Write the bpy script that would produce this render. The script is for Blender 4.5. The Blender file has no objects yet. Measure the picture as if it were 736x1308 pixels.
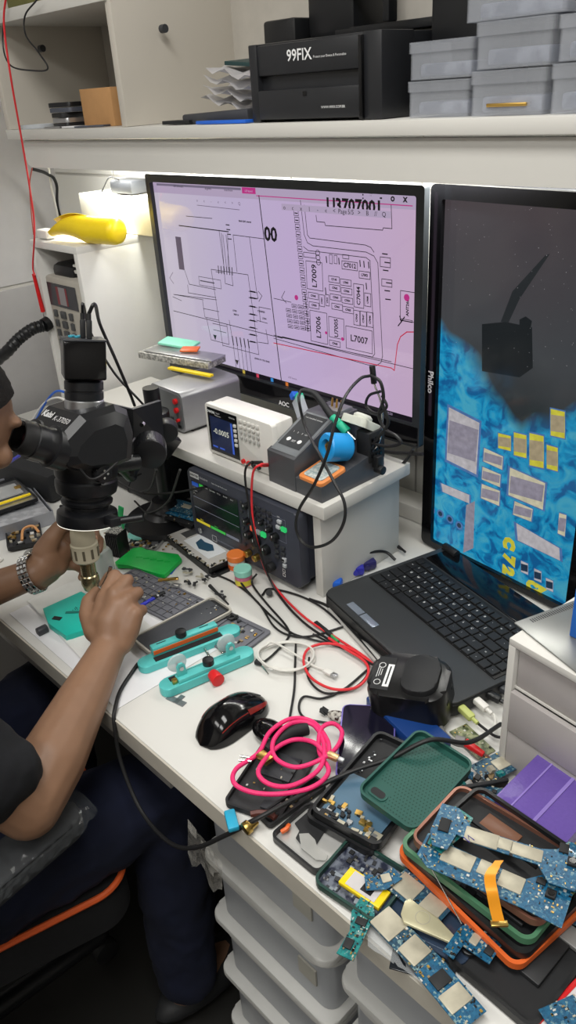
import bpy, bmesh, math, random
from mathutils import Vector, Matrix, Euler
random.seed(7)
R=math.radians; PI=math.pi
COL=bpy.context.scene.collection
# ---------------------------------------------------------------- camera model (736x1308 frame)
CX,CY=368.0,654.0
def _cam():
    a=Vector((-700-CX,185-CY,0)); b=Vector((490-CX,2500-CY,0))
    f=math.sqrt(-(a.x*b.x+a.y*b.y))
    mX=Vector((a.x,a.y,f)).normalized(); mZ=Vector((b.x,b.y,f)).normalized()
    X=-mX; Z=-mZ; Y=Z.cross(X)
    return f,X,Y,Z
FPX,AX,AY,AZ=_cam()
EYE=Vector((0,0,1.55))
def ray(px,py):
    d=Vector((px-CX,py-CY,FPX)); return Vector((d.dot(AX),d.dot(AY),d.dot(AZ)))
def at_z(px,py,z=0.75):
    d=ray(px,py); return EYE+d*((z-EYE.z)/d.z)
def at_y(px,py,y):
    d=ray(px,py); return EYE+d*(y/d.y)
def at_x(px,py,x):
    d=ray(px,py); return EYE+d*(x/d.x)
def at_d(px,py,depth):
    return EYE+ray(px,py)*(depth/FPX)
# ---------------------------------------------------------------- materials
def lin(h):
    if isinstance(h,str):
        h=h.lstrip('#'); v=[int(h[i:i+2],16)/255 for i in (0,2,4)]
    else: v=list(h)
    return tuple((x/12.92 if x<=.04045 else ((x+.055)/1.055)**2.4) for x in v)+(1.0,)
_M={}
def mat(name,col='#808080',rough=.5,metal=0,var=.06,scale=30,bump=0,emit=None,es=1,alpha=1,trans=0,coat=0,ior=1.45,col2=None,spec=.5):
    if name in _M: return _M[name]
    m=bpy.data.materials.new(name); m.use_nodes=True; _M[name]=m
    nt=m.node_tree; N=nt.nodes; L=nt.links; b=N['Principled BSDF']
    c=lin(col)
    b.inputs['Roughness'].default_value=rough; b.inputs['Metallic'].default_value=metal
    b.inputs['Coat Weight'].default_value=coat; b.inputs['IOR'].default_value=ior
    b.inputs['Specular IOR Level'].default_value=spec
    b.inputs['Alpha'].default_value=alpha; b.inputs['Transmission Weight'].default_value=trans
    tc=N.new('ShaderNodeTexCoord'); no=N.new('ShaderNodeTexNoise')
    no.inputs['Scale'].default_value=scale; no.inputs['Detail'].default_value=4
    L.new(tc.outputs['Object'],no.inputs['Vector'])
    mx=N.new('ShaderNodeMix'); mx.data_type='RGBA'
    if col2: a,d=c,lin(col2)
    else:
        a=tuple(max(0,x*(1-var*2)) for x in c[:3])+(1,); d=tuple(min(1,x*(1+var*2)) for x in c[:3])+(1,)
    mx.inputs['A'].default_value=a; mx.inputs['B'].default_value=d
    if col2:
        rp=N.new('ShaderNodeValToRGB'); rp.color_ramp.elements[0].position=.42; rp.color_ramp.elements[1].position=.58
        L.new(no.outputs['Fac'],rp.inputs['Fac']); L.new(rp.outputs['Color'],mx.inputs['Factor'])
    else: L.new(no.outputs['Fac'],mx.inputs['Factor'])
    L.new(mx.outputs['Result'],b.inputs['Base Color'])
    if bump:
        bp=N.new('ShaderNodeBump'); bp.inputs['Strength'].default_value=bump; bp.inputs['Distance'].default_value=.002
        L.new(no.outputs['Fac'],bp.inputs['Height']); L.new(bp.outputs['Normal'],b.inputs['Normal'])
    if emit:
        b.inputs['Emission Color'].default_value=lin(emit); b.inputs['Emission Strength'].default_value=es
        if var>.15:
            m3=N.new('ShaderNodeMix'); m3.data_type='RGBA'; e_=lin(emit); m3.inputs['A'].default_value=tuple(x*.6 for x in e_[:3])+(1,); m3.inputs['B'].default_value=tuple(min(1,x*1.4) for x in e_[:3])+(1,)
            L.new(no.outputs['Fac'],m3.inputs['Factor']); L.new(m3.outputs['Result'],b.inputs['Emission Color'])
    return m
def emis(name,col,es=1.0,rough=.15,coat=0,base='#0a0a0a'):
    return mat(name,base,rough,emit=col,es=es,coat=coat)
def pcb_mat(name,c1,c2):
    if name in _M: return _M[name]
    m=mat(name,c1,.35,coat=.3,spec=.5)
    nt=m.node_tree;N=nt.nodes;L=nt.links;b=N['Principled BSDF']
    tc=N.new('ShaderNodeTexCoord'); v=N.new('ShaderNodeTexVoronoi'); v.inputs['Scale'].default_value=420; v.distance='CHEBYCHEV'
    v2=N.new('ShaderNodeTexVoronoi'); v2.inputs['Scale'].default_value=300; v2.feature='DISTANCE_TO_EDGE'
    L.new(tc.outputs['Object'],v.inputs['Vector']); L.new(tc.outputs['Object'],v2.inputs['Vector'])
    r=N.new('ShaderNodeValToRGB'); e=r.color_ramp.elements
    e[0].position=.2; e[0].color=lin(c1); e[1].position=.8; e[1].color=lin(c2)
    x=e.new(.97); x.color=lin('#7f9a98')
    s=N.new('ShaderNodeSeparateColor'); L.new(v.outputs['Color'],s.inputs['Color']); L.new(s.outputs['Red'],r.inputs['Fac'])
    mx=N.new('ShaderNodeMix'); mx.data_type='RGBA'; mx.inputs['B'].default_value=lin(c2)
    r2=N.new('ShaderNodeMath'); r2.operation='LESS_THAN'; r2.inputs[1].default_value=.03
    L.new(v2.outputs['Distance'],r2.inputs[0]); L.new(r2.outputs[0],mx.inputs['Factor']); L.new(r.outputs['Color'],mx.inputs['A'])
    L.new(mx.outputs['Result'],b.inputs['Base Color'])
    return m
WHITE=mat('white_laminate','#d0cec8',.42,var=.03,scale=3)
CREAM=mat('cream_laminate','#c9c3b8',.45,var=.03,scale=3)
GREYW=mat('grey_laminate','#a9a5a0',.5,var=.03,scale=3)
BLACK=mat('black_plastic','#17181a',.38,var=.2)
BLACKG=mat('gloss_black_plastic','#0b0b0d',.12,var=.1)
MATTE=mat('matte_black','#1d1e20',.6,var=.15)
RUBBER=mat('black_rubber','#1b1b1c',.5,var=.1)
DARK=mat('dark_grey_plastic','#35373b',.45,var=.08)
SLATE=mat('slate_grey_plastic','#4a4e58',.42,var=.04)
SILVER=mat('brushed_silver','#b7b8ba',.3,metal=.9,var=.05,scale=60)
STEEL=mat('steel','#c9c9c6',.22,metal=1,var=.04)
CHROME=mat('polished_chrome','#dddddc',.08,metal=1,var=.02)
ALU=mat('aluminium_grey','#8d8f92',.4,metal=.7,var=.05)
GOLD=mat('gold_contact','#d8b060',.3,metal=1,var=.05)
BRASS=mat('brass','#b89a55',.3,metal=1,var=.08)
TEAL=mat('teal_anodised','#5cc2bf',.35,metal=.15,var=.03)
TEAL2=mat('teal_plastic','#1fb5a4',.35,var=.03)
GREEN=mat('bright_green_plastic','#17b04a',.45,var=.06,bump=.3,scale=80)
PCB=pcb_mat('blue_circuit_board','#0f4a6c','#1a6286')
PCBD=pcb_mat('dark_blue_circuit_board','#17394e','#25546c')
PCBG=pcb_mat('teal_circuit_board','#0f5f66','#1f8580')
PCBS=mat('grey_blue_board','#4b6a80',.4,var=.1)
SHIELD=mat('shield_metal','#b9b3a0',.42,metal=.35,var=.1,scale=90)
PAPER=mat('white_paper','#dedee0',.8,var=.02)
RED=mat('red_plastic','#d21f22',.35,var=.05)
REDC=mat('red_cable_rubber','#d8333a',.4,var=.05)
PINKC=mat('pink_braided_cable','#ee2f72',.55,var=.12,scale=400)
WHITEC=mat('white_cable_rubber','#d9d7d0',.45,var=.03)
WPL=mat('white_plastic','#dedcd6',.35,var=.02)
ORANGE=mat('orange_plastic','#e0672c',.4,var=.05)
YELLOW=mat('yellow_plastic','#f1d21b',.35,var=.03)
BLUE=mat('blue_plastic','#2060c8',.4,var=.05)
CLEAR=mat('clear_plastic','#d7dde4',.25,alpha=.42,var=.05,scale=12)
FROST=mat('frosted_plastic','#c4c8d0',.35,alpha=.24,var=.05,scale=8)
GLASS=mat('glass_sheet','#e0e8ea',.05,alpha=.25)
SKIN=mat('brown_skin','#86654e',.5,var=.08,scale=25,bump=.12)
HAIRM=mat('short_black_hair','#14100e',.9,var=.4,scale=300,bump=1)
TXTW=mat('white_print','#e6e6e6',.5,var=0)
TXTK=mat('black_print','#15151a',.5,var=0)
# ---------------------------------------------------------------- mesh builder
def rrect(w,h,r,n=5):
    pts=[]; r=max(min(r,w/2-1e-5,h/2-1e-5),1e-5)
    for cx,cy,a0 in ((w/2-r,h/2-r,0),(-w/2+r,h/2-r,90),(-w/2+r,-h/2+r,180),(w/2-r,-h/2+r,270)):
        for i in range(n+1):
            a=R(a0+90*i/n); pts.append((cx+r*math.cos(a),cy+r*math.sin(a)))
    return pts
def circ(r,n=24,cx=0,cy=0): return [(cx+r*math.cos(2*PI*i/n),cy+r*math.sin(2*PI*i/n)) for i in range(n)]
def spline(pts,k=8,closed=False):
    P=[Vector(p) for p in pts]; n=len(P); out=[]
    if n<3: return P
    rng=range(n if closed else n-1)
    for i in rng:
        p0=P[i-1] if (i>0 or closed) else P[0]*2-P[1]
        p1=P[i]; p2=P[(i+1)%n]
        p3=P[(i+2)%n] if (i+2<n or closed) else P[-1]*2-P[-2]
        for j in range(k):
            t=j/k; t2=t*t; t3=t2*t
            out.append(.5*((2*p1)+(p2-p0)*t+(2*p0-5*p1+4*p2-p3)*t2+(3*p1-p0-3*p2+p3)*t3))
    if not closed: out.append(P[-1])
    return out
class MB:
    def __init__(s,T=None): s.bm=bmesh.new(); s.ms=[]; s.T=T or Matrix.Identity(4)
    def _i(s,m):
        if m not in s.ms: s.ms.append(m)
        return s.ms.index(m)
    def _fin(s,verts,m,T=None):
        T=s.T@(T or Matrix.Identity(4)); i=s._i(m); fs=set()
        for v in verts:
            v.co=T@v.co
            for f in v.link_faces: fs.add(f)
        for f in fs: f.material_index=i
        return fs
    def box(s,c,size,m,rot=None,bev=0,seg=2,T=None):
        r=bmesh.ops.create_cube(s.bm,size=1); vs=r['verts']
        for v in vs: v.co=Vector((v.co.x*size[0],v.co.y*size[1],v.co.z*size[2]))
        if bev:
            es={e for v in vs for e in v.link_edges}
            q=bmesh.ops.bevel(s.bm,geom=list(es),offset=min(bev,min(size)*.49),segments=seg,affect='EDGES',profile=.5)
            vs=list({v for f in q['faces'] for v in f.verts}|{v for v in vs if v.is_valid})
        M=Matrix.Translation(Vector(c))
        if rot is not None: M=M@(rot if isinstance(rot,Matrix) else Euler(rot).to_matrix().to_4x4())
        s._fin(vs,m,(T or Matrix.Identity(4))@M)
    def cyl(s,p0,p1,r0,m,r1=None,n=24,cap=True,bev=0,T=None):
        p0=Vector(p0);p1=Vector(p1); r1=r0 if r1 is None else r1; d=p1-p0; L=d.length
        q=d.to_track_quat('Z','Y').to_matrix().to_4x4()
        prof=[(0,0)] if cap else []
        if bev: prof+=[(r0-bev,0),(r0-bev*.3,bev*.3),(r0,bev),(r1,L-bev),(r1-bev*.3,L-bev*.3),(r1-bev,L)]
        else: prof+=[(r0,0),(r1,L)]
        if cap: prof+=[(0,L)]
        s.lathe(prof,m,(T or Matrix.Identity(4))@Matrix.Translation(p0)@q,n)
    def lathe(s,prof,m,T=None,n=24):
        rings=[];allv=[]
        for r,z in prof:
            if r<=1e-7: v=[s.bm.verts.new((0,0,z))]
            else: v=[s.bm.verts.new((r*math.cos(2*PI*i/n),r*math.sin(2*PI*i/n),z)) for i in range(n)]
            rings.append(v); allv+=v
        for a,b in zip(rings,rings[1:]):
            for i in range(n):
                j=(i+1)%n
                if len(a)==1 and len(b)==1: break
                if len(a)==1: s.bm.faces.new((a[0],b[j],b[i]))
                elif len(b)==1: s.bm.faces.new((a[i],a[j],b[0]))
                else: s.bm.faces.new((a[i],a[j],b[j],b[i]))
        s._fin(allv,m,T)
    def prism(s,poly,z0,z1,m,T=None,bev=0):
        a=[s.bm.verts.new((x,y,z0)) for x,y in poly]; b=[s.bm.verts.new((x,y,z1)) for x,y in poly]
        n=len(poly); s.bm.faces.new(a[::-1]); top=s.bm.faces.new(b)
        for i in range(n): s.bm.faces.new((a[i],a[(i+1)%n],b[(i+1)%n],b[i]))
        vs=a+b
        if bev:
            q=bmesh.ops.bevel(s.bm,geom=list(top.edges),offset=bev,segments=2,affect='EDGES',profile=.5)
            vs=list({v for v in vs if v.is_valid}|{v for f in q['faces'] for v in f.verts})
        s._fin(vs,m,T)
    def ring(s,outer,inner,z0,z1,m,T=None):
        n=len(outer); V=lambda p,z:[s.bm.verts.new((x,y,z)) for x,y in p]
        a,b,c,d=V(outer,z0),V(outer,z1),V(inner,z1),V(inner,z0)
        for i in range(n):
            j=(i+1)%n
            for p,q in ((a,b),(b,c),(c,d),(d,a)): s.bm.faces.new((p[i],p[j],q[j],q[i]))
        s._fin(a+b+c+d,m,T)
    def tube(s,pts,r,m,n=8,k=0,closed=False,T=None):
        pts=spline(pts,k,closed) if k else [Vector(p) for p in pts]
        N=len(pts); rr=r if callable(r) else (lambda t:r)
        rings=[];up=Vector((0,0,1))
        t0=(pts[1]-pts[0]).normalized(); u=t0.orthogonal().normalized()
        for i,p in enumerate(pts):
            if closed: t=(pts[(i+1)%N]-pts[i-1]).normalized()
            else: t=(pts[min(i+1,N-1)]-pts[max(i-1,0)]).normalized()
            u=(u-t*u.dot(t)); u=u.normalized() if u.length>1e-6 else t.orthogonal().normalized()
            w=t.cross(u); R_=rr(i/max(1,N-1))
            rings.append([s.bm.verts.new(p+(u*math.cos(2*PI*j/n)+w*math.sin(2*PI*j/n))*R_) for j in range(n)])
        for i in range(N if closed else N-1):
            a,b=rings[i],rings[(i+1)%N]
            for j in range(n): s.bm.faces.new((a[j],a[(j+1)%n],b[(j+1)%n],b[j]))
        if not closed: s.bm.faces.new(rings[0][::-1]); s.bm.faces.new(rings[-1])
        s._fin([v for q in rings for v in q],m,T)
    def ell(s,c,rad,m,rot=None,u=20,v=12,T=None):
        q=bmesh.ops.create_uvsphere(s.bm,u_segments=u,v_segments=v,radius=1)['verts']
        for x in q: x.co=Vector((x.co.x*rad[0],x.co.y*rad[1],x.co.z*rad[2]))
        M=Matrix.Translation(Vector(c))
        if rot is not None: M=M@(rot if isinstance(rot,Matrix) else Euler(rot).to_matrix().to_4x4())
        s._fin(q,m,(T or Matrix.Identity(4))@M)
    def quad(s,a,b,c,d,m,T=None):
        vs=[s.bm.verts.new(Vector(p)) for p in (a,b,c,d)]; s.bm.faces.new(vs); s._fin(vs,m,T)
    def poly(s,pts,m,T=None):
        vs=[s.bm.verts.new(Vector(p)) for p in pts]; s.bm.faces.new(vs); s._fin(vs,m,T)
    def grid(s,rows,m,T=None,closed=False):
        V=[[s.bm.verts.new(Vector(p)) for p in r] for r in rows]
        for a,b in zip(V,V[1:]):
            n=len(a)
            for j in range(n if closed else n-1): s.bm.faces.new((a[j],a[(j+1)%n],b[(j+1)%n],b[j]))
        s._fin([v for r in V for v in r],m,T)
    def text(s,txt,size,m,T,align='CENTER',ext=0,bold=0):
        cu=bpy.data.curves.new('t','FONT'); cu.body=txt; cu.size=size; cu.align_x=align; cu.align_y='CENTER'; cu.extrude=ext; cu.offset=bold; cu.resolution_u=2
        ob=bpy.data.objects.new('t',cu); COL.objects.link(ob)
        me=bpy.data.meshes.new_from_object(ob.evaluated_get(bpy.context.evaluated_depsgraph_get()))
        nv=[s.bm.verts.new(v.co) for v in me.vertices]
        for p in me.polygons:
            try: s.bm.faces.new([nv[i] for i in p.vertices])
            except ValueError: pass
        s._fin(nv,m,T)
        bpy.data.objects.remove(ob); bpy.data.curves.remove(cu); bpy.data.meshes.remove(me)
    def build(s,name,parent=None,smooth=35,local=False,**tags):
        """mesh is in world coordinates unless local; with a parent it is moved into the parent's frame"""
        if parent is not None and not local:
            inv=PM[parent.name].inverted()
            for v in s.bm.verts: v.co=inv@v.co
        bmesh.ops.recalc_face_normals(s.bm,faces=s.bm.faces[:])
        if parent is None and not local:
            xs=[v.co for v in s.bm.verts]; lo=Vector([min(c[i] for c in xs) for i in range(3)]); hi=Vector([max(c[i] for c in xs) for i in range(3)])
            o0=Vector(((lo.x+hi.x)/2,(lo.y+hi.y)/2,lo.z))
            for v in s.bm.verts: v.co-=o0
        else: o0=Vector((0,0,0))
        me=bpy.data.meshes.new(name)
        s.bm.to_mesh(me); s.bm.free()
        for m in s.ms: me.materials.append(m)
        if smooth:
            me.shade_smooth(); me.set_sharp_from_angle(angle=R(smooth))
        o=bpy.data.objects.new(name,me); COL.objects.link(o); o.location=o0
        if parent is not None: o.parent=parent; PM[o.name]=PM[parent.name].copy()
        else: PM[o.name]=Matrix.Translation(o0)
        for k,v in tags.items(): o[k]=v
        return o
PM={}
def thing(name,label,cat,loc=(0,0,0),rot=(0,0,0),group=None):
    o=bpy.data.objects.new(name,None); COL.objects.link(o); o.location=loc
    rot=rot if isinstance(rot,(tuple,list)) else (0,0,rot)
    o.rotation_euler=rot; o.empty_display_size=.02
    PM[o.name]=Matrix.Translation(Vector(loc))@Euler(rot).to_matrix().to_4x4()
    o['label']=label; o['category']=cat
    if group: o['group']=group
    return o
def one(name,label,cat,mb,group=None,smooth=35,**k):
    o=mb.build(name,None,smooth,**k); o['label']=label; o['category']=cat
    if group: o['group']=group
    return o
def L_(mb,name,parent,**k): return mb.build(name,parent,local=True,**k)   # mesh given in the parent's own frame
def struct(name,mb,**k):
    o=mb.build(name,None,0,**k); o['kind']='structure'; return o
def frame2(p0,p1,z=None):
    """two points -> (mid, yaw of local +X along p0->p1, length)"""
    d=p1-p0; return (p0+p1)/2, math.atan2(d.y,d.x), math.hypot(d.x,d.y)
class Canvas:
    """flat printing on a real plane: axes U (right), V (up), N (out)"""
    def __init__(s,mb,O,U,V):
        s.mb=mb;s.O=Vector(O);s.U=Vector(U).normalized();s.V=Vector(V).normalized();s.N=s.U.cross(s.V)
    def uv(s,p):
        d=ray(*p); t=(s.O-EYE).dot(s.N)/d.dot(s.N); w=EYE+d*t-s.O; return (w.dot(s.U),w.dot(s.V))
    def P(s,u,v,h=0): return s.O+s.U*u+s.V*v+s.N*h
    def M(s,u,v,h=0,rot=0):
        M=Matrix((s.U,s.V,s.N)).transposed().to_4x4(); M.translation=s.P(u,v,h)
        return M@Matrix.Rotation(rot,4,'Z')
    def line(s,pts,w,m,h=.0004,px=True):
        q=[s.uv(p) for p in pts] if px else pts
        for a,b in zip(q,q[1:]):
            dx,dy=b[0]-a[0],b[1]-a[1]; l=math.hypot(dx,dy) or 1e-6; nx,ny=-dy/l*w/2,dx/l*w/2; ex,ey=dx/l*w/2,dy/l*w/2
            s.mb.quad(s.P(a[0]+nx-ex,a[1]+ny-ey,h),s.P(a[0]-nx-ex,a[1]-ny-ey,h),s.P(b[0]-nx+ex,b[1]-ny+ey,h),s.P(b[0]+nx+ex,b[1]+ny+ey,h),m)
    def rect(s,a,b,m,h=.0003,px=True):
        if px: a,b=s.uv(a),s.uv(b)
        s.mb.quad(s.P(a[0],a[1],h),s.P(b[0],a[1],h),s.P(b[0],b[1],h),s.P(a[0],b[1],h),m)
    def rbox(s,a,b,w,m,h=.0004,px=True):
        if px: a,b=s.uv(a),s.uv(b)
        s.line([a,(b[0],a[1]),b,(a[0],b[1]),a],w,m,h,px=False)
    def text(s,p,t,size,m,rot=0,h=.0005,px=True,align='CENTER',bold=0):
        if px: p=s.uv(p)
        s.mb.text(t,size,m,s.M(p[0],p[1],h,rot),align,bold=bold)
    def poly(s,pts,m,h=.0003,px=True):
        q=[s.uv(p) for p in pts] if px else pts
        s.mb.poly([s.P(u,v,h) for u,v in q],m)
# ================================================================ ROOM
DZ=.75
wallm=mat('wall_paint','#b9b6b0',.7,var=.03,scale=2)
tilem=mat('wall_tile','#d6d5cf',.3,var=.02,scale=2)
mb=MB(); mb.box((-.3,1.225,1.35),(4.4,.05,2.7),wallm); struct('wall_back',mb)
mb=MB()
for z in (.9,1.22,1.54,1.86):
    for i in range(6): mb.box((-2.06+i*.33,1.197,z+.0),(.325,.004,.315),tilem,bev=.0015)
struct('trim_1',mb,label='tiles on back wall')
mb=MB(); mb.box((-2.225,-.4,1.35),(.05,3.3,2.7),wallm); struct('wall_left',mb)
mb=MB()
for z in (.35,.85): mb.box((-2.198,.45,z),(.004,1.5,.49),mat('panel','#a5a3a3',.55,var=.03),bev=.001)
mb.box((-2.198,.45,1.5),(.004,1.5,.79),mat('panel2','#b4b2b2',.55,var=.03),bev=.001)
struct('trim_2',mb)
mb=MB(); mb.box((1.625,-.4,1.35),(.05,3.3,2.7),wallm); struct('wall_right',mb)
mb=MB(); mb.box((-.3,-2.025,1.35),(4.4,.05,2.7),wallm); struct('wall_front',mb)
mb=MB(); mb.box((-.3,-.4,-.025),(4.4,3.3,.05),mat('dark_floor','#14130f',.6,var=.15,scale=8)); struct('floor',mb)
mb=MB(); mb.box((-.3,-.4,2.725),(4.4,3.3,.05),mat('ceiling_paint','#dcdad4',.8)); struct('ceiling',mb)
# ---- desk
desk=thing('workbench','long white laminate workbench covered with repair tools and phones','desk',(-.8,.8,0))
deskm=mat('desk_laminate','#d4d3ce',.32,var=.025,scale=4)
mb=MB(); mb.box((-.7,.7925,.7325),(2.9,.805,.035),deskm,bev=.002); mb.build('table_top',desk)
mb=MB(); mb.box((-.7,.3885,.7325),(2.9,.003,.032),mat('edge_band','#b9b4a8',.5)); mb.build('edge_strip',desk)
mb=MB(); mb.box((-1.46,.43,.672),(1.39,.018,.084),mat('apron','#8f8c87',.6)); mb.build('front_rail',desk)
mb=MB(); mb.box((-1.9,.80,.357),(.03,.7,.714),GREYW); mb.build('side_panel',desk)
mb=MB(); mb.box((.3,.80,.357),(.03,.7,.714),GREYW); mb.build('side_panel',desk)
mb=MB(); mb.box((-.7,1.165,.768),(2.9,.058,.034),WHITE,bev=.002); mb.build('rear_ledge',desk)
# ---- wall shelf unit
Y0=.9
sh=thing('wall_cabinet','white open wall cabinet above the bench with a deep front rail','shelf',(-1.1,1.05,1.48))
mb=MB(); mb.box((-.75,1.048,1.497),(2.18,.296,.019),WHITE,bev=.001); mb.build('bottom_shelf',sh)
mb=MB()
pr=[(-1.80,1.484),(.34,1.484),(.34,1.430),(-1.775,1.430),(-1.79,1.436),(-1.80,1.455)]
Tm=Matrix(((1,0,0,0),(0,0,-1,.935),(0,1,0,0),(0,0,0,1)))
mb.prism(pr,0,.022,WHITE,T=Tm); mb.build('front_rail',sh)
mb=MB(); mb.box((-1.37,1.05,1.70),(.018,.29,.386),CREAM,bev=.001); mb.build('partition',sh)
mb=MB(); mb.box((-1.835,1.05,1.70),(.018,.29,.386),CREAM,bev=.001); mb.build('side_panel',sh)
mb=MB(); mb.box((-.75,1.186,1.70),(2.15,.014,.386),mat('cabinet_back','#b4afa6',.6)); mb.build('back_panel',sh)
mb=MB(); mb.box((-1.62,1.048,1.715),(.50,.296,.022),WHITE,bev=.001); mb.build('shelf_board',sh)
for i,(x,z) in enumerate(((-1.80,1.66),(-1.39,1.66),(-1.35,1.66))):
    mb=MB(); mb.cyl((x,1.0,z),(x+.012*(1 if i!=1 else -1),1.0,z),.007,DARK,n=12); mb.build('shelf_peg',sh)
# ---- left cabinet
cab=thing('equipment_cubby','white open-front cubby standing at the end of the bench','cubby',(-1.725,1.04,DZ))
xl,xr,y0,y1,zt=-1.835,-1.622,.90,1.18,1.272
for nm,c,s_ in (('side_panel',(xl+.008,(y0+y1)/2,(DZ+zt)/2),(.016,y1-y0,zt-DZ-.03)),('side_panel',(xr-.008,(y0+y1)/2,(DZ+zt)/2),(.016,y1-y0,zt-DZ-.03)),
                ('top_board',((xl+xr)/2,(y0+y1)/2,zt-.008),(xr-xl,y1-y0,.016)),('back_panel',((xl+xr)/2,y1-.006,(DZ+zt)/2),(xr-xl-.03,.01,zt-DZ-.04)),
                ('shelf',((xl+xr)/2,(y0+y1)/2+.003,.985),(xr-xl-.032,y1-y0-.02,.014)),('base_board',((xl+xr)/2,(y0+y1)/2,DZ+.009),(xr-xl,y1-y0,.016))):
    mb=MB(); mb.box(c,s_,mat('cubby_white','#dcdbd6',.45,var=.02),bev=.001); mb.build(nm,cab)
# instrument inside
hs=thing('bench_power_unit','grey bench instrument with a dark display strip inside the cubby','power supply',((xl+xr)/2,.905,.992))
mb=MB(); mb.box((-1.728,1.03,1.093),(.158,.25,.20),mat('instrument_grey','#aaa59b',.5),bev=.008); mb.build('housing',hs)
O=Vector((-1.728,.9045,1.093)); 
mb=MB(); cv=Canvas(mb,O,(1,0,0),(0,0,1)); cv.rect((-.07,.085),(.062,.03),mat('display_dark','#3c3c40',.15),px=False,h=.001)
cv.rect((-.03,.078),(.02,.036),mat('display_red','#7b2f35',.2),px=False,h=.0015); cv.rect((-.018,.078),(.012,.036),mat('display_gr','#8a8688',.2),px=False,h=.0018)
mb.build('display',hs)
for i in range(4):
    for j in range(3):
        if j==2 and i>2: continue
        mb=MB(); mb.box((-1.728-.05+j*.036,.902,1.093+.012-i*.024),(.02 if j==1 else .012,.006,.017),mat('instrument_button','#4a4b4c',.4),bev=.001); mb.build('button',hs)
ht=MB(); hp=[at_y(56,416,.885),at_y(42,420,.86),at_y(25,432,.83),at_y(10,448,.8),at_y(-15,475,.77),at_y(-30,530,.75)]
ptsH=spline(hp,10); 
ht.tube(ptsH,lambda t:.0145+.0012*math.sin(t*190),BLACK,n=16); ht.cyl(at_y(56,416,.885),at_y(62,412,.9),.017,BLACK)
one('corrugated_hose','thick black ribbed hose curving out of the cubby instrument','hose',ht)
mb=MB(); mb.box((-1.745,1.0,1.2),(.10,.16,.04),BLACK,bev=.015); one('black_pouch','black soft pouch on top of the instrument in the cubby','pouch',mb)
mb=MB(); mb.box((-1.68,.97,1.206),(.055,.08,.008),WPL,rot=(0,0,.1),bev=.002); mb.box((-1.68,.96,1.222),(.04,.07,.006),WPL,rot=(.05,.1,.3),bev=.002); one('white_card_pack','thin white plastic cards on the instrument in the cubby','card',mb)
# things on the cubby
mb=MB(); mb.box((-1.71,1.12,zt+.042),(.30,.11,.082),mat('carton_white','#e6e4d8',.6),bev=.003); one('white_carton','long white carton lying on top of the cubby','box',mb)
ad=thing('power_adapter','small black adapter with thin wires on the white carton','adapter',(-1.69,1.11,zt+.084))
mb=MB(); mb.box((-1.69,1.11,zt+.1),(.09,.06,.03),DARK,bev=.006); mb.build('housing',ad)
mb=MB(); mb.tube([(-1.69,1.08,zt+.117),(-1.72,1.075,zt+.122),(-1.75,1.075,zt+.1),(-1.765,1.075,zt+.088)],.0018,BLACK,k=6); mb.build('wire',ad)
# yellow scoop / tape dispenser
pR=at_y(155,303,.965); pL=at_y(70,303,.925); pR.z=pL.z=zt+.0295; axd=(pL-pR).normalized(); Lq=(pL-pR).length
sc=thing('yellow_dispenser','yellow curved plastic tape dispenser lying on the cubby','dispenser',(pR+pL)/2)
side=Vector((-axd.y,axd.x,0)); upv=Vector((0,0,1))
if side.dot(EYE-pR)<0: side=-side
def ringpt(s_,a,r): return pR+axd*(s_*Lq)+(side*math.cos(a)+upv*math.sin(a))*r
mb=MB(); rows=[]
for s_,r in ((0,.006),(.01,.018),(.035,.026),(.08,.0285),(.45,.029)): rows.append([ringpt(s_,2*PI*k/28,r) for k in range(28)])
mb.grid(rows,YELLOW,closed=True); mb.poly(rows[0],YELLOW); mb.build('drum',sc,smooth=60)
mb=MB(); rows=[]
for i in range(12):
    t=i/11; s_=.45+.55*t; r=.029*(1-.38*t); dz_=.010*math.sin(PI*t*.9)-(.029-r)*.3+.0*t
    a0=R(90)-R(70)*t; a1=R(270)+R(180)-R(90)-R(0)+ (R(0)-R(100)*t)
    # open scoop: the wall runs from the far rim, under the bottom, to the near rim
    A0=R(90+25*t); A1=R(450-115*t); 
    rows.append([ringpt(s_,A0+(A1-A0)*k/20,r)+upv*dz_ for k in range(21)])
mb.grid(rows,YELLOW); inn=[[p+(pR+axd*((.45+.55*i/11)*Lq)-p)*.06 for p in r_] for i,r_ in enumerate(rows)]; mb.grid(inn,YELLOW)
for e_ in (0,20): mb.tube([r_[e_] for r_ in rows],.0012,YELLOW,n=6)
mb.tube(rows[-1],.0012,YELLOW,n=6); mb.build('open_arm',sc,smooth=60)
mb=MB(); mb.box((-1.80,.93,zt+.012),(.05,.03,.02),WPL,bev=.004); one('white_plug','small white charger plug beside the yellow dispenser','plug',mb)
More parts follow.
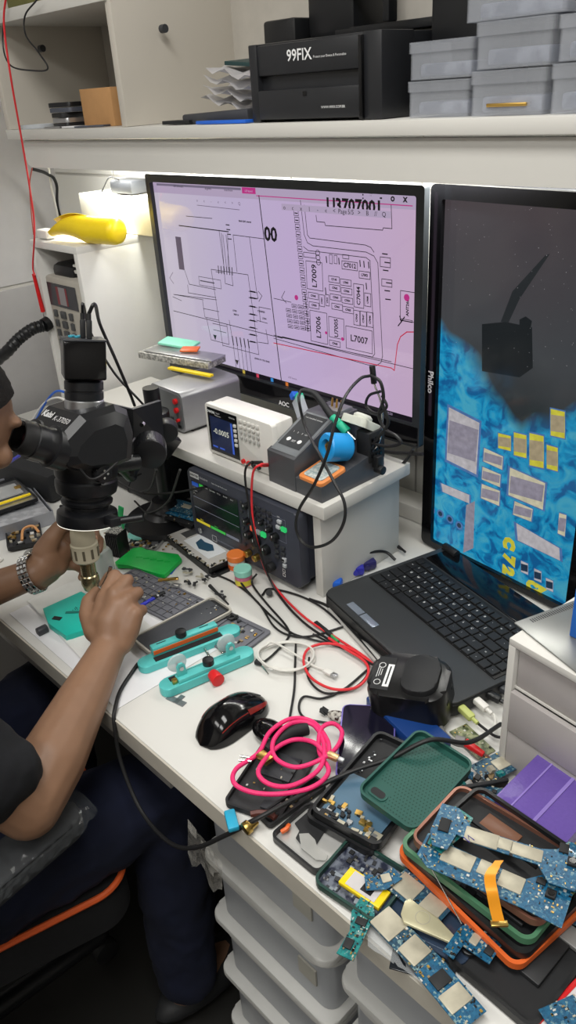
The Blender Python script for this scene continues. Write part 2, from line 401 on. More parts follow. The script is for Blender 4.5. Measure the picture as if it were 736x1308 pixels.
# hanging red probe lead
mb=MB()
rp=[at_y(9,-12,.84),at_y(5,30,.84),at_y(14,100,.84),at_y(28,180,.86),at_y(38,240,.87),at_y(44,290,.88),at_y(42,340,.885),at_y(45,352,.885)]
mb.tube(rp,.0021,REDC,k=8); mb.cyl(at_y(43,350,.885),at_y(55,398,.893),.0042,RED,r1=.0055); mb.cyl(at_y(55,398,.893),at_y(57,411,.9),.001,STEEL)
o=one('red_test_lead','red test lead hanging from the shelf in front of the cubby','test lead',mb)
mb=MB(); mb.tube([at_y(47,0,.885),at_y(32,20,.885),at_y(33,45,.88),at_y(50,68,.87),at_y(61,88,.87),at_y(40,90,.87),at_y(14,84,.87),at_y(4,60,.88),at_y(5,20,.89),at_y(9,-10,.89)],.0016,BLACK,k=8)
one('hanging_black_wire','thin black wire looping down over the cabinet edge','wire',mb)
mb=MB(); mb.tube([at_y(42,216,1.0),at_y(60,222,1.05),at_y(72,235,1.08),at_y(80,285,1.12),(-1.93,1.14,1.0),(-1.93,1.12,.757)],.004,BLACK,k=8); mb.tube([at_y(62,215,1.05),at_y(66,240,1.08),at_y(76,285,1.12)],.003,WPL,k=8)
one('power_lead','black and white power leads behind the cubby dropping from the cabinet','cable',mb)
mb=MB(); mb.tube([at_y(41,215,.9),at_y(38,235,.9),at_y(40,270,.9),at_y(43,300,.9)],.0015,mat('dull_red','#a0483f',.5),k=8); one('thin_red_wire','thin dull red wire hanging behind the red test lead','wire',mb)
# ================================================================ RISER
rs=thing('bench_riser','white raised bench shelf carrying meters and a soldering station','riser',(-1.1,.93,DZ))
rx0,rx1,ry0,ry1,rz=-1.60,-.792,.802,1.03,.945
mb=MB(); mb.box(((rx0+rx1)/2,(ry0+ry1)/2,rz-.012),(rx1-rx0,ry1-ry0,.024),WHITE,bev=.002); mb.build('top_board',rs)
mb=MB(); mb.box((-.824,(ry0+ry1)/2+.006,(DZ+rz-.024)/2),(.018,ry1-ry0-.016,rz-.0256-DZ),WHITE,bev=.001); mb.build('side_panel',rs)
mb=MB(); mb.box((rx0+.012,(ry0+ry1)/2,(DZ+rz-.024)/2),(.018,ry1-ry0-.004,rz-.0256-DZ),WHITE,bev=.001); mb.build('side_panel',rs)
# ================================================================ MONITOR (pinkish schematic)
MYF=1.045
def mon(px,py): return at_y(px,py,MYF)
a=mon(185,222); b=mon(541,235); c=mon(538,572); d=mon(238,475)
mx0,mx1,mz0,mz1=-1.531,-.785,.968,1.409
mo=thing('computer_monitor','wide black monitor showing a pink circuit schematic above the riser','monitor',((mx0+mx1)/2,1.06,mz0))
mb=MB(); mb.box(((mx0+mx1)/2,1.072,(mz0+mz1)/2),(mx1-mx0-.04,.028,mz1-mz0-.02),BLACK,bev=.006); mb.build('rear_shell',mo)
bz=mat('monitor_bezel','#2e3134',.3,var=.1)
mb=MB(); w,h=mx1-mx0,mz1-mz0
Tm=Matrix(((1,0,0,(mx0+mx1)/2),(0,0,-1,1.058),(0,1,0,(mz0+mz1)/2),(0,0,0,1)))
il,ir,it,ib=.014,.016,.016,.043
inner=[(x*(w-il-ir)/w+(il-ir)/2,y*(h-it-ib)/h+(ib-it)/2) for x,y in rrect(w,h,.004,3)]
mb.ring(rrect(w,h,.006,3),inner,0,.014,bz,T=Tm); mb.build('bezel',mo)
mb=MB(); mb.box(((mx0+mx1)/2,1.0445,mz0+.022),(w-.006,.003,.036),BLACKG,bev=.001); 
cv=Canvas(mb,(0,1.0425,0),(1,0,0),(0,0,1)); cv.text((363,516),'AOC',.014,TXTW,bold=.0004); mb.build('lower_bezel',mo)
mb=MB(); mb.box((-1.15,1.14,1.19),(.12,.105,.12),BLACK,bev=.004); mb.build('wall_bracket',mo)
scr=mat('schematic_backlight','#141018',.06,emit='#cdb2d6',es=.79)
def tint_screen(m,cols,sx,axis=0,noise=0):
    nt=m.node_tree;N=nt.nodes;L=nt.links;b=N['Principled BSDF']
    tc=N.new('ShaderNodeTexCoord'); sp=N.new('ShaderNodeSeparateXYZ'); L.new(tc.outputs['Object'],sp.inputs[0])
    ma=N.new('ShaderNodeMapRange'); ma.inputs[1].default_value=sx[0]; ma.inputs[2].default_value=sx[1]
    L.new(sp.outputs[axis],ma.inputs[0]); r=N.new('ShaderNodeValToRGB')
    e=r.color_ramp.elements; e[0].color=lin(cols[0][1]); e[0].position=cols[0][0]; e[1].color=lin(cols[-1][1]); e[1].position=cols[-1][0]
    for p,cc in cols[1:-1]: x=e.new(p); x.color=lin(cc)
    L.new(ma.outputs[0],r.inputs[0]); L.new(r.outputs[0],b.inputs['Emission Color']); return m
tint_screen(scr,[(0,'#d2c9d8'),(.35,'#c8badb'),(.6,'#cbb5dd'),(1,'#cfb2d0')],(-.37,.37))
mb=MB(); SY=1.0535
sx0,sx1,sz0,sz1=mx0+il,mx1-ir,mz0+ib,mz1-it
mb.box(((sx0+sx1)/2,SY+.001,(sz0+sz1)/2),(sx1-sx0,.002,sz1-sz0),scr)
LN=emis('schematic_ink','#2a2230',.12); LG=emis('schematic_grey','#8d7a96',.35); LR=emis('schematic_red','#d8204a',.7); LM=emis('schematic_magenta','#c8328c',.75)
BAR=emis('toolbar_lilac','#c3b1d0',.72); BARD=emis('tab_grey','#8f84a0',.55)
cv=Canvas(mb,(0,SY,0),(1,0,0),(0,0,1)); h0=.0004
def sl(*p,w=.0012,m=LN): cv.line(p,w,m)
u0,v0=sx0,sz0
cv.rect((sx0,sz1),(sx1,sz1-.022),BAR,px=False,h=.0002)
cv.rect((200,234),(308,243),BARD,h=.0003); cv.rect((309,239),(327,248),LM,h=.0005)
cv.text((228,238),'a20 schematic',.006,LN); cv.text((266,241),'diagrama',.006,LN); cv.text((292,243),'boardview',.006,LN); cv.text((318,244),'a20 layout',.0055,scr,h=.0008)
sl((328,250),(527,263),w=.0016,m=LM)
for p,t in (((464,250),':'),((474,251),'*'),((487,252),'-'),((502,253),'o'),((518,254),'x')): cv.text(p,t,.016,LN,bold=.0005)
cv.line([(331,250),(361,497)],.0022,LN)
cv.text((346,300),'00',.036,LN,bold=.0012)
cv.text((452,264),'U3707001',.03,LN,bold=.001)
cv.rect((360,260),(500,279),BAR,h=.0009)
for i,t in enumerate(('o','c','x','I','-','«','<','Page','5/5','>','B','//','Q')): cv.text((364+i*10.6,265+i*.75),t,.011,LN,h=.0012)
sl((404,275),(405,283),(415,284),(416,288),(489,294),(490,291),(501,292),(500,262))
# board outline
sl((384,256),(389,300),(393,310),(400,314),(468,322),(478,327),(483,336),(489,455),(487,463),(481,467),(470,466),(350,432),w=.0012)
sl((393,300),(396,304),(467,313),(474,316),(478,322)); sl((389,262),(393,300))
sl((350,438),(500,470),(504,473),m=LR,w=.0018); sl((504,473),(508,440),(512,430),(520,424),(530,424),m=LR,w=.0018)
sl((350,428),(532,472)); sl((388,315),(394,320),(468,329),(473,333),(479,452),(476,456),(355,430))
for i in range(17):
    y=268+i*9.2; x=375.5+i*.95
    cv.rbox((x,y),(x+6,y+7.5),.001,LN); sl((x+1.5,y+4),(x+4.5,y+4.4),w=.002)
def comp(a,b,t=None,sz=.008,rot=0):
    cv.rbox(a,b,.0011,LN)
    if t: cv.text(((a[0]+b[0])/2,(a[1]+b[1])/2),t,sz,LN,rot=rot,bold=.0003)
comp((391,333),(413,372),'L7009',.017,PI/2); comp((396,396),(419,440),'L7006',.017,PI/2); comp((420,404),(440,434),'U7005',.013,PI/2)
comp((442,416),(476,452),'L7007',.017); comp((437,333),(457,346),'C7012',.011); comp((459,346),(473,357),'L7002',.006)
comp((452,362),(465,394),'C7044',.012,PI/2); comp((466,374),(474,392),'L7008',.005,PI/2)
for i,(x,y) in enumerate(((420,352),(435,356),(421,363),(436,367),(422,375),(437,379),(424,387),(438,391))): comp((x,y),(x+14,y+10),('C7145','L7005','C7062','C7056','C7060','C7054','C7061','C7055')[i],.005)
comp((394,373),(407,383),'C7045',.005); comp((395,385),(408,395),'C7050',.005); comp((408,376),(415,392),'C7051',.0045,PI/2); comp((416,376),(421,391),'L7010',.004,PI/2)
for i in range(3): comp((452+i*8.5,396+i*1.2),(460+i*8.5,416+i*1.2),('C7043','C7047','C7046')[i],.0055,PI/2)
comp((421,434),(435,444),'C7048',.005); comp((438,325),(446,331)); comp((388,322),(404,330)); cv.rbox((421,325),(425,337),.001,LN); cv.rbox((427,326),(431,337),.001,LN)
for x,y in ((417,328),(433,330),(460,333),(465,334),(471,335),(390,376),(391,386),(392,397),(393,407),(393,416),(416,368),(468,362)): sl((x,y),(x+.6,y+7),w=.0022)
for p in ((406,323),(406.5,329),(407,335)): cv.mb.ring([ (cv.uv(p)[0]+x,cv.uv(p)[1]+y) for x,y in circ(.0055,12)],[(cv.uv(p)[0]+x,cv.uv(p)[1]+y) for x,y in circ(.0045,12)],0,.0004,LN,T=Matrix(((1,0,0,0),(0,0,-1,SY),(0,1,0,0),(0,0,0,1))))
comp((486,328),(499,342)); comp((488,356),(501,367)); 
for x,y in ((489,324),(492,335),(490,345),(494,361),(492,371),(493,382)): sl((x,y),(x+6,y+.8),w=.002)
comp((512,371),(530,412),'ANT2600',.008,PI/2); cv.rbox((513,407),(527,412),.001,LN); sl((511,404),(513,411),(509,416),w=.002); sl((517,405),(513,411),w=.002)
for i in range(5):
    for j in range(3):
        if i==0 and j<1: continue
        x=365+j*8+i*.8; y=387+j*1.2+i*6.8; cv.rbox((x,y),(x+6.3,y+5.2),.001,LN); sl((x+1.5,y+2.6),(x+4.8,y+3),w=.0016)
for p,r_ in (((379,380),.005),((520,380),.006),((417,425),.003),((438,433),.0035)):
    u,v=cv.uv(p); cv.poly([(u+x,v+y) for x,y in circ(r_,14)],LM,h=.0007,px=False)
sl((500,462),(361,430)); sl((350,381),(372,386))
cv.text((374,483),'a20 layout',.006,LG); cv.text((241,446),'a20 schematic',.006,LG)
# left pane schematic
sl((229,288),(292,296),w=.002); sl((238,276),(271,279)); sl((280,294),(287,345)); sl((298,300),(303,347)); sl((298,300),(337,305)); sl((319,303),(328,372)); sl((286,348),(276,347)); sl((270,344),(317,351))
sl((270,344),(285,442)); sl((317,351),(331,453),(285,441)); sl((285,300),(290,345)); sl((289,300),(294,346)); sl((283,298),(288,362),(298,365),(296,349)); sl((291,299),(292,348))
sl((221,379),(232,384)); sl((222,376),(277,383)); cv.rect((224,302),(236,345),LG,h=.0002); sl((236,345),(242,363),(276,370)); sl((240,364),(241,374),(276,380))
cv.rbox((254,353),(283,369),.001,LN); cv.rbox((256,358),(274,362),.001,LN)
sl((222,397),(361,432),w=.0014); sl((222,376),(260,383)); sl((259,384),(262,405),(280,409)); sl((260,394),(280,398)); sl((264,406),(270,434),(293,440),(290,414))
sl((293,409),(298,438)); sl((272,413),(290,417)); sl((273,421),(289,425)); 
for y in (372,380,391,401,409,418,427,436): sl((318,y),(329,y+2)); sl((320,y),(326,y+1.2),w=.003)
sl((328,372),(330,381),(320,381)); sl((331,392),(333,411)); sl((331,392),(346,395)); sl((340,421),(343,439),(330,437)); sl((328,409),(342,413))
for i in range(5): x=298+i*5; sl((x,438+i),(x+4,470+i*1.5)); sl((x-1,430+i),(x+.5,440+i),w=.003)
for p in ((275,430),(303,462)):
    u,v=cv.uv(p); cv.poly([(u-.006,v+.004),(u+.006,v+.004),(u,v-.008)],LN,px=False,h=.0006)
for p,t,s_ in (((313,283),'S8600 S20C internal','.0045'),((300,397),'U7000',.005),((302,402),'SM5714',.005),((334,398),'C7050RED',.005),((338,407),'L7004',.005),((335,460),'@VBUS 5V CTRL SENSE',.0045),((284,458),'GND',.005)): cv.text(p,t,float(s_),LN,bold=.0002)
for i in range(6): x=279+i*3.5; sl((x,340+i*.4),(x+.7,349+i*.4),w=.0022)
for i in range(4): y=287+i*6; sl((289+i*.9,y),(293+i*.9,y+.5),w=.002)
sl((221,348),(217,355),(222,362),m=LG); sl((330,372),(335,378),(331,385)); sl((364,372),(360,380),(366,387))
cv.line([(252,262),(306,268)],.001,LG); 
for i in range(7): cv.text((252+i*9,256+i*.7),'oc-«<>Q'[i],.008,LG)
cv.rect((sx0,sz0+.010),(sx1,sz0),emis('taskbar','#2d2634',.25),px=False,h=.0006)
for px_,cc in ((300,'#2f72c8'),(309,'#c9a13a'),(354,'#c8b04a'),(363,'#d8455f')):
    q=cv.uv((px_,0)); 
for i,cc in enumerate(('#2f72c8','#c9a13a','#c8b04a','#d8455f','#3a8fd8','#d87830')):
    x=(-1.42+i*.035 if i<2 else -1.36+i*.045); cv.rect((x,sz0+.009),(x+.008,sz0+.001),emis('task_icon_%d'%i,cc,.8),px=False,h=.001)
cv.text((-.86,sz0+.005),'12:53',.007,BAR,px=False,h=.001)
mb.build('screen',mo,smooth=0)
# ================================================================ PORTRAIT SCREEN
A=at_z(541,690,.756); yaw=R(-6.5); U=Vector((math.cos(yaw),math.sin(yaw),0)); N_=Vector((math.sin(yaw),-math.cos(yaw),0))
W2,H2=.345,.652
ps=thing('portrait_display','tall black display turned upright showing a magnified blue circuit board','display',A+U*W2/2,(0,0,yaw))
mb=MB(); mb.box((0,.022,H2/2),(W2,.04,H2),BLACK,bev=.008); L_(mb,'rear_shell',ps)
Tm=Matrix(((1,0,0,0),(0,0,-1,.006),(0,1,0,H2/2),(0,0,0,1)))
w,h=W2,H2; il,ir,it,ib=.024,.02,.022,.012
inner=[(x*(w-il-ir)/w+(il-ir)/2,y*(h-it-ib)/h+(ib-it)/2) for x,y in rrect(w,h,.004,3)]
mb=MB(); mb.ring(rrect(w,h,.01,3),inner,0,.012,BLACKG,T=Tm)
mb.box((0,-.001,H2-.006),(W2-.01,.004,.006),mat('bezel_top_grey','#5a5e66',.4),bev=.001)  # lighter grey strip along the top of the bezel
mb.text('Philco',.017,TXTW,Matrix.Translation((-W2/2+.012,-.0066,H2*.505))@Matrix.Rotation(PI/2,4,'X')@Matrix.Rotation(-PI/2,4,'Z'),bold=.0005); L_(mb,'bezel',ps)
s2=mat('board_view_backlight','#0c0d10',.12,emit='#1c78a8',es=.85)
def board_view(m):
    nt=m.node_tree;N=nt.nodes;L=nt.links;b=N['Principled BSDF']
    tc=N.new('ShaderNodeTexCoord'); sp=N.new('ShaderNodeSeparateXYZ'); L.new(tc.outputs['Object'],sp.inputs[0])
    n1=N.new('ShaderNodeTexNoise'); n1.inputs['Scale'].default_value=30; n1.inputs['Detail'].default_value=6; n1.inputs['Distortion'].default_value=1.2; L.new(tc.outputs['Object'],n1.inputs['Vector'])
    r1=N.new('ShaderNodeValToRGB'); e=r1.color_ramp.elements; e[0].position=.38; e[0].color=lin('#125e96'); e[1].position=.64; e[1].color=lin('#46a6c4')
    x=e.new(.5); x.color=lin('#1a94c4'); L.new(n1.outputs['Fac'],r1.inputs[0])
    n2=N.new('ShaderNodeTexNoise'); n2.inputs['Scale'].default_value=7; L.new(tc.outputs['Object'],n2.inputs['Vector'])
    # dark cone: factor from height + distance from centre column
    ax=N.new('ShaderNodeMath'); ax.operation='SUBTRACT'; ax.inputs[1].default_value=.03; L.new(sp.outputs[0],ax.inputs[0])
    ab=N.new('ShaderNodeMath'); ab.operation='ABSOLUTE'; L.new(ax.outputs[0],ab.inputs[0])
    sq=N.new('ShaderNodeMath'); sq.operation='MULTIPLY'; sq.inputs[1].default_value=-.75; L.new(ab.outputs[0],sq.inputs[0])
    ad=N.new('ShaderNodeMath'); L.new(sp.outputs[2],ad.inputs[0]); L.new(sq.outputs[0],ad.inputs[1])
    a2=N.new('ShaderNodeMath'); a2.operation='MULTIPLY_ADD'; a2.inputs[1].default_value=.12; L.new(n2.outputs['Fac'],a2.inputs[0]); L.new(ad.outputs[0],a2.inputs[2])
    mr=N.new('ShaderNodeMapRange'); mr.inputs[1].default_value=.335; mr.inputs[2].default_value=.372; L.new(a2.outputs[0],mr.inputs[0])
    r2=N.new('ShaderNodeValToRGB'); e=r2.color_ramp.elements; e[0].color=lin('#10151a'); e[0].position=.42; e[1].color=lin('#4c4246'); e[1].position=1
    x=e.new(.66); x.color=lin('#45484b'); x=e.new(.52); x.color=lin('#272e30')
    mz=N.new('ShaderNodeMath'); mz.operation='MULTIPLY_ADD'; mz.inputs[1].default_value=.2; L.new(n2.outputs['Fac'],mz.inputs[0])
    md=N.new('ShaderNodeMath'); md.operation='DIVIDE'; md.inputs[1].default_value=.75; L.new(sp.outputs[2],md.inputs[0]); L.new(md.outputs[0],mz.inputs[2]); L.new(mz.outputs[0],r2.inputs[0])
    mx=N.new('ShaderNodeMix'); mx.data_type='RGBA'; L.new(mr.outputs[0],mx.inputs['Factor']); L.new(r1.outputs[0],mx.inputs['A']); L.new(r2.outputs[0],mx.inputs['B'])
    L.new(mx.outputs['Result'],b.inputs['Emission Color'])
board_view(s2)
so=A+U*W2/2+N_*(-.002)
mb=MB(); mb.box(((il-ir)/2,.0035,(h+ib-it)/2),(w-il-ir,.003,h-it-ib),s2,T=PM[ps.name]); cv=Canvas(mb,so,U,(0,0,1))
EC={k:mat('view_'+k,'#0a0a0a',.15,emit=v,es=.82,var=.3,scale=90) for k,v in dict(cream='#c9c3a8',grey='#8f8a98',tan='#a49678',blue='#2b5f9e',navy='#20508c',yel='#c9c23e',pale='#b8b4b8',teal='#1595b8',dk='#22364c',pu='#4f74a8').items()}
def chip(pts,c,inner=None,h=.0008):
    cx_=sum(p[0] for p in pts)/len(pts); cy_=sum(p[1] for p in pts)/len(pts)
    cv.poly([(cx_+(x-cx_)*1.12,cy_+(y-cy_)*1.1) for x,y in pts],EC['pu'],h=h-.0003)
    cv.poly(pts,EC[c],h=h)
    if inner: cv.poly([(cx_+(x-cx_)*.95,cy_+(y-cy_)*.62) for x,y in pts],EC[inner],h=h+.0003)
def chipv(x0,y0,x1,y1,c='yel',inner='tan',sk=4): chip([(x0,y0),(x1,y0+sk),(x1,y1+sk),(x0,y1)],c,inner)
chip([(574,520),(613,540),(609,606),(571,587)],'pale','grey')
for q in ((637,553,653,572),(657,552,673,581),(677,553,695,594),(699,568,713,598),(704,522,722,556)): chipv(*q)
chip([(619,572),(643,583),(642,600),(618,589)],'cream','grey'); chip([(617,596),(640,606),(639,622),(616,612)],'cream','grey'); chip([(616,618),(639,627),(638,646),(615,636)],'cream','grey')
chip([(652,597),(697,617),(694,651),(650,632)],'cream','grey'); chip([(658,640),(681,650),(679,666),(656,657)],'cream','grey'); chip([(715,655),(724,658),(722,685),(713,681)],'cream','grey')
chip([(564,617),(600,632),(600,643),(566,628)],'pale'); chip([(660,668),(715,700),(716,716),(662,690)],'pale')
for i,(x,y) in enumerate(((552,651),(563,656),(575,663),(587,671))):
    u,v=cv.uv((x,y)); cv.poly([(u+a_,v+b_) for a_,b_ in circ(.0085,16)],EC['pu'],px=False,h=.0006); cv.poly([(u+a_,v+b_) for a_,b_ in circ(.005,16)],EC['dk'],px=False,h=.0009)
cv.text((650,694),'C',.03,EC['yel'],rot=-PI/2,bold=.003); cv.text((650,714),'7',.03,EC['yel'],rot=-PI/2,bold=.003); cv.text((649,729),'2',.03,EC['yel'],rot=-PI/2,bold=.003); cv.text((684,752),'CZ',.026,EC['yel'],bold=.003,rot=-.1)
for x,y in ((666,716),(683,726),(698,738)): chipv(x,y,x+9,y+14,'pale','dk')
cv.poly([(596,645),(607,640),(605,700),(592,706)],EC['grey'],h=.0005)
RFL=emis('view_reflection','#202528',.7); RFL2=emis('view_reflection2','#2c3033',.7)  # reflection of camera and stand, painted as dark shapes into the screen
cv.poly([(616,414),(646,411),(680,418),(681,470),(664,482),(616,474)],RFL,h=.0004); cv.poly([(697,326),(703,324),(664,382),(650,412),(640,411),(655,372)],RFL2,h=.0004)
cv.poly([(664,408),(672,404),(680,410),(678,420),(664,416)],RFL,h=.0005)
for k in range(90):
    u,v=cv.uv((random.uniform(562,735),random.uniform(255,470))); r_=random.uniform(.0004,.0009); cv.rect((u,v),(u+r_,v+r_),EC['pale'],px=False,h=.0007)
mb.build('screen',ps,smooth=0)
# ================================================================ LAPTOP
FL=at_z(412,755,.778); FR=at_z(575,905,.778); BL=at_z(545,697,.778)
mid,ly,lw=frame2(FL,FR); ly=math.atan2(FR.y-FL.y,FR.x-FL.x); LW=.345; LD=.272
ctr=FL+Vector((math.cos(ly),math.sin(ly),0))*LW/2+Vector((-math.sin(ly),math.cos(ly),0))*LD/2
lp=thing('laptop','worn black laptop base with keyboard and touchpad in front of the tall display','laptop',(ctr.x,ctr.y,DZ+.0008),(0,0,ly))
lapm=mat('laptop_deck','#303234',.42,var=.06,scale=12)
mb=MB(); mb.prism(rrect(LW,LD,.016,5),.006,.024,BLACK,bev=.001); mb.prism(rrect(LW-.003,LD-.003,.016,5),.024,.028,lapm,bev=.0015); L_(mb,'palm_rest',lp)
for sx in (-1,1):
    for sy in (-1,1):
        mb=MB(); mb.cyl((sx*.15,sy*.1,0),(sx*.15,sy*.1,.007),.008,RUBBER,n=12); L_(mb,'foot',lp)
mb=MB(); mb.box((.0,LD/2-.030,.0285),(LW-.03,.058,.003),BLACKG,bev=.001); L_(mb,'hinge_cover',lp)
for sx in (-1,1):
    mb=MB(); mb.cyl((sx*.15-.018,LD/2-.008,.031),(sx*.15+.018,LD/2-.008,.031),.008,BLACK,n=16,bev=.001); L_(mb,'hinge',lp)
keym=mat('key_cap','#1a1b1d',.4,var=.1)
mb=MB(); kw,kh=.0188,.0182; kx0=-.158; ky0=-.030
mb.box((.0,ky0+.044,.0285),(.325,.118,.002),mat('key_well','#0d0d0e',.6),bev=.0008)
rows=[[1.3,1.2,1.2,5.2,1.2,1.2,1,1,1,1,1,1],[1.6,1,1,1,1,1,1,1,1,1,1,1.8,1,1,.9],[1.4]+[1]*11+[1.5,1,1],[1.2]+[1]*12+[1.4,1,.7],[1]*13+[1.5,1,.8],[.85]*19]
letters=["","ZXCVBNM,.;/","ASDFGHJKLC~","QWERTYUIOP[","1234567890-=",""]
for j,rw in enumerate(rows):
    tot=sum(rw); x=kx0; u=.316/tot
    for i,k in enumerate(rw):
        w_=k*u; y=ky0-.006+j*.0188; hh=.0165 if j<5 else .013
        mb.box((x+w_/2,y,.0312),(w_-.0022,hh,.0034),keym,bev=.0009,seg=1)
        s_=letters[j][i-1] if 0<i<=len(letters[j]) else ''
        if s_: mb.text(s_,.006,TXTW,Matrix.Translation((x+w_/2-.003,y+.002,.0331)))
        elif k<2 and random.random()<.6: mb.text('-' if i%2 else '=',.006,TXTW,Matrix.Translation((x+w_/2,y,.0331)))
        x+=w_
L_(mb,'keyboard',lp)
mb=MB(); mb.box((-.075,-.117,.0285),(.078,.014,.0022),mat('touch_bar','#8f98a6',.2,metal=.5),bev=.001); mb.box((-.075,-.117,.0297),(.002,.014,.0006),BLACK); L_(mb,'touchpad_buttons',lp)
# ================================================================ INSTRUMENTS
# ---- oscilloscope: front plane y=.80
SYF=.792
osc=thing('oscilloscope','dark slate oscilloscope with a lit dark screen under the riser','oscilloscope',(-1.0,.85,DZ))
a=at_y(262,592,SYF); b=at_y(404,652,SYF); c_=at_y(250,692,SYF); d_=at_y(396,752,SYF)
ox0,ox1,oz0,oz1=-1.153,-.846,.765,.9165
om=mat('scope_case','#3c3f4a',.42,var=.04)
mb=MB(); mb.box(((ox0+ox1)/2,.868,(oz0+oz1)/2),(ox1-ox0-.008,.105,oz1-oz0-.008),om,bev=.008); mb.build('case',osc)
Tf=lambda y:Matrix(((1,0,0,(ox0+ox1)/2),(0,0,-1,y),(0,1,0,(oz0+oz1)/2),(0,0,0,1)))
mb=MB(); mb.prism(rrect(ox1-ox0,oz1-oz0,.010,5),0,.022,om,T=Tf(.815),bev=.003); mb.build('front_panel',osc)
for x in (ox0+.03,ox1-.03):
    mb=MB(); mb.box((x,.83,.7588),(.016,.03,.016),BLACK,bev=.002); mb.build('foot',osc)
mb=MB(); cv=Canvas(mb,(0,SYF,0),(1,0,0),(0,0,1))
cv.rect((267,603),(329,688),EC['dk'],h=.0002) if False else None
q0=cv.uv((268,607)); q1=cv.uv((322,693)); 
X0,X1,ZT,ZB=ox0+.012,ox0+.150,oz1-.022,oz0+.036
DSP=emis('scope_screen','#15161c',.5)
cv.rect((X0,ZT),(X1,ZB),DSP,px=False,h=.0006)
SG=emis('scope_grey','#6a6d78',.8); SY_=emis('scope_yellow','#c9b82c',.8); SGr=emis('scope_green','#35b040',.8); SB=emis('scope_blue','#1d4fa8',.7)
cv.rect((X0+.002,ZT-.003),(X0+.022,ZT-.012),SB,px=False,h=.001); cv.rect((X0+.025,ZT-.002),(X0+.037,ZT-.009),SGr,px=False,h=.001)
for i,t in enumerate(('0.00ns','500ms/div','M Pos','D 0.00','Auto')): cv.text((X0+.046+i*.019,ZT-.0055),t,.0042,TXTW,px=False,h=.001)
for i in range(3): cv.text((X0+.004,ZT-.016-i*.006),('1: 0.00V','2: 0.00V','Stop')[i],.004,TXTW,px=False,h=.001,align='LEFT')
for z_ in (.035,.058): cv.rect((X0+.001,ZT-z_),(X1-.002,ZT-z_-.0012),SG,px=False,h=.001)
cv.rect((X0+.002,ZB+.007),(X0+.045,ZB+.001),SY_,px=False,h=.001); cv.rect((X0+.047,ZB+.007),(X0+.092,ZB+.001),SGr,px=False,h=.001); cv.rect((X0+.094,ZB+.007),(X0+.132,ZB+.001),SG,px=False,h=.001)
cv.text((X0+.02,ZB+.010),'200mV',.004,SY_,px=False,h=.001); cv.text((X0+.065,ZB+.010),'200mV',.004,SGr,px=False,h=.001)
mb.build('screen',osc,smooth=0)
mb=MB(); cv=Canvas(mb,(0,SYF,0),(1,0,0),(0,0,1))
cv.rect((ox0+.010,oz1-.005),(ox0+.038,oz1-.016),TXTW,px=False,h=.0006); cv.text((ox0+.024,oz1-.0105),'HANTEK',.0065,TXTK,px=False,h=.001,bold=.0002)
cv.text((ox0+.053,oz1-.010),'DSO2D10',.0058,TXTW,px=False,h=.001); cv.text((ox0+.1,oz1-.010),'Digital Storage Oscilloscope',.004,TXTW,px=False,h=.001)
cv.text((ox0+.1,oz0+.016),'HIGH RESOLUTION SCOPE',.0045,SG,px=False,h=.001); cv.rbox((ox0+.060,oz0+.022),(ox0+.073,oz0+.010),.001,TXTW,px=False,h=.001)
for x_ in (ox0+.179,ox0+.232): cv.rbox((x_,oz1-.02),(x_+.045,oz1-.066),.0006,SG,px=False,h=.001)
for i in range(5): cv.text((ox0+.18+i*.02,oz1-.018-.0*i),('Save','Menu','Auto','Run','Util')[i],.004,TXTW,px=False,h=.001)
mb.build('front_print',osc,smooth=0)
def knob(x,z,r,par,m=BLACK,y=SYF,dep=.011):
    mb=MB(); mb.cyl((x,y+.001,z),(x,y-dep,z),r,m,r1=r*.85,n=20,bev=.001); mb.box((x,y-dep-.0003,z+r*.45),(.0012,.0006,r*.5),TXTW); mb.build('knob',par)
for x,z,r in ((.178,.128,.007),(.176,.095,.007),(.236,.100,.006),(.25,.09,.008),(.176,.066,.009),(.196,.060,.011),(.222,.052,.010),(.218,.108,.005)): knob(ox0+x,oz0+z,r,osc)
for i in range(6):
    mb=MB(); mb.cyl((ox0+.160,SYF,oz0+.128-i*.018),(ox0+.160,SYF-.003,oz0+.128-i*.018),.004,DARK,n=14,bev=.0008); mb.build('soft_key',osc)
mb=MB(); mb.cyl((ox0+.022,SYF,oz0+.018),(ox0+.022,SYF-.003,oz0+.018),.006,SILVER,n=16,bev=.001); mb.build('power_button',osc)
gb=emis('lit_green','#2fd070',.8); rb=emis('lit_orange','#e85a3a',.8); wb=mat('light_key','#b9bdc0',.4)
def key(x,z,m,w_=.010,h_=.007):
    mb=MB(); mb.box((ox0+x,SYF-.001,oz0+z),(w_,.005,h_),m,bev=.0012); mb.build('key',osc)
key(.272,.112,gb,.012,.009); key(.188,.083,rb,.012,.010); key(.202,.081,wb,.010,.009); key(.216,.081,gb,.012,.010)
key(.262,.124,wb); key(.258,.112,wb); key(.268,.048,wb,.009,.009); key(.268,.036,wb,.008,.008)
for i in range(4):
    for j in range(3): key(.195+i*.014,.133-j*.0125,DARK,.010,.0055)
for i in range(2):
    for j in range(3): key(.25+i*.016,.072-j*.012,DARK,.010,.007)
for i,x in enumerate((.172,.196)):
    mb=MB(); mb.cyl((ox0+x,SYF,oz0+.026),(ox0+x,SYF-.012,oz0+.026),.007,GOLD,n=18,bev=.001); mb.build('input_socket',osc)
mb=MB(); mb.cyl((ox0+.235,SYF,oz0+.022),(ox0+.235,SYF-.014,oz0+.022),.009,MATTE,n=18,bev=.002); mb.build('input_socket',osc)
mb=MB(); cv=Canvas(mb,(0,SYF,0),(1,0,0),(0,0,1))
for i in range(2): cv.rbox((ox0+.262,oz0+.012+i*.009),(ox0+.268,oz0+.018+i*.009),.0012,TXTW,px=False,h=.001)
mb.build('terminal_print',osc,smooth=0)
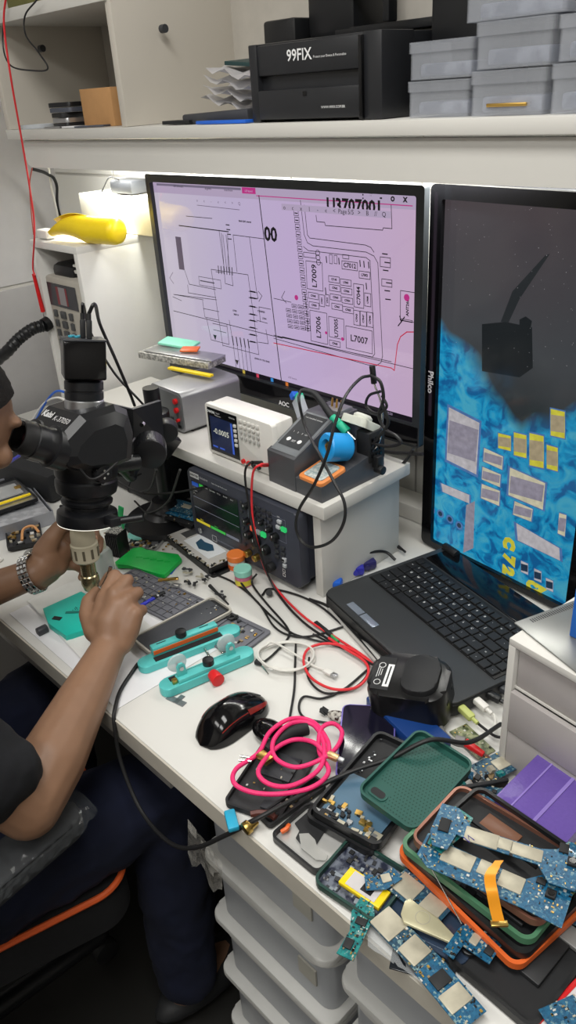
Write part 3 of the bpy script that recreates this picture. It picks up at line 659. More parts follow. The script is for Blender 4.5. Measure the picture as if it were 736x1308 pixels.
# ---- bench multimeter on riser (front y=.832)
MY=.826
q=[at_y(p[0],p[1],MY) for p in ((277,520),(268,572),(366,547),(345,600))]
dm=thing('bench_multimeter','white bench multimeter with a dark digital readout on the riser','multimeter',(-1.07,.88,rz))
mxa,mxb,mza,mzb=q[1].x,-.935,rz+.004,q[0].z
mb=MB(); mb.box(((mxa+mxb)/2,MY+.0325,(mza+mzb)/2),(mxb-mxa,.045,mzb-mza),WPL,bev=.006); mb.build('case',dm)
Tf2=Matrix(((1,0,0,(mxa+mxb)/2),(0,0,-1,MY+.012),(0,1,0,(mza+mzb)/2),(0,0,0,1)))
mw_,mh_=mxb-mxa,mzb-mza
mb=MB(); mb.prism(rrect(mw_+.004,mh_+.002,.007,4),0,.012,WPL,T=Tf2,bev=.002); mb.build('front_bezel',dm)
for x in (mxa+.02,mxb-.02):
    mb=MB(); mb.box((x,MY+.03,rz+.003),(.014,.04,.006),DARK); mb.build('foot',dm)
mb=MB(); cv=Canvas(mb,(0,MY,0),(1,0,0),(0,0,1))
dx0,dx1,dz1,dz0=mxa+.006,mxa+mw_*.50,mzb-.005,mza+.006
cv.rect((dx0,dz1),(dx1,dz0),mat('meter_bezel','#101114',.2),px=False,h=.0006)
cv.rect((dx0+.006,dz1-.016),(dx1-.013,dz0+.006),emis('meter_lcd','#1e2846',.7),px=False,h=.0009)
MBL=emis('meter_blue','#3a5fc8',.8); MWT=emis('meter_digits','#cfd0c0',.8)
cv.text(((dx0+dx1)/2-.006,(dz0+dz1)/2-.001),'-0.0005',.015,MWT,px=False,h=.0013,bold=.0002)
cv.rect((dx1-.019,dz1-.018),(dx1-.014,dz0+.008),MBL,px=False,h=.0012)
for t in range(2): cv.rect((dx0+.008+t*.02,dz0+.012),(dx0+.022+t*.02,dz0+.009),MBL,px=False,h=.0012)
cv.text((dx0+.011,dz1-.008),'OWON',.0065,TXTW,px=False,h=.0012,bold=.0003); cv.text((dx0+.031,dz1-.007),'Digital',.004,TXTW,px=False,h=.0012); cv.text((dx0+.031,dz1-.012),'Multimeter',.004,TXTW,px=False,h=.0012); cv.text((dx1-.013,dz1-.007),'XDM1041',.0042,TXTW,px=False,h=.0012)
mb.build('display',dm,smooth=0)
def mbtn(x,z,m,w_=.007,h_=.006):
    mb=MB(); mb.box((x,MY-.001,z),(w_,.005,h_),m,bev=.0012); mb.build('button',dm)
for i in range(5): mbtn(dx1-.006,dz1-.020-i*.0095,WPL)
for r_ in range(4):
    for k in range(5): mbtn(dx1+.010+k*.0115,mzb-.011-r_*.0105,WPL if r_<2 else mat('button_grey','#b8b8b4',.4),.008 if r_<2 else .006)
for i in range(4):
    mb=MB(); x_=dx1+.010+i*.014; mb.cyl((x_,MY,mza+.008),(x_,MY-.004,mza+.008),.0045,RED if i in(0,1) else BLACK,n=16); mb.build('jack',dm)
# ---- soldering station
st=thing('soldering_station','dark grey soldering station with sponge tray and blue tip-cleaner holder','soldering station',(-.92,.93,rz))
sx_0,sx_1,syf,syb=-.945,-.843,.838,1.0
a=at_y(345,590,.84); b=at_y(410,645,.83)
S0=Vector((-.958,.845,rz)); 
stm=mat('station_metal','#55565a',.4,metal=.3,var=.05)
Ts=Matrix.Translation((-.868,.893,rz))@Matrix.Rotation(R(-2),4,'Z')
mb=MB(Ts)
# base body: side profile extruded along x
pf=[(-.078,.0),(.075,.0),(.075,.052),(-.078,.028)]
Tx=Matrix(((0,0,1,0),(1,0,0,0),(0,1,0,0),(0,0,0,1)))
mb.prism(pf,-.065,.065,stm,T=Tx); mb.build('base',st)
mb=MB(Ts); pf=[(-.079,.0),(.076,.0),(.076,.104),(.02,.104),(-.079,.060)]
mb.prism(pf,-.067,.002,stm,T=Tx); mb.build('control_housing',st)
# sloped panel
sl_=Vector((0,.099,.044)).normalized(); O_=Ts@Vector((-.0325,-.0295,.0822)); nn=Vector((0,-sl_.z,sl_.y))
mb=MB(); cv=Canvas(mb,O_,(1,0,0),(0,sl_.y,sl_.z)); 
cv.rect((-.031,.050),(.031,-.048),mat('panel_film','#7b7f83',.3,metal=.3),px=False,h=.0006); cv.rect((-.026,.046),(.026,-.034),mat('panel_glass','#3b3d40',.12),px=False,h=.001)
cv.text((0,.037),'T26D SOLDERING STATION',.0033,TXTW,px=False,h=.0015)
for i in range(4): cv.text((-.016+i*.010,-.0),('1','2','3','CH')[i],.005,TXTW,px=False,h=.0015)
for x_,y_ in ((-.013,-.018),(.013,-.018)): cv.poly([(x_+p[0],y_+p[1]) for p in circ(.0045,14)],TXTW,px=False,h=.0015)
cv.text((0,-.02),'SET',.006,TXTW,px=False,h=.0015); mb.build('control_panel',st,smooth=0)
# tray
Tt=Ts@Matrix.Translation((.036,-.047,.0335))@Matrix.Rotation(math.atan2(.026,.153),4,'X')
mb=MB(Tt); mb.prism(rrect(.058,.062,.008,4),0,.006,mat('tray_orange','#e08a4a',.45),bev=.0015); mb.build('sponge_tray',st)
mb=MB(Tt); mb.prism(rrect(.044,.048,.006,4),.0062,.0075,mat('solder_crumbs','#9fb0b0',.5,metal=.3,col2='#d0d3cd',scale=160)); mb.build('sponge',st)
# blue holder
hb=mat('holder_blue','#1f93d8',.35)
p0=Ts@Vector((.042,.010,.0655)); p1=Ts@Vector((.034,-.022,.074))
mb=MB(); dd=(p1-p0); q_=dd.to_track_quat('Z','Y').to_matrix().to_4x4()
mb.lathe([(0,0),(.020,0),(.0235,.004),(.0245,.03),(.0245,.043),(.022,.046),(.0135,.046),(.0125,.040),(.0125,.02),(0,.02)],hb,T=Matrix.Translation(p0)@q_,n=32); mb.build('cleaner_holder',st)
mb=MB(Matrix.Translation(p0)@q_)
for i in range(46):
    a0=random.random()*6.28; r0=random.random()*.010; mb.tube([(r0*math.cos(a0+k*1.3)+random.uniform(-.002,.002),r0*math.sin(a0+k*1.3),.034+random.uniform(0,.008)) for k in range(4)],.0006,BRASS,n=4,k=3)
mb.build('brass_wool',st,kind='stuff')
# handle rest + handle
hr=mat('rest_cream','#c9ccc0',.45)
rp_=at_d(387,522,1.30)
# place at real station: top right
Th=Ts@Matrix.Translation((.034,.050,.094))@Matrix.Rotation(R(-32),4,'X')
mb=MB(Th); mb.prism(rrect(.058,.052,.012,4),-.006,.008,hr,bev=.002); mb.lathe([(.010,.008),(.017,.008),(.017,.013),(.012,.017),(.010,.017)],hr,n=24); mb.build('handle_rest',st)
mb=MB(Ts); mb.box((.052,.055,.060),(.030,.040,.055),MATTE,bev=.002)
for i in range(4):
    for j in range(3): mb.box((.068,.043+j*.010,.045+i*.010),(.002,.005,.005),BLACKG)
mb.build('tip_magazine',st)
mb=MB(Ts); mb.cyl((.070,.050,.020),(.086,.050,.020),.008,BLACK,n=18,bev=.001); mb.box((.072,.05,.034),(.014,.014,.022),BLACK,bev=.002); mb.build('side_socket',st)
ir=thing('soldering_iron','soldering iron with teal grip standing in the station rest','soldering iron',Th@Vector((0,0,.01)))
hA=Th@Vector((0,0,-.004)); hB=at_d(362,500,(Vector(hA)-EYE).dot(Vector((AX[2],AY[2],AZ[2])))-.0)
axis=(at_d(383,520,1.36)-at_d(336,485,1.36)).normalized()
dep=(Vector(hA)-EYE).dot(Vector((AX[2],AY[2],AZ[2])))
g0=at_d(444,552,dep-.005); g1=at_d(433,541,dep); g2=at_d(424,532,dep+.004); g3=at_d(404,505,dep+.012); g4=at_d(392,499,dep+.014)
mb=MB(); mb.cyl(g0,g1,.0085,mat('grip_teal','#1fae86',.5),r1=.0075,n=20,bev=.001); mb.cyl(g1,g2,.0075,mat('grip_teal','#1fae86'),r1=.0065,n=20,bev=.001); mb.build('grip',ir)
mb=MB(); mb.tube([g2,g3,g4,at_d(384,499,dep+.014)],lambda t:.0066-.003*t,MATTE,n=12,k=5); mb.build('cord_sleeve',ir)
mb=MB(); mb.cyl(g0,g0+(g0-g1).normalized()*.02,.004,STEEL,n=12); mb.build('tip',ir)
# iron cord: long loop hanging in front of scope
cp=[at_d(384,499,dep+.014),at_d(382,512,dep-.01),at_y(390,545,.87),at_y(408,580,.80),at_y(427,616,.78),at_y(440,642,.775),at_y(439,668,.77),at_y(424,691,.77),at_y(401,699,.77),at_y(385,691,.77),at_y(378,672,.77),at_y(383,649,.77),at_y(401,620,.77),at_y(418,580,.78),at_y(428,541,.80),at_y(442,505,.84),at_y(460,484,.90),at_y(472,480,.93)]
mb=MB(); mb.tube(cp,.0026,RUBBER,k=8); mb.build('cord',ir)
# tip box (clear tube box with blue-green lids)
tb=thing('tip_box','clear tip case with blue and green caps leaning behind the station panel','case',at_d(392,545,1.36))
p0=at_y(391,541,.93);p1=at_y(377,500,.955)
ax_=(p1-p0).normalized()
def obox(mb,p0,p1,w_,d_,m,bev=.001,up=Vector((0,1,0))):
    z=(p1-p0).normalized(); y=(up-z*up.dot(z)).normalized(); x=y.cross(z)
    M=Matrix((x,y,z)).transposed().to_4x4(); M.translation=(p0+p1)/2
    mb.box((0,0,0),(w_,d_,(p1-p0).length),m,bev=bev,T=M)
mb=MB(); obox(mb,p0,p0+ax_*.055,.026,.012,CLEAR); mb.build('tube_body',tb)
w_=Vector((1,0,0))*.0066
for sgn,m_,nm in ((-1,BLUE,'cap'),(1,mat('cap_green','#17b58a',.4),'cap')):
    mb=MB(); obox(mb,p0+ax_*.054+w_*sgn,p0+ax_*.066+w_*sgn,.0128,.013,m_); mb.build(nm,tb)
ts=thing('tip_stand','grey plastic tip stand with metal tips on the station','tip holder',Ts@Vector((-.02,.05,.098)))
mb=MB(Ts); mb.box((-.022,.052,.1045),(.038,.036,.012),ALU,bev=.002); mb.build('block',ts)
for i in range(3):
    mb=MB(Ts); mb.cyl((-.033+i*.011,.048,.109),(-.033+i*.011,.05,.125),.0022,GOLD,r1=.0016,n=10); mb.build('tip',ts)
# wire guide stand
gs=thing('cord_guide','steel wire cord guide rising from the soldering station','stand',Ts@Vector((.078,.05,.04)))
gd=(Ts@Vector((.078,.05,.04)))
gp=[Ts@Vector((.078,.05,.030))]+[at_y(p[0],p[1],gd.y) for p in ((466,608),(473,582),(486,560),(488,520),(478,490))]
mb=MB(); mb.tube(gp,.0017,STEEL,k=5); mb.build('rod',gs)
mb=MB(); mb.cyl(gp[-1],gp[-1]+Vector((-.004,0,.03)),.005,BLACK,n=14,bev=.001); mb.build('clip',gs)
gy=gd.y-.006
mb=MB()
mb.tube([at_y(p[0],p[1],gy) for p in ((474,480),(486,488),(490,510),(484,530),(492,548),(505,556),(512,566),(494,570),(470,565))],.0028,RUBBER,k=7)
mb.tube([at_y(p[0],p[1],gy) for p in ((486,500),(472,505),(468,518),(480,528),(494,520),(488,505))],.0024,RUBBER,k=7)
mb.tube([at_y(p[0],p[1],gy) for p in ((488,515),(496,540),(484,558),(478,566))],.003,RUBBER,k=7)
one('bundled_cord','tangled black cord bundled around the wire cord guide','cable',mb)
mb=MB(); mb.tube([at_y(p[0],p[1],1.02) for p in ((468,572),(500,578),(540,580))],.0035,RUBBER,k=7); mb.tube([at_y(p[0],p[1],1.02) for p in ((528,574),(515,592),(495,605),(478,612))],.003,RUBBER,k=7)
one('monitor_cable','black video cable dropping behind the soldering station below the monitor','cable',mb)
# ---- silver PSU box left on the riser
pb=thing('charger_box','silver aluminium power charger with red ports on the riser end','charger',(-1.25,.93,rz))
a=at_y(262,575,.85); b=at_y(222,560,.85)
bx0,bx1=at_y(222,560,.855).x,at_y(262,574,.855).x; 
Tb=Matrix.Translation(((-1.345+-1.205)/2,.925,rz+.004))@Matrix.Rotation(R(-3),4,'Z')
PW,PD,PH=.115,.145,.085
mb=MB(Tb); Tm2=Matrix(((1,0,0,0),(0,0,-1,PD/2),(0,1,0,PH/2),(0,0,0,1)))
mb.prism(rrect(PW,PH,.012,5),0,PD,mat('alu_case','#9d9ea0',.35,metal=.7,var=.04),T=Tm2,bev=.002); mb.build('case',pb)
mb=MB(Tb)
for x in (-.045,.045): mb.box((x,0,-.001),(.01,.1,.005),RUBBER)
mb.build('foot_strip',pb)
mb=MB(Tb); mb.prism(rrect(PW-.012,PH-.012,.008,4),PD,PD+.001,mat('psu_face','#6f7274',.35,metal=.4),T=Tm2); mb.build('front_face',pb)
for x,z in ((.038,.066),(.038,.047),(.040,.026),(.0,.012),(-.038,.014)):
    mb=MB(Tb); mb.cyl((x,-PD/2-.001,z),(x,-PD/2-.007,z),.0055 if z>.03 else .0035,RED,n=16); mb.build('red_port',pb)
for x,z in ((.014,.024),(-.012,.028),(.016,.012),(.04,.012)):
    mb=MB(Tb); mb.box((x,-PD/2-.001,z),(.010,.002,.006),BLACK); mb.build('usb_port',pb)
# stack of metal plates behind/above PSU
mb=MB(); p=at_y(222,498,.97); 
pl=thing('stacked_metal_tray','grey speckled metal tray lying across the silver charger','tray',(-1.33,.99,rz+.095))
Tp=Matrix.Translation((-1.375,.97,rz+.1005))@Matrix.Rotation(R(12),4,'Z')
mb=MB(Tp); mb.box((0,0,.006),(.20,.06,.014),mat('speckled_metal','#8a8a86',.5,metal=.4,col2='#c9c8c2',scale=180),bev=.001); mb.build('tray_plate',pl)
mb=MB(Tp); mb.box((.01,.0,.015),(.19,.05,.003),SILVER,bev=.0008); mb.build('top_cover',pl)
mb=MB(); mb.box((-1.30,.935,rz+.0965),(.12,.012,.005),YELLOW,rot=(0,0,R(10)),bev=.0008); one('yellow_ruler','thin yellow strip under the speckled metal tray','strip',mb)
mb=MB(); mb.box((-1.42,1.0,rz+.122),(.09,.04,.006),mat('mint_foam','#8fe0c4',.6),rot=(.1,.05,.3),bev=.002); one('mint_pad','mint green pad on the speckled metal tray','pad',mb)
mb=MB(); mb.box((-1.36,.985,rz+.122),(.04,.025,.004),ORANGE,rot=(.1,.0,.6),bev=.001); one('orange_flex','orange scrap of flex circuit on the metal tray','flex circuit',mb)
# ================================================================ ITEMS ON THE WALL CABINET
SZ=1.5067
mb=MB(); p0=at_y(108,158,.95);p1=at_y(146,152,.95); mb.box(((p0.x+p1.x)/2,.975,SZ+.034),(p1.x-p0.x,.05,.068),mat('cardboard','#b98c5c',.8,var=.05,scale=60),bev=.001); one('cardboard_box','small brown cardboard box beside the cabinet partition','box',mb)
cols=[BLACK,SILVER,MATTE,SLATE,BLACK]
names=['black flat phone at the bottom of the little phone pile','silver edged phone, second from the bottom of the phone pile','matt black phone in the middle of the phone pile','slate grey phone, second from the top of the phone pile','black phone on top of the little phone pile']
for i in range(5):
    f=thing('old_phone','%s'%names[i],'phone',(at_y(88,150,.95).x+random.uniform(-.006,.006),.955,SZ+.0005+i*.0095),(0,0,random.uniform(-.2,.2)),group='old phones in the open cabinet bay')
    mb=MB(); mb.prism(rrect(.07,.06,.008,4),0,.0085,cols[i],bev=.001); L_(mb,'housing',f)
    mb=MB(); mb.prism(rrect(.064,.054,.006,4),.0085,.0088,BLACKG); L_(mb,'screen_glass',f)
for i,(px_,m_,lb,dx) in enumerate(((95,PAPER,'white paper slip on the cabinet shelf in front of the phone pile',.06),(72,SILVER,'thin silver tool on the cabinet shelf near the red lead',.05),(118,SLATE,'grey blue card lying before the cardboard box',.07))):
    p=at_y(px_,161,.925); mb=MB(); mb.box((p.x,.925,SZ+.002+i*.0001),(dx,.025,.003),m_,rot=(0,0,.2*i),bev=.0005); one(('paper_slip','flat_tool','grey_card')[i],lb,('paper','tool','card')[i],mb)
mb=MB(); p=at_y(28,161,.93); mb.lathe([(.0,0),(.034,0),(.037,.008),(.036,.008),(.033,.001),(0,.001)],CLEAR,T=Matrix.Translation((-1.775,.945,SZ)),n=28); one('clear_lid','clear round plastic lid on the end of the cabinet shelf','lid',mb)
mb=MB(); mb.box((-1.70,1.0,1.76),(.2,.12,.06),mat('olive_fabric','#6b6a3c',.8),bev=.006); one('olive_box','olive green box on the upper cabinet board','box',mb)
# right bay
mb=MB(); mb.box((-1.15,.99,SZ+.01),(.16,.11,.016),mat('folder_grey','#3a3b3f',.5),rot=(0,-.03,.08),bev=.004); one('grey_tablet_case','dark grey tablet case lying in the cabinet bay beside the printer','case',mb)
mb=MB(); mb.box((-1.235,.935,SZ+.004),(.07,.03,.006),BLACK,rot=(0,0,.1),bev=.001); one('black_phone_part','flat black phone part at the partition foot','phone part',mb)
mb=MB(); mb.box((-1.10,.92,SZ+.003),(.13,.02,.005),BLUE,rot=(0,0,-.02),bev=.001); one('blue_ruler','flat blue strip in front of the grey tablet case','strip',mb)
bag=mat('crumpled_bag','#c8c6c8',.3,alpha=.75,bump=1,scale=60)
for i in range(4):
    mb=MB(); c0=Vector((-1.135+i*.012,1.02-.004*i,SZ+.028+i*.014)); rows=[]
    for a in range(9):
        rows.append([(c0.x+(a-4)*.016,c0.y+(b_-3)*.022,c0.z+.006*math.sin(a*1.7+b_*2.1+i)+(a-4)*-.003) for b_ in range(7)])
    mb.grid(rows,bag); one('parts_bag',['lowest clear crumpled parts bag on the grey case','second clear parts bag in the bag pile','third clear parts bag in the bag pile','topmost clear parts bag under the coloured wallet'][i],'bag',mb,group='clear parts bags beside the printer')
mb=MB(); mb.box((-1.10,1.02,SZ+.084),(.12,.07,.006),mat('dark_wallet','#1f3a3a',.5),rot=(.05,.1,.2),bev=.001); one('dark_wallet','dark flat wallet on top of the parts bags','wallet',mb)
mb=MB(); mb.box((-1.055,.985,SZ+.088),(.05,.03,.008),mat('magenta_p','#c0304f',.4),rot=(.0,-.2,.4),bev=.001); one('red_card_box','small red and teal card pack on the dark wallet','card',mb)
mb=MB(); mb.box((-1.075,1.06,SZ+.118),(.075,.06,.052),BLACK,bev=.005); one('black_device','small black boxy device behind the parts bags','device',mb)
# printer
pt=thing('film_printer','black 99FIX film cutter machine standing on the cabinet shelf','printer',(-.92,1.0,SZ))
pmat=mat('printer_black','#232427',.35,var=.08)
mb=MB(); mb.box((-.905,1.03,SZ+.054),(.235,.20,.104),pmat,bev=.003); mb.build('body',pt)
mb=MB(); mb.box((-.905,.928,SZ+.083),(.215,.012,.040),pmat,bev=.002); mb.build('upper_panel',pt)
mb=MB(); mb.box((-.905,.926,SZ+.024),(.215,.014,.040),pmat,bev=.002); mb.build('lower_panel',pt)
for x in (-1.019,-.782):
    mb=MB(); mb.box((x-.002,.955,SZ+.053),(.018 if x<-.9 else .034,.07,.105),pmat,bev=.002); mb.build('side_cheek',pt)
mb=MB(); cv=Canvas(mb,(0,.9215,0),(1,0,0),(0,0,1)); cv.text((-.922,SZ+.086),'99FIX',.021,TXTW,px=False,bold=.0003); cv.text((-.862,SZ+.082),'Protect your Device & Personalize',.0045,TXTW,px=False); mb.build('logo_print',pt,smooth=0)
mb=MB(); cv=Canvas(mb,(0,.9185,0),(1,0,0),(0,0,1)); cv.text((-.855,SZ+.018),'WWW.99FIX.COM.BR',.0048,TXTW,px=False); cv.rect((-.915,SZ+.04),(-.907,SZ+.034),BLACKG,px=False); mb.build('web_print',pt,smooth=0)
mb=MB(); mb.box((-.80,.917,SZ+.052),(.006,.006,.1),BLACKG,bev=.001); mb.build('door_edge',pt)
# big black thing behind with a rod
bk=thing('plotter_stand','tall black machine frame with a steel roller rod above the printer','machine',(-.85,1.12,SZ+.11))
mb=MB(); mb.box((-.69,1.095,SZ+.1215),(.16,.14,.24),BLACK,bev=.01); mb.build('column',bk)
mb=MB(); mb.box((-.98,1.10,SZ+.17),(.10,.1,.12),BLACK,bev=.01); mb.build('end_block',bk)
mb=MB(); mb.cyl((-.95,1.05,SZ+.165),(-.75,1.05,SZ+.172),.006,SILVER,n=14); mb.build('roller',bk)
mb=MB(); mb.box((-.835,1.02,SZ+.17),(.012,.02,.10),BLACK,bev=.002); mb.build('bracket',bk)
mb=MB(); mb.box((-.82,1.10,SZ+.116),(.30,.10,.012),BLACK,bev=.002); mb.build('crossbar',bk)
# plastic boxes
def pbox(x0,x1,z0,h_,y,label):
    t=thing('storage_box',label,'box',((x0+x1)/2,y+.05,z0),group='frosted storage boxes on the cabinet')
    w_=x1-x0; d_=.13
    mb=MB(); hb_=h_*.70
    mb.ring(rrect(w_-.004,d_-.004,.006,3),rrect(w_-.007,d_-.007,.005,3),.001,hb_,FROST); mb.prism(rrect(w_-.004,d_-.004,.006,3),0,.0015,FROST); L_(mb,'tray',t)
    mb=MB(); mb.ring(rrect(w_,d_,.007,3),rrect(w_-.003,d_-.003,.006,3),hb_,h_-.001,FROST); mb.prism(rrect(w_,d_,.007,3),h_-.0025,h_-.0005,FROST); L_(mb,'lid',t)
    mb=MB(); mb.box((0,-.005,hb_*.35),(w_*.8,d_*.7,hb_*.5),mat('grey_parts_fill','#4d5468',.6,col2='#7d8292',scale=30),bev=.004); L_(mb,'contents',t,kind='stuff')
bxs=[(503,583,.0,.0435,.915,'bottom frosted box in the short stack beside the printer'),(505,588,.0435,.0435,.915,'upper frosted box in the short stack beside the printer')]
x=lambda p,y=.905: at_y(p,120,y).x
pbox(x(503),x(583),SZ,.0435,.945,'bottom frosted box in the short stack beside the printer')
pbox(x(504),x(586),SZ+.044,.0435,.945,'upper frosted box in the short stack beside the printer')
pbox(x(586),x(684),SZ,.050,.94,'bottom frosted box of the tall middle stack, holding brown parts')
pbox(x(590),x(688),SZ+.0505,.050,.94,'second frosted box of the tall middle stack')
pbox(x(572),x(700),SZ+.101,.045,.945,'wide frosted box bridging the top of the box stacks')
pbox(x(688),x(790),SZ,.052,.94,'bottom frosted box of the end stack')
pbox(x(692),x(790),SZ+.053,.046,.94,'upper frosted box of the end stack')
pbox(x(703),x(800),SZ+.1465,.05,.945,'pale frosted box high on the end stack')
mb=MB(); c0=Vector((x(635),.93,SZ+.012)); mb.box(c0,(.055,.01,.004),GOLD,bev=.001); one('brass_strip','brown brass strip seen inside the middle storage box','strip',mb)
# ================================================================ MICROSCOPE
MO=Vector((-1.043,.512,.955)); MT=Vector((-1.065,.575,1.235))
mz=(MT-MO).normalized(); my=Vector((0,1,0)); my=(my-mz*my.dot(mz)).normalized(); mx_=my.cross(mz)
TM=Matrix((mx_,my,mz)).transposed().to_4x4(); TM.translation=MO
ms=thing('stereo_microscope','black stereo microscope head with camera and ring light over the bench','microscope',(-1.043,.512,.955))
mk=mat('microscope_black','#141518',.36,var=.12)
mb=MB(TM); mb.lathe([(.030,0),(.0475,0),(.049,.004),(.0475,.019),(.040,.023),(.033,.024),(.030,.022),(.030,0)],mk,n=48); mb.build('ring_light',ms)
mb=MB(TM); mb.lathe([(.0315,-.001),(.0475,-.001),(.0475,-.0002),(.0315,-.0002),(.0315,-.001)],emis('ring_diffuser','#f4f1e4',1.4),n=48); mb.build('light_diffuser',ms)
mb=MB(TM); mb.cyl((-.049,-.01,.013),(-.062,-.014,.013),.003,mk,n=10); mb.build('ring_screw',ms)
mb=MB(TM); mb.lathe([(.028,.006),(.034,.022),(.034,.030),(.040,.033),(.041,.038),(.036,.042),(.036,.048),(.028,.05)],mk,n=40); mb.lathe([(0,.009),(.027,.009)],mat('lens_glass','#1d4a44',.05),n=32); mb.build('objective_lens',ms)
mb=MB(TM); mb.lathe([(.0,.048),(.042,.048),(.047,.052),(.049,.062),(.049,.071),(.0465,.074),(.047,.076),(.049,.079),(.050,.100),(.048,.112),(0,.112)],mk,n=40); mb.build('zoom_body',ms)
for sx in (-1,1):
    mb=MB(TM); mb.cyl((sx*.044,-.004,.092),(sx*.062,-.004,.092),.0135,mk,n=24,bev=.001)
    for k in range(12):
        a=k*PI/6; mb.box((sx*.055,-.004+.0135*math.cos(a),.092+.0135*math.sin(a)),(.012,.003,.003),mk,rot=(a,0,0))
    for k in range(4): mb.cyl((sx*.062,-.004+.006*math.cos(k*PI/2),.092+.006*math.sin(k*PI/2)),(sx*.0625,-.004+.006*math.cos(k*PI/2),.092+.006*math.sin(k*PI/2)),.002,STEEL,n=8)
    mb.build('zoom_knob',ms)
mb=MB(TM); mb.box((.052,.012,.013),(.03,.02,.014),mk,bev=.002); mb.cyl((.06,.02,.013),(.085,.05,.02),.006,mk,n=14); mb.build('light_bracket',ms)
# prism head: wedge, side profile in (y,z)
mb=MB(TM)
pf=[(.052,.108),(.056,.150),(.045,.186),(.022,.196),(-.035,.184),(-.074,.150),(-.082,.128),(-.070,.110),(-.045,.100),(.02,.100)]
def loft(mb,pf,xs,m):
    rows=[]
    for x_,s_,dy,dz in xs: rows.append([(x_,(p[0]+dy)*s_-dy,(p[1]-.145)*s_+.145+dz) for p in pf])
    mb.grid([[Vector(p) for p in r+[r[0]]] for r in rows],m)
    mb.poly(rows[0],m); mb.poly(rows[-1][::-1],m)
loft(mb,pf,[(-.067,.62,0,-.008),(-.059,.88,0,-.003),(-.048,1,0,0),(.048,1,0,0),(.059,.88,0,-.003),(.067,.62,0,-.008)],mk)
mb.build('prism_head',ms,smooth=20)
# text on the sloping top face, between (-.074,.150) and (-.035,.184)
a=Vector((0,-.0745,.150)); b=Vector((0,-.035,.184)); V_=(b-a).normalized(); U_=Vector((1,0,0))
Mt=Matrix((U_,V_,U_.cross(V_))).transposed().to_4x4(); Mt.translation=(a*.32+b*.68)+U_.cross(V_)*.0008
mb=MB(TM); mb.text('Kaisi',.0165,TXTW,Mt@Matrix.Translation((-.027,.0015,.0003)),bold=.0006); mb.text('K-37050',.0135,TXTW,Mt@Matrix.Translation((.019,-.002,.0003))); mb.build('lettering',ms,smooth=0)
# eyepieces
for sx in (-1,1):
    e0=Vector((sx*.031,-.052,.128)); ed=Vector((0,-.86,.36)).normalized()
    q_=ed.to_track_quat('Z','Y').to_matrix().to_4x4(); T_=TM@Matrix.Translation(e0)@q_
    mb=MB(T_); mb.lathe([(0,0),(0.0317,0),(0.0323,.010),(0.0323,.026),(0.0281,.028),(0.0256,.036),(0.0262,.040),(0.0262,.056),(0.0238,.058)],mk,n=32)
    mb.lathe([(0.0238,.058),(0.0250,.058),(0.0256,.070),(0.0226,.078),(0.0195,.078),(0.0189,.062),(0,.062)],RUBBER,n=32); mb.lathe([(0,.0635),(0.0165,.0635)],mat('eyepiece_glass','#3a2024',.05),n=24); mb.build('eyepiece',ms)
# trinocular port and camera
mb=MB(TM); mb.lathe([(0,.18),(.030,.18),(.030,.197),(.028,.199),(.0,.199)],SILVER,n=36); mb.build('port_collar',ms)
mb=MB(TM); mb.lathe([(0,.197),(.027,.197),(.0295,.200),(.0295,.210),(.0275,.211),(.0275,.213),(.0295,.214),(.0295,.226),(.025,.230),(0,.230)],mk,n=36); mb.build('lens_barrel',ms)
mc=thing('microscope_camera','black cube camera with blue buttons on top of the microscope','camera',TM@Vector((0,0,.24)))
Tc=TM@Matrix.Translation((0.0,0,.230))@Matrix.Rotation(R(-24),4,'Z')
mb=MB(Tc); mb.box((0,0,.030),(.066,.062,.058),BLACKG,bev=.003); mb.box((0,0,.0595),(.068,.064,.003),DARK,bev=.001); mb.build('housing',mc)
bb=mat('button_blue','#2f93a8',.4)
for k in range(5):
    a=k*2*PI/5; mb=MB(Tc); mb.cyl((-.011+.009*math.cos(a),-.008+.009*math.sin(a),.061),(-.011+.009*math.cos(a),-.008+.009*math.sin(a),.064),.0042,bb,n=12,bev=.0006); mb.build('button',mc)
for x,y in ((.006,.0),(.019,.008)):
    mb=MB(Tc); mb.box((x,y,.075),(.010,.008,.028),MATTE,bev=.002); mb.cyl((x,y,.089),(x,y,.098),.0035,RUBBER,n=10); mb.build('plug',mc)
c0=Tc@Vector((.006,0,.098)); c1=Tc@Vector((.019,.008,.098))
mb=MB(); mb.tube([c1,c1+Vector((.005,.01,.012)),at_y(128,415,.66),at_y(148,460,.68),at_y(165,500,.70),at_y(172,518,.72)],.0028,RUBBER,k=8); one('camera_video_cable','thick black cable arching from the microscope camera to the stand','cable',mb)
mb=MB(); mb.tube([c0,c0+Vector((.0,.004,.012)),at_y(116,425,.66),at_y(145,475,.69),at_y(175,508,.71),at_y(186,520,.73)],.0022,RUBBER,k=8); one('camera_power_cable','thinner black cable crossing from the microscope camera to the stand','cable',mb)
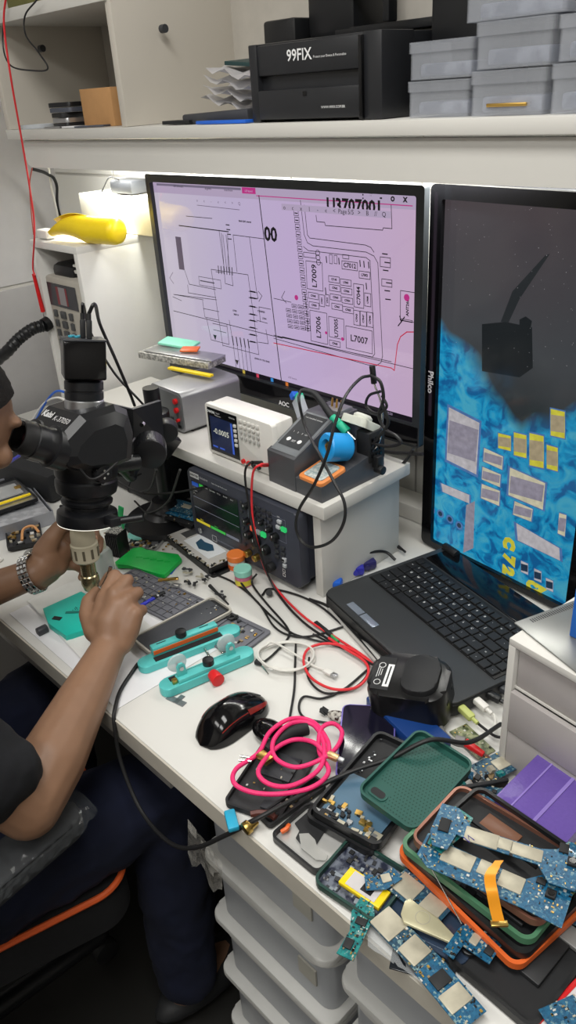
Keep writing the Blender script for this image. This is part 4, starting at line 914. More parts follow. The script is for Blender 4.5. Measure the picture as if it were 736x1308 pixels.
# arm and focus mount
F0=at_y(168,548,.66)
sd=thing('boom_stand','black heavy microscope stand with a focus rack and round base','stand',(-1.27,.80,DZ))
mb=MB(TM); mb.cyl((0.0,.045,.088),(0,.095,.088),.014,mk,n=20); mb.build('head_arm',sd)
def plate(pts,thick,m,name,n=None):
    P_=[Vector(p) for p in pts]; nn=(P_[1]-P_[0]).cross(P_[-1]-P_[0]).normalized()*thick
    mb=MB(); A_=[mb.bm.verts.new(p) for p in P_]; B_=[mb.bm.verts.new(p+nn) for p in P_]; k=len(A_)
    mb.bm.faces.new(A_); mb.bm.faces.new(B_[::-1])
    for i in range(k): mb.bm.faces.new((A_[i],A_[(i+1)%k],B_[(i+1)%k],B_[i]))
    mb._fin(A_+B_,m) if False else None
    mb._i(m); return mb
y1_,y2_,y3_=.60,.655,.70
mb=plate([at_y(132,514,y1_),at_y(170,523,y2_),at_y(172,590,y2_),at_y(136,578,y1_)],.006,mk,'x'); mb.build('rack_plate',sd,smooth=0)
mb=plate([at_y(170,523,y2_),at_y(206,512,y3_+.03),at_y(210,565,y3_+.03),at_y(172,590,y2_)],.006,mk,'x'); mb.build('rack_plate',sd,smooth=0)
for p in ((158,561),): 
    mb=MB(); q=at_y(p[0],p[1],.64); mb.cyl(q,q+Vector((.004,-.006,0)),.004,STEEL,n=10); mb.build('screw',sd)
q=at_y(183,541,.668); mb=MB(); mb.cyl(q,q+Vector((.004,-.006,0)),.004,STEEL,n=10); mb.build('screw',sd)
k0=at_y(192,574,.655); kd=Vector((.8,-.55,-.05)).normalized(); mb=MB(); mb.cyl(k0-kd*.02,k0+kd*.022,.027,mk,n=36,bev=.003)
q_=kd.to_track_quat('Z','Y').to_matrix().to_4x4()
for k in range(24):
    a=k*PI/12; mb.box((.0262*math.cos(a),.0262*math.sin(a),.0),(.002,.003,.034),mk,rot=(0,0,a),T=Matrix.Translation(k0)@q_)
mb.build('focus_knob',sd)
k1=at_y(213,545,.76); mb=MB(); mb.cyl(k1,k1+kd*.03,.02,mk,n=28,bev=.003); mb.build('side_knob',sd)
mb=MB(); obox(mb,at_y(170,560,.69),at_y(215,565,.78),.05,.05,mk,bev=.004); mb.build('rack_block',sd)
ps0=Vector((-1.285,.80,DZ)); 
mb=MB(); mb.cyl((-1.265,.81,DZ+.018),(-1.265,.81,1.05),.0165,mk,n=24); mb.build('pillar',sd)
mb=MB(); obox(mb,at_y(160,600,.64),Vector((-1.265,.80,.97)),.03,.035,mk,bev=.004); mb.cyl((-1.265,.81,.95),(-1.265,.81,1.0),.03,mk,n=24,bev=.002); mb.build('boom',sd)
mb=MB(); mb.cyl(at_y(150,590,.62),at_y(168,608,.66),.012,mk,n=18,bev=.001); mb.build('clamp_screw',sd)
mb=MB(); mb.lathe([(0,0),(.085,0),(.088,.006),(.084,.014),(.045,.022),(.03,.04),(.024,.055),(0,.055)],mk,T=Matrix.Translation((-1.265,.80,DZ+.0008)),n=40); mb.build('base_plate',sd)
# clutter of dark leads under the riser
for i,(lb,pts) in enumerate((('black lead looping across the stand base',((130,600),(175,628),(215,630),(262,622))),('second black lead sagging below the focus knob',((200,600),(190,625),(165,628),(168,612),(180,605))),('thin black lead hanging behind the stand pillar',((230,600),(215,640),(190,655),(172,640))))):
    mb=MB(); mb.tube([at_y(p[0],p[1],.70+.03*k) for k,p in enumerate(pts)],.0022,RUBBER,k=8); one('black_lead',lb,'cable',mb)
mb=MB(); mb.tube([at_y(60,572,.46),at_d(95,592,1.16),at_d(118,612,1.18),at_d(150,590,1.2),at_y(172,560,.62)],.002,RUBBER,k=8); one('ring_light_cable','thin black cable running along the microscope body','cable',mb)
mb=MB(); mb.box((-1.42,.90,.812),(.22,.15,.12),MATTE,bev=.008); one('black_supply_box','black power supply box in shadow beneath the riser','power supply',mb)
mb=MB(); mb.box((-1.235,.955,.8015),(.10,.10,.1),BLACK,bev=.01); one('dark_adapter_block','dark adapter block in shadow behind the microscope base','adapter',mb)
# ================================================================ HOT TOOL
TT=Vector((-1.060,.508,.962)); TB=Vector((-1.054,.500,.826)); dz_=(TB-TT)
q_=dz_.to_track_quat('Z','Y').to_matrix().to_4x4(); Tq=Matrix.Translation(TT)@q_; LT=dz_.length
gm=mat('tool_beige','#b7b09a',.4,var=.05)
ht_=thing('hot_air_handle','beige hot air handle with slotted collar held under the microscope','heat gun',TT)
mb=MB(Tq); mb.lathe([(0,0),(.013,0),(.0145,.004),(.020,.032),(.0205,.045),(.0205,.048),(.0225,.050),(.0225,.078),(.020,.081),(0,.081)],gm,n=36)
mb.build('handle',ht_)
for k in range(10):
    a=k*PI/5; mb=MB(Tq); mb.box((.0222*math.cos(a),.0222*math.sin(a),.064),(.0022,.004,.017),mat('slot_dark','#5a5444',.6),rot=(0,0,a)); mb.build('vent_slot',ht_)
mb=MB(Tq); mb.lathe([(0,.080),(.0125,.080),(.0125,.108),(.0145,.110),(.0155,.116),(.0155,.124),(.012,LT),(.008,LT),(.007,.12),(0,.12)],mat('nozzle_metal','#a59a78',.25,metal=.9,var=.1),n=32); mb.build('nozzle',ht_)
# ================================================================ PERSON
def capsule(mb,p0,p1,r0,r1,m,n=14):
    p0=Vector(p0);p1=Vector(p1); mb.cyl(p0,p1,r0,m,r1=r1,n=n); mb.ell(p0,(r0,)*3,m,u=14,v=10); mb.ell(p1,(r1,)*3,m,u=14,v=10)
def chain(mb,pts,rs,m):
    for (a,b),(r0,r1) in zip(zip(pts,pts[1:]),zip(rs,rs[1:])): capsule(mb,a,b,r0,r1,m)
def remeshed(mb,name,parent,vox,smooth=6,mats=None,extra=None):
    """weld overlapping tapered volumes into one continuous skin"""
    me=bpy.data.meshes.new(name); 
    mb.bm.to_mesh(me); mb.bm.free(); o=bpy.data.objects.new(name+'_tmp',me); COL.objects.link(o)
    md=o.modifiers.new('r','REMESH'); md.mode='VOXEL'; md.voxel_size=vox; md.use_smooth_shade=True
    sm=o.modifiers.new('s','SMOOTH'); sm.factor=.5; sm.iterations=smooth
    if extra: extra(o)
    dg=bpy.context.evaluated_depsgraph_get(); dg.update()
    m2=bpy.data.meshes.new_from_object(o.evaluated_get(dg))
    bpy.data.objects.remove(o); bpy.data.meshes.remove(me)
    inv=PM[parent.name].inverted(); m2.transform(inv); m2.materials.clear()
    for m in mats: m2.materials.append(m)
    m2.shade_smooth()
    for p in m2.polygons: p.material_index=0
    ob=bpy.data.objects.new(name,m2); COL.objects.link(ob); ob.parent=parent; PM[ob.name]=PM[parent.name].copy()
    return ob
pr=thing('person','person in black T-shirt and navy jeans leaning to the microscope, holding a heat tool','person',(-1.03,.05,0))
RS=Vector((-.86,.11,.97)); RE=Vector((-.795,.225,.735)); RW=at_d(142,822,1.215)
LS=Vector((-1.22,.11,.97)); LE=Vector((-1.32,.20,.76)); LW=at_d(42,733,1.30)
HC=Vector((-1.055,.338,1.190)); HR=Matrix.Translation(HC)@Matrix.Rotation(R(-32),4,'X')@Matrix.Translation(-HC)
b=MB(); m=SKIN
# torso, neck, head
for c,r in (((-1.04,.03,.58),(.17,.13,.11)),((-1.04,.06,.72),(.155,.12,.13)),((-1.04,.10,.86),(.165,.12,.13)),((-1.04,.12,.96),(.17,.105,.09))): b.ell(c,r,m,u=28,v=18)
capsule(b,(-1.04,.14,1.0),(-1.048,.29,1.13),.058,.050,m)
b.T=HR
b.ell(HC,(.077,.098,.098),m,u=28,v=20); b.ell(HC+Vector((0,.02,-.06)),(.062,.078,.065),m); b.ell(HC+Vector((0,.055,-.095)),(.032,.038,.024),m)
b.ell(HC+Vector((0,.098,-.035)),(.014,.022,.018),m); b.ell(HC+Vector((0,.088,-.018)),(.010,.014,.028),m)
for s_ in (-1,1):
    b.ell(HC+Vector((s_*.03,.082,.022)),(.026,.014,.010),m); b.ell(HC+Vector((s_*.034,.078,-.03)),(.024,.02,.02),m)
    b.ell(HC+Vector((s_*.078,-.005,-.015)),(.008,.02,.032),m,rot=(.2,0,s_*-.3))
b.ell(HC+Vector((0,.092,-.068)),(.024,.012,.007),m); b.ell(HC+Vector((0,.09,-.079)),(.021,.012,.007),m)
b.T=Matrix.Identity(4)
# arms
chain(b,[(-.93,.12,.97),RS,(RS+RE)/2+Vector((-.005,.0,0)),RE],[.06,.056,.049,.044],m)
fa=RW-RE
chain(b,[RE,RE+fa*.25,RE+fa*.6,RE+fa*.9,RW],[.044,.047,.038,.029,.027],m)
chain(b,[(-1.15,.12,.97),LS,(LS+LE)/2,LE],[.06,.056,.047,.042],m)
fl=LW-LE; chain(b,[LE,LE+fl*.25,LE+fl*.6,LE+fl*.92,LW],[.042,.043,.034,.027,.026],m)
# right hand
def D(px,py,d): return at_d(px,py,d)
def finger(pts,rs): chain(b,pts,rs,m)
Rm=[D(133,764,1.236),D(147,758,1.228),D(162,767,1.220),D(173,784,1.214)]
Rw=[D(127,812,1.218),D(138,816,1.214),D(148,820,1.212),D(157,822,1.212)]
for a_,c_ in zip(Rw,Rm): chain(b,[a_,(a_+c_)/2,c_],[.017,.0175,.0135],m)
chain(b,[RW,D(142,795,1.218),D(150,775,1.222)],[.027,.026,.02],m)
chain(b,[D(130,795,1.225),D(140,775,1.235)],[.022,.018],m)
finger([Rm[0],D(147,735,1.258),D(139,736,1.282),D(131,747,1.288)],[.0125,.0108,.0088,.0075])
finger([Rm[1],D(163,741,1.252),D(154,748,1.28),D(142,757,1.286)],[.013,.0108,.0092,.008])
finger([Rm[2],D(176,757,1.245),D(168,766,1.275),D(154,770,1.28)],[.0125,.0105,.009,.008])
finger([Rm[3],D(182,779,1.236),D(174,788,1.262),D(160,788,1.272)],[.0118,.0092,.008,.007])
finger([D(122,806,1.222),D(112,785,1.238),D(113,768,1.252),D(123,755,1.268)],[.019,.0145,.012,.0085])
# left hand
Lm=[D(76,675,1.345),D(80,690,1.355),D(80,705,1.355),D(76,720,1.345)]
Lw=[D(50,715,1.315),D(48,724,1.318),D(48,733,1.316),D(50,742,1.31)]
for a_,c_ in zip(Lw,Lm): chain(b,[a_,(a_+c_)/2,c_],[.017,.019,.0145],m)
chain(b,[LW,D(62,718,1.32),D(76,706,1.335)],[.026,.027,.022],m)
finger([Lm[0],D(103,661,1.368),D(120,668,1.352),D(121,688,1.328)],[.0135,.0115,.0098,.0085])
finger([Lm[1],D(108,680,1.372),D(126,690,1.352),D(126,702,1.332)],[.0135,.0112,.0095,.0082])
finger([Lm[2],D(104,703,1.368),D(118,712,1.35),D(112,722,1.332)],[.0132,.0108,.009,.008])
finger([Lm[3],D(98,722,1.352),D(108,730,1.34),D(104,738,1.326)],[.012,.0095,.008,.007])
finger([D(57,705,1.308),D(66,688,1.302),D(76,675,1.302),D(89,668,1.300)],[.021,.0165,.0135,.0105])
chain(b,[D(60,712,1.312),D(72,722,1.325)],[.024,.02],m)
# legs
RK=Vector((-.86,.46,.53)); LK=Vector((-1.22,.46,.53)); RH=Vector((-.95,.04,.53)); LH=Vector((-1.13,.04,.53)); RF=Vector((-.83,.42,.10)); LF=Vector((-1.25,.42,.10))
for H_,K_,F_ in ((RH,RK,RF),(LH,LK,LF)):
    chain(b,[H_,(H_+K_)/2,K_],[.085,.075,.058],m); chain(b,[K_,(K_*.6+F_*.4),F_],[.055,.052,.036],m); chain(b,[F_+Vector((0,-.01,-.04)),F_+Vector((0,.13,-.062))],[.036,.028],m)
body=remeshed(b,'body',pr,.0034,6,[SKIN])
# clothing
shm=mat('black_cotton','#15161a',.9,var=.25,scale=60,bump=.3); jm=mat('navy_denim','#080f26',.9,var=.35,scale=14,bump=.4)
b=MB()
for c,r in (((-1.04,.03,.60),(.185,.15,.11)),((-1.035,.075,.74),(.172,.145,.14)),((-1.035,.115,.87),(.178,.14,.13)),((-1.04,.13,.965),(.18,.118,.09))): b.ell(c,r,shm,u=28,v=18)
chain(b,[(-.95,.12,.965),RS,RS.lerp(RE,.72)],[.075,.070,.066],shm); chain(b,[(-1.13,.12,.965),LS,LS.lerp(LE,.7)],[.075,.07,.062],shm)
chain(b,[(-1.04,.14,1.0),(-1.04,.17,1.03)],[.068,.064],shm)
def dis(o):
    t=bpy.data.textures.new('folds','CLOUDS'); t.noise_scale=.07; dm_=o.modifiers.new('d','DISPLACE'); dm_.texture=t; dm_.strength=.02; dm_.mid_level=.5; dm_.texture_coords='GLOBAL'
remeshed(b,'shirt',pr,.006,4,[shm],dis)
b=MB()
for c,r in (((-1.04,.02,.54),(.185,.15,.10)),): b.ell(c,r,jm,u=28,v=18)
for H_,K_,F_ in ((RH,RK,RF),(LH,LK,LF)):
    chain(b,[H_,(H_+K_)/2,K_],[.105,.094,.074],jm); chain(b,[K_,(K_*.6+F_*.4),F_+Vector((0,0,.0))],[.073,.070,.058],jm)
remeshed(b,'jeans',pr,.008,4,[jm],dis)
for F_ in (RF,LF):
    mb=MB(); mb.ell(F_+Vector((0,.06,-.062)),(.048,.14,.036),MATTE); mb.build('shoe',pr)
# hair: shell over the skull
b=MB(); b.ell(HC+Vector((0,-.012,.012)),(.083,.100,.098),HAIRM,u=40,v=28)
def cutface(o):
    pass
rows=[]
b.bm.free(); b=MB(HR)
for i in range(15):
    th=PI*.60*i/14; row=[]
    for j in range(40):
        ph=2*PI*j/40; fr=math.sin(ph)   # +y is the face
        t2=th*(1-.50*max(0,fr)**.5)
        x_=math.sin(t2)*math.cos(ph); y_=math.sin(t2)*math.sin(ph); z_=math.cos(t2)
        k_=1+.02*random.random()
        row.append(HC+Vector((x_*.083*k_,y_*.104*k_-.004,z_*.105*k_+.002)))
    rows.append(row)
b.grid(rows,HAIRM,closed=True); b.build('hair',pr,smooth=180)
for s_ in (-1,1):
    mb=MB(HR); mb.ell(HC+Vector((s_*.031,.076,.0)),(.013,.009,.008),mat('eye_white','#cfc8c0',.2)); mb.ell(HC+Vector((s_*.031,.0835,.0)),(.005,.003,.005),mat('iris_brown','#1a100b',.1)); mb.build('eye',pr)
    mb=MB(HR); mb.box(HC+Vector((s_*.031,.095,.024)),(.03,.004,.005),HAIRM,rot=(0,s_*.12,0),bev=.002); mb.build('eyebrow',pr)
# nails
def nail(c,d,up,name='fingernail'):
    mb=MB(); z=d.normalized(); y=(up-z*up.dot(z)).normalized(); x=y.cross(z); M_=Matrix((x,y,z)).transposed().to_4x4(); M_.translation=c
    mb.ell((0,0,0),(.005,.0015,.0065),mat('nail','#b98c74',.3),T=M_,u=12,v=8); mb.build(name,pr)
tc=Vector((AX[2],AY[2],AZ[2]))*-1
nail(D(91,668,1.290),D(95,667,1.3)-D(80,674,1.3),tc); nail(D(121,688,1.3195),D(121,692,1.3)-D(121,672,1.3),tc); nail(D(125,703,1.3235),D(124,708,1.3)-D(126,692,1.3),tc)
# watch
wt=thing('wristwatch','steel link wristwatch around the wrist under the microscope','watch',LW)
ad_=(LW-LE).normalized(); q_=ad_.to_track_quat('Z','Y').to_matrix().to_4x4(); Tw=Matrix.Translation(LE+fl*1.0)@q_
mb=MB()
for k in range(26):
    a=2*PI*k/26
    for j in (-1,0,1): mb.box((.0325*math.cos(a),.0325*math.sin(a),j*.0062),(.003,.0066,.0054),STEEL if (k+j)%2 else SILVER,rot=(0,0,a),T=Tw,bev=.0008,seg=1)
mb.build('bracelet',wt)
a=R(20); mb=MB(Tw); mb.cyl((.033*math.cos(a),.033*math.sin(a),0),(.041*math.cos(a),.041*math.sin(a),0),.018,STEEL,n=28,bev=.001); mb.build('watch_case',wt)
# tweezers in right hand
tw=thing('tweezers','steel tweezers pinched in the fingers at the hot nozzle','tweezers',D(130,745,1.27))
for s_ in (0,1):
    mb=MB(); mb.tube([D(141+s_,724,1.256+.004*s_),D(136,738,1.265+.002*s_),D(127,752,1.279)],lambda t:.0026*(1-t*.75),STEEL,n=6,k=5); mb.build('prong',tw)
# ================================================================ CHAIR
ch=thing('office_chair','black swivel chair with orange seat piping and plastic-wrapped armrests','chair',(-1.03,.08,0))
fb=mat('chair_fabric','#0d0d0f',.95,var=.2,scale=80,bump=.4); op=mat('orange_piping','#c8531f',.6)
ARM={1:Matrix.Translation((-.790,.165,.664))@Matrix.Rotation(R(8),4,'Z'),-1:Matrix.Translation((-1.36,.08,.664))}
def seat_out(s_=1): return [(x*s_,y*s_) for x,y in rrect(.48,.52,.06,8)]
Tse=Matrix.Translation((-1.094,.15,.38))@Matrix.Rotation(R(-14),4,'Z')
mb=MB(Tse); mb.prism(seat_out(),0,.085,fb,bev=.012); mb.build('seat',ch)
mb=MB(Tse); mb.tube([(x,y,.083) for x,y in seat_out(1.004)],.0055,op,closed=True); mb.build('seat_piping',ch)
mb=MB(Tse); mb.box((0,-.27,.40),(.46,.06,.55),fb,rot=(R(-6),0,0),bev=.03); mb.build('backrest',ch)
for s_ in (-1,1):
    xx_=s_*.262
    mb=MB(Tse); mb.box((xx_,-.06,.13),(.035,.08,.30),BLACK,bev=.008); mb.box((xx_-s_*.03,-.06,-.005),(.08,.05,.02),BLACK,bev=.004); mb.build('arm_post',ch)
    mb=MB(Tse); mb.T=ARM[s_]; mb.prism(rrect(.065,.25,.028,6),-.014,.014,MATTE,bev=.008); mb.build('armrest',ch)
    wr=MB(ARM[s_]); rows=[]
    for i in range(34):
        y_=-.14+.28*i/33; row=[]
        for j in range(28):
            a=2*PI*j/28; k_=1+.06*math.sin(i*2.3+j*1.1)+.05*random.random(); sh_=1 if 2<i<31 else .8
            row.append((.037*math.cos(a)*k_*sh_,y_,0+.0205*math.sin(a)*k_*sh_+.002))
        rows.append(row)
    wr.grid(rows,mat('plastic_wrap','#9aa0a4',.04,alpha=.07,var=.02,scale=60,spec=1.0),closed=True); wr.build('plastic_wrap',ch,smooth=0)
mb=MB(); mb.cyl((-1.03,.08,.09),(-1.03,.08,.38),.03,BLACK,n=20); mb.build('gas_column',ch)
for k in range(5):
    a=2*PI*k/5+.3; e=Vector((-1.03+.27*math.cos(a),.08+.27*math.sin(a),.075))
    mb=MB(); capsule(mb,(-1.03,.08,.10),e,.022,.016,BLACK); mb.build('base_arm',ch)
    mb=MB(); mb.cyl(e+Vector((-.012,0,-.048)),e+Vector((.012,0,-.048)),.026,RUBBER,n=18,bev=.003); mb.build('caster',ch)
# ================================================================ BENCH CLUTTER
def quadfit(p0,p1,p2,z):
    a,b_,c=[at_z(p[0],p[1],z) for p in (p0,p1,p2)]
    d=b_-a; L=d.length; u=d.normalized(); v=Vector((-u.y,u.x,0)); w=(c-b_).dot(v)
    ctr=a+u*L/2+v*w/2; return ctr,math.atan2(u.y,u.x),L,abs(w)
def flat(name,label,cat,p0,p1,p2,z,group=None,tilt=(0,0)):
    c,y,L,W=quadfit(p0,p1,p2,z); t=thing(name,label,cat,(c.x,c.y,z),(tilt[0],tilt[1],y),group); return t,L,W
def ftray(t,L,W,h,rim,floor,r=.008,wall=.0022,lip=0):
    mb=MB(); mb.ring(rrect(L,W,r),rrect(L-2*wall,W-2*wall,r-wall*.7),0,h,rim); L_(mb,'rim',t)
    mb=MB(); mb.prism(rrect(L-2*wall,W-2*wall,r-wall*.7),.0004,.0016,floor); L_(mb,'back_plate',t)
def bits(mb,n,x0,x1,y0,y1,z,ms,smin=.0015,smax=.005,h=.0012):
    for _ in range(n):
        w_,l_=random.uniform(smin,smax),random.uniform(smin,smax)
        mb.box((random.uniform(x0,x1),random.uniform(y0,y1),z+h/2),(w_,l_,h*random.uniform(.6,1.6)),random.choice(ms),rot=(0,0,random.choice((0,0,.2))))
CM=[MATTE,SHIELD,GOLD,mat('tan_component','#8f7a58',.4),mat('white_component','#c9c9c4',.4),BLACK]
def pcb(name,label,p0,p1,W,z,outline=None,m=PCB,shields=(),conns=(),cams=(),nb=40,tilt=(0,0),group='loose phone circuit boards on the bench'):
    a,b_=at_z(p0[0],p0[1],z),at_z(p1[0],p1[1],z); d=b_-a; L=d.length; c=(a+b_)/2
    t=thing(name,label,'circuit board',(c.x,c.y,z),(tilt[0],tilt[1],math.atan2(d.y,d.x)),group)
    o=outline or [(-.5,-.5),(.5,-.5),(.5,.5),(-.5,.5)]
    mb=MB(); mb.prism([(x*L,y*W) for x,y in o],0,.0011,m); L_(mb,'board',t,smooth=0)
    for x,y,w_,h_ in shields:
        mb=MB(); mb.prism(rrect(w_*L,h_*W,.001,2),0,.0014,SHIELD,T=Matrix.Translation((x*L,y*W,.0011)),bev=.0003); L_(mb,'shield_plate',t)
    for x,y,w_,h_ in conns:
        mb=MB(); mb.box((x*L,y*W,.0022),(w_*L,h_*W,.0022),MATTE,bev=.0004); L_(mb,'connector',t)
    for x,y in cams:
        mb=MB(); mb.box((x*L,y*W,.003),(.010,.010,.004),MATTE,bev=.0006); mb.cyl((x*L,y*W,.005),(x*L,y*W,.0056),.0035,BLACKG,n=14); L_(mb,'camera_module',t)
    xs=[p[0]*L for p in o]; ys=[p[1]*W for p in o]
    def inside(x,y):
        r=False; n=len(o)
        for i in range(n):
            x1,y1=o[i][0]*L,o[i][1]*W; x2,y2=o[i-1][0]*L,o[i-1][1]*W
            if (y1>y)!=(y2>y) and x<(x2-x1)*(y-y1)/(y2-y1)+x1: r=not r
        return r
    mb=MB(); k=0
    for _ in range(nb*3):
        x,y=random.uniform(min(xs),max(xs)),random.uniform(min(ys),max(ys))
        if k<nb and inside(x,y) and not any(abs(x-s_[0]*L)<s_[2]*L/2+.001 and abs(y-s_[1]*W)<s_[3]*W/2+.001 for s_ in shields):
            k+=1; mb.box((x,y,.0015),(random.choice((.001,.0016,.003)),random.choice((.001,.0016,.0025)),.001),random.choice(CM))
    L_(mb,'small_components',t,kind='stuff',smooth=0)
    return t
# ---- papers
t,L,W=flat('paper_sheet','white paper sheet under the hands along the bench edge','paper',(12,784),(150,906),(262,800),.7505)
mb=MB(); mb.box((0,0,.0004),(L,W,.0006),PAPER); L_(mb,'sheet',t)
t,L,W=flat('crumpled_tissue','crumpled white tissue sheet under the teal board holder','paper',(35,768),(110,850),(170,780),.7515)
mb=MB(); rows=[[(L*(i/10-.5),W*(j/10-.5),.001+.0022*abs(math.sin(i*1.3+j*.8)*math.cos(j*1.1))) for j in range(11)] for i in range(11)]
mb.grid(rows,mat('tissue','#d6d6d2',.9)); L_(mb,'sheet',t)
# ---- grey sorting mat
t,L,W=flat('parts_mat','grey silicone parts mat with rows of small compartments','mat',(130,752),(303,842),(346,808),.752)
mtm=mat('mat_grey','#6d6e75',.6,var=.05)
mb=MB(); mb.prism(rrect(L,W,.004),0,.004,mtm,bev=.0006)
nx,ny=14,5
for i in range(nx+1): mb.box((-L/2+.006+(L-.012)*i/nx*.72,0,.005),(.0012,W-.01,.002),mtm)
for j in range(ny+1): mb.box((-L*.13,-W/2+.005+(W-.01)*j/ny,.005),(L*.72,.0012,.002),mtm)
mb.ring(rrect(L*.22,W*.8,.003),rrect(L*.22-.004,W*.8-.004,.002),.004,.007,mtm,T=Matrix.Translation((L*.37,0,0)))
mb.box((L*.37,0,.0055),(.0015,W*.8,.003),mtm); L_(mb,'base_mat',t)
mb=MB(); bits(mb,60,-L/2+.01,L*.2,-W/2+.01,W/2-.008,.0045,CM); bits(mb,30,L*.28,L*.46,-W*.35,W*.35,.0045,CM,.002,.008); L_(mb,'tiny_parts',t,kind='stuff')
# ---- dark phone front housing with pale rim
t,L,W=flat('phone_front_housing','dark phone front with pale worn rim lying on the parts mat','phone part',(168,818),(272,764),(296,784),.7595)
ftray(t,L,W,.006,mat('worn_rim','#b8b4aa',.5),MATTE,.010,.0035); mb=MB(); mb.box((-.004,0,.0045),(L-.016,W-.012,.003),mat('slate_panel','#44464b',.45),bev=.001); bits(mb,10,L*.2,L*.42,-W*.2,W*.1,.006,CM,.001,.003,.0006); L_(mb,'shield_panel',t)
mb=MB(); mb.tube([at_z(p[0],p[1],.757) for p in ((178,775),(190,768),(197,764))],lambda t:.0036,mat('driver_blue','#3038c8',.35),n=12); mb.tube([at_z(p[0],p[1],.757) for p in ((196,764),(210,757))],.0044,MATTE,n=12); mb.tube([at_z(p[0],p[1],.757) for p in ((200,762),(202,761))],.0048,SILVER,n=12)
one('precision_screwdriver','small screwdriver with blue shaft and black knurled cap on white paper','screwdriver',mb)
mb=MB(); mb.tube([at_z(p[0],p[1],.7545) for p in ((176,786),(192,778),(206,768))],.0016,STEEL,n=6); one('tweezer_tool','thin steel tweezers lying beside the small screwdriver','tweezers',mb)
mb=MB(); mb.box(at_z(215,740,.758),(.038,.007,.003),GOLD,rot=(0,0,.9),bev=.0006); one('brass_clip','brass coloured clip piece in the parts mat','clip',mb)
mb=MB(); mb.ring(rrect(.020,.014,.002),rrect(.012,.008,.001),0,.0014,SILVER,T=Matrix.Translation(at_z(224,748,.759))@Matrix.Rotation(.5,4,'Z')); one('sim_tray','small silver sim tray lying in the parts mat','sim tray',mb)
mb=MB(); mb.tube([at_z(p[0],p[1],.762) for p in ((268,748),(278,758),(292,772))],lambda t:.0035-.002*t,MATTE,n=8); one('black_spudger','black pointed pry tool beside the pale rimmed phone front','pry tool',mb)
for i,(x_,y_,lb) in enumerate(((243,745,'round black parts scrap by the sim tray'),(238,730,'dark flex scrap near the cracked phone'),(262,738,'crumpled black flex scrap beside the cracked phone'),(285,760,'black bracket scrap behind the phone front'),(300,790,'metal bracket scrap in the mat compartment'))):
    mb=MB(); c=at_z(x_,y_,.759)
    for k in range(6): mb.box(c+Vector((random.uniform(-.012,.012),random.uniform(-.008,.008),random.uniform(0,.002))),(random.uniform(.004,.016),random.uniform(.002,.006),.002),random.choice((MATTE,DARK,SHIELD,BLACK)),rot=(0,0,random.random()*3))
    one('flex_scrap',lb,'scrap',mb,group='scraps of phone flex on the bench')
# ---- teal double-bar clamp
a=at_z(182,866,.76); b_=at_z(290,815,.76); d=(b_-a)
cl=thing('screen_clamp','teal aluminium two-bar screen clamp with suction cups and a red knob','clamp',(a+b_)/2+Vector((0,0,-.01)),(0,0,math.atan2(d.y,d.x)))
inv=PM[cl.name].inverted(); A1=inv@at_z(178,858,.75); B1=inv@at_z(306,808,.75); A2=inv@at_z(206,888,.75); B2=inv@at_z(323,838,.75)
def bar(P,Q,w_,h_):
    c=(P+Q)/2; L=(Q-P).length; ang=math.atan2(Q.y-P.y,Q.x-P.x); M_=Matrix.Translation((c.x,c.y,0))@Matrix.Rotation(ang,4,'Z'); return M_,L
M1,L1=bar(A1,B1,0,0); M2,L2=bar(A2,B2,0,0)
bw=.030
mb=MB(); mb.prism(rrect(L1,bw,bw*.45,6),.002,.014,TEAL,T=M1,bev=.0015); L_(mb,'rear_bar',cl)
mb=MB(); mb.prism(rrect(L2,bw,bw*.45,6),.002,.016,TEAL,T=M2,bev=.0015); L_(mb,'front_bar',cl)
mb=MB(); mb.box((-.004,-.004,.0146),(L1*.66,.011,.0012),MATTE,T=M1); L_(mb,'rubber_strip',cl)
mb=MB(); mb.box((-.012,.006,.0166),(L2*.62,.010,.0012),MATTE,T=M2); L_(mb,'rubber_strip',cl)
mb=MB(); mb.box((-.004,.010,.022),(L1*.64,.014,.016),TEAL,T=M1,bev=.001)
mb.box((-.004-L1*.22,.012,.0302),(.016,.0015,.0008),BLACK,T=M1); mb.box((-.004+L1*.2,.012,.0302),(.016,.0015,.0008),BLACK,T=M1); L_(mb,'raised_jaw',cl)
mb=MB(); mb.box((-.004,.0025,.022),(L1*.635,.0012,.007),ORANGE,T=M1); L_(mb,'orange_strip',cl)
mb=MB(); mb.box((0,-.004,.019),(L2*.66,.016,.008),TEAL,T=M2,bev=.001); L_(mb,'raised_jaw',cl)
mb=MB(); mb.cyl((-L1*.05,.010,.03),(-L1*.05,.010,.040),.009,BLACK,n=24,bev=.001,T=M1); L_(mb,'thumb_knob',cl)
mb=MB(); mb.cyl((.002,-.002,.022),(.002,-.002,.032),.009,BLACK,n=24,bev=.001,T=M2); L_(mb,'thumb_knob',cl)
mb=MB(); mb.cyl((.002,-.014,.011),(.002,-.034,.011),.009,RED,n=24,bev=.001,r1=.0105,T=M2); L_(mb,'red_knob',cl)
for x_ in (-L2*.27,L2*.26):
    mb=MB(); mb.prism([(x_-.008,.016),(x_+.008,.016),(x_+.007,.040),(x_+.003,.045),(x_-.003,.045),(x_-.007,.040)],-.002,.002,TEAL,T=M2@Matrix(((1,0,0,0),(0,0,-1,-.002),(0,1,0,0),(0,0,0,1)))); mb.cyl((x_,-.006,.037),(x_,.012,.037),.0035,SILVER,n=12,T=M2); L_(mb,'cup_bracket',cl)
    mb=MB(); mb.lathe([(0,0),(.006,0),(.015,.004),(.016,.0065),(.014,.0055),(.0,.002)],mat('clear_rubber','#cfdadb',.15,alpha=.5),n=28,T=M2@Matrix.Translation((x_,.006,.037))@Matrix.Rotation(-PI/2,4,'X')); L_(mb,'suction_cup',cl)
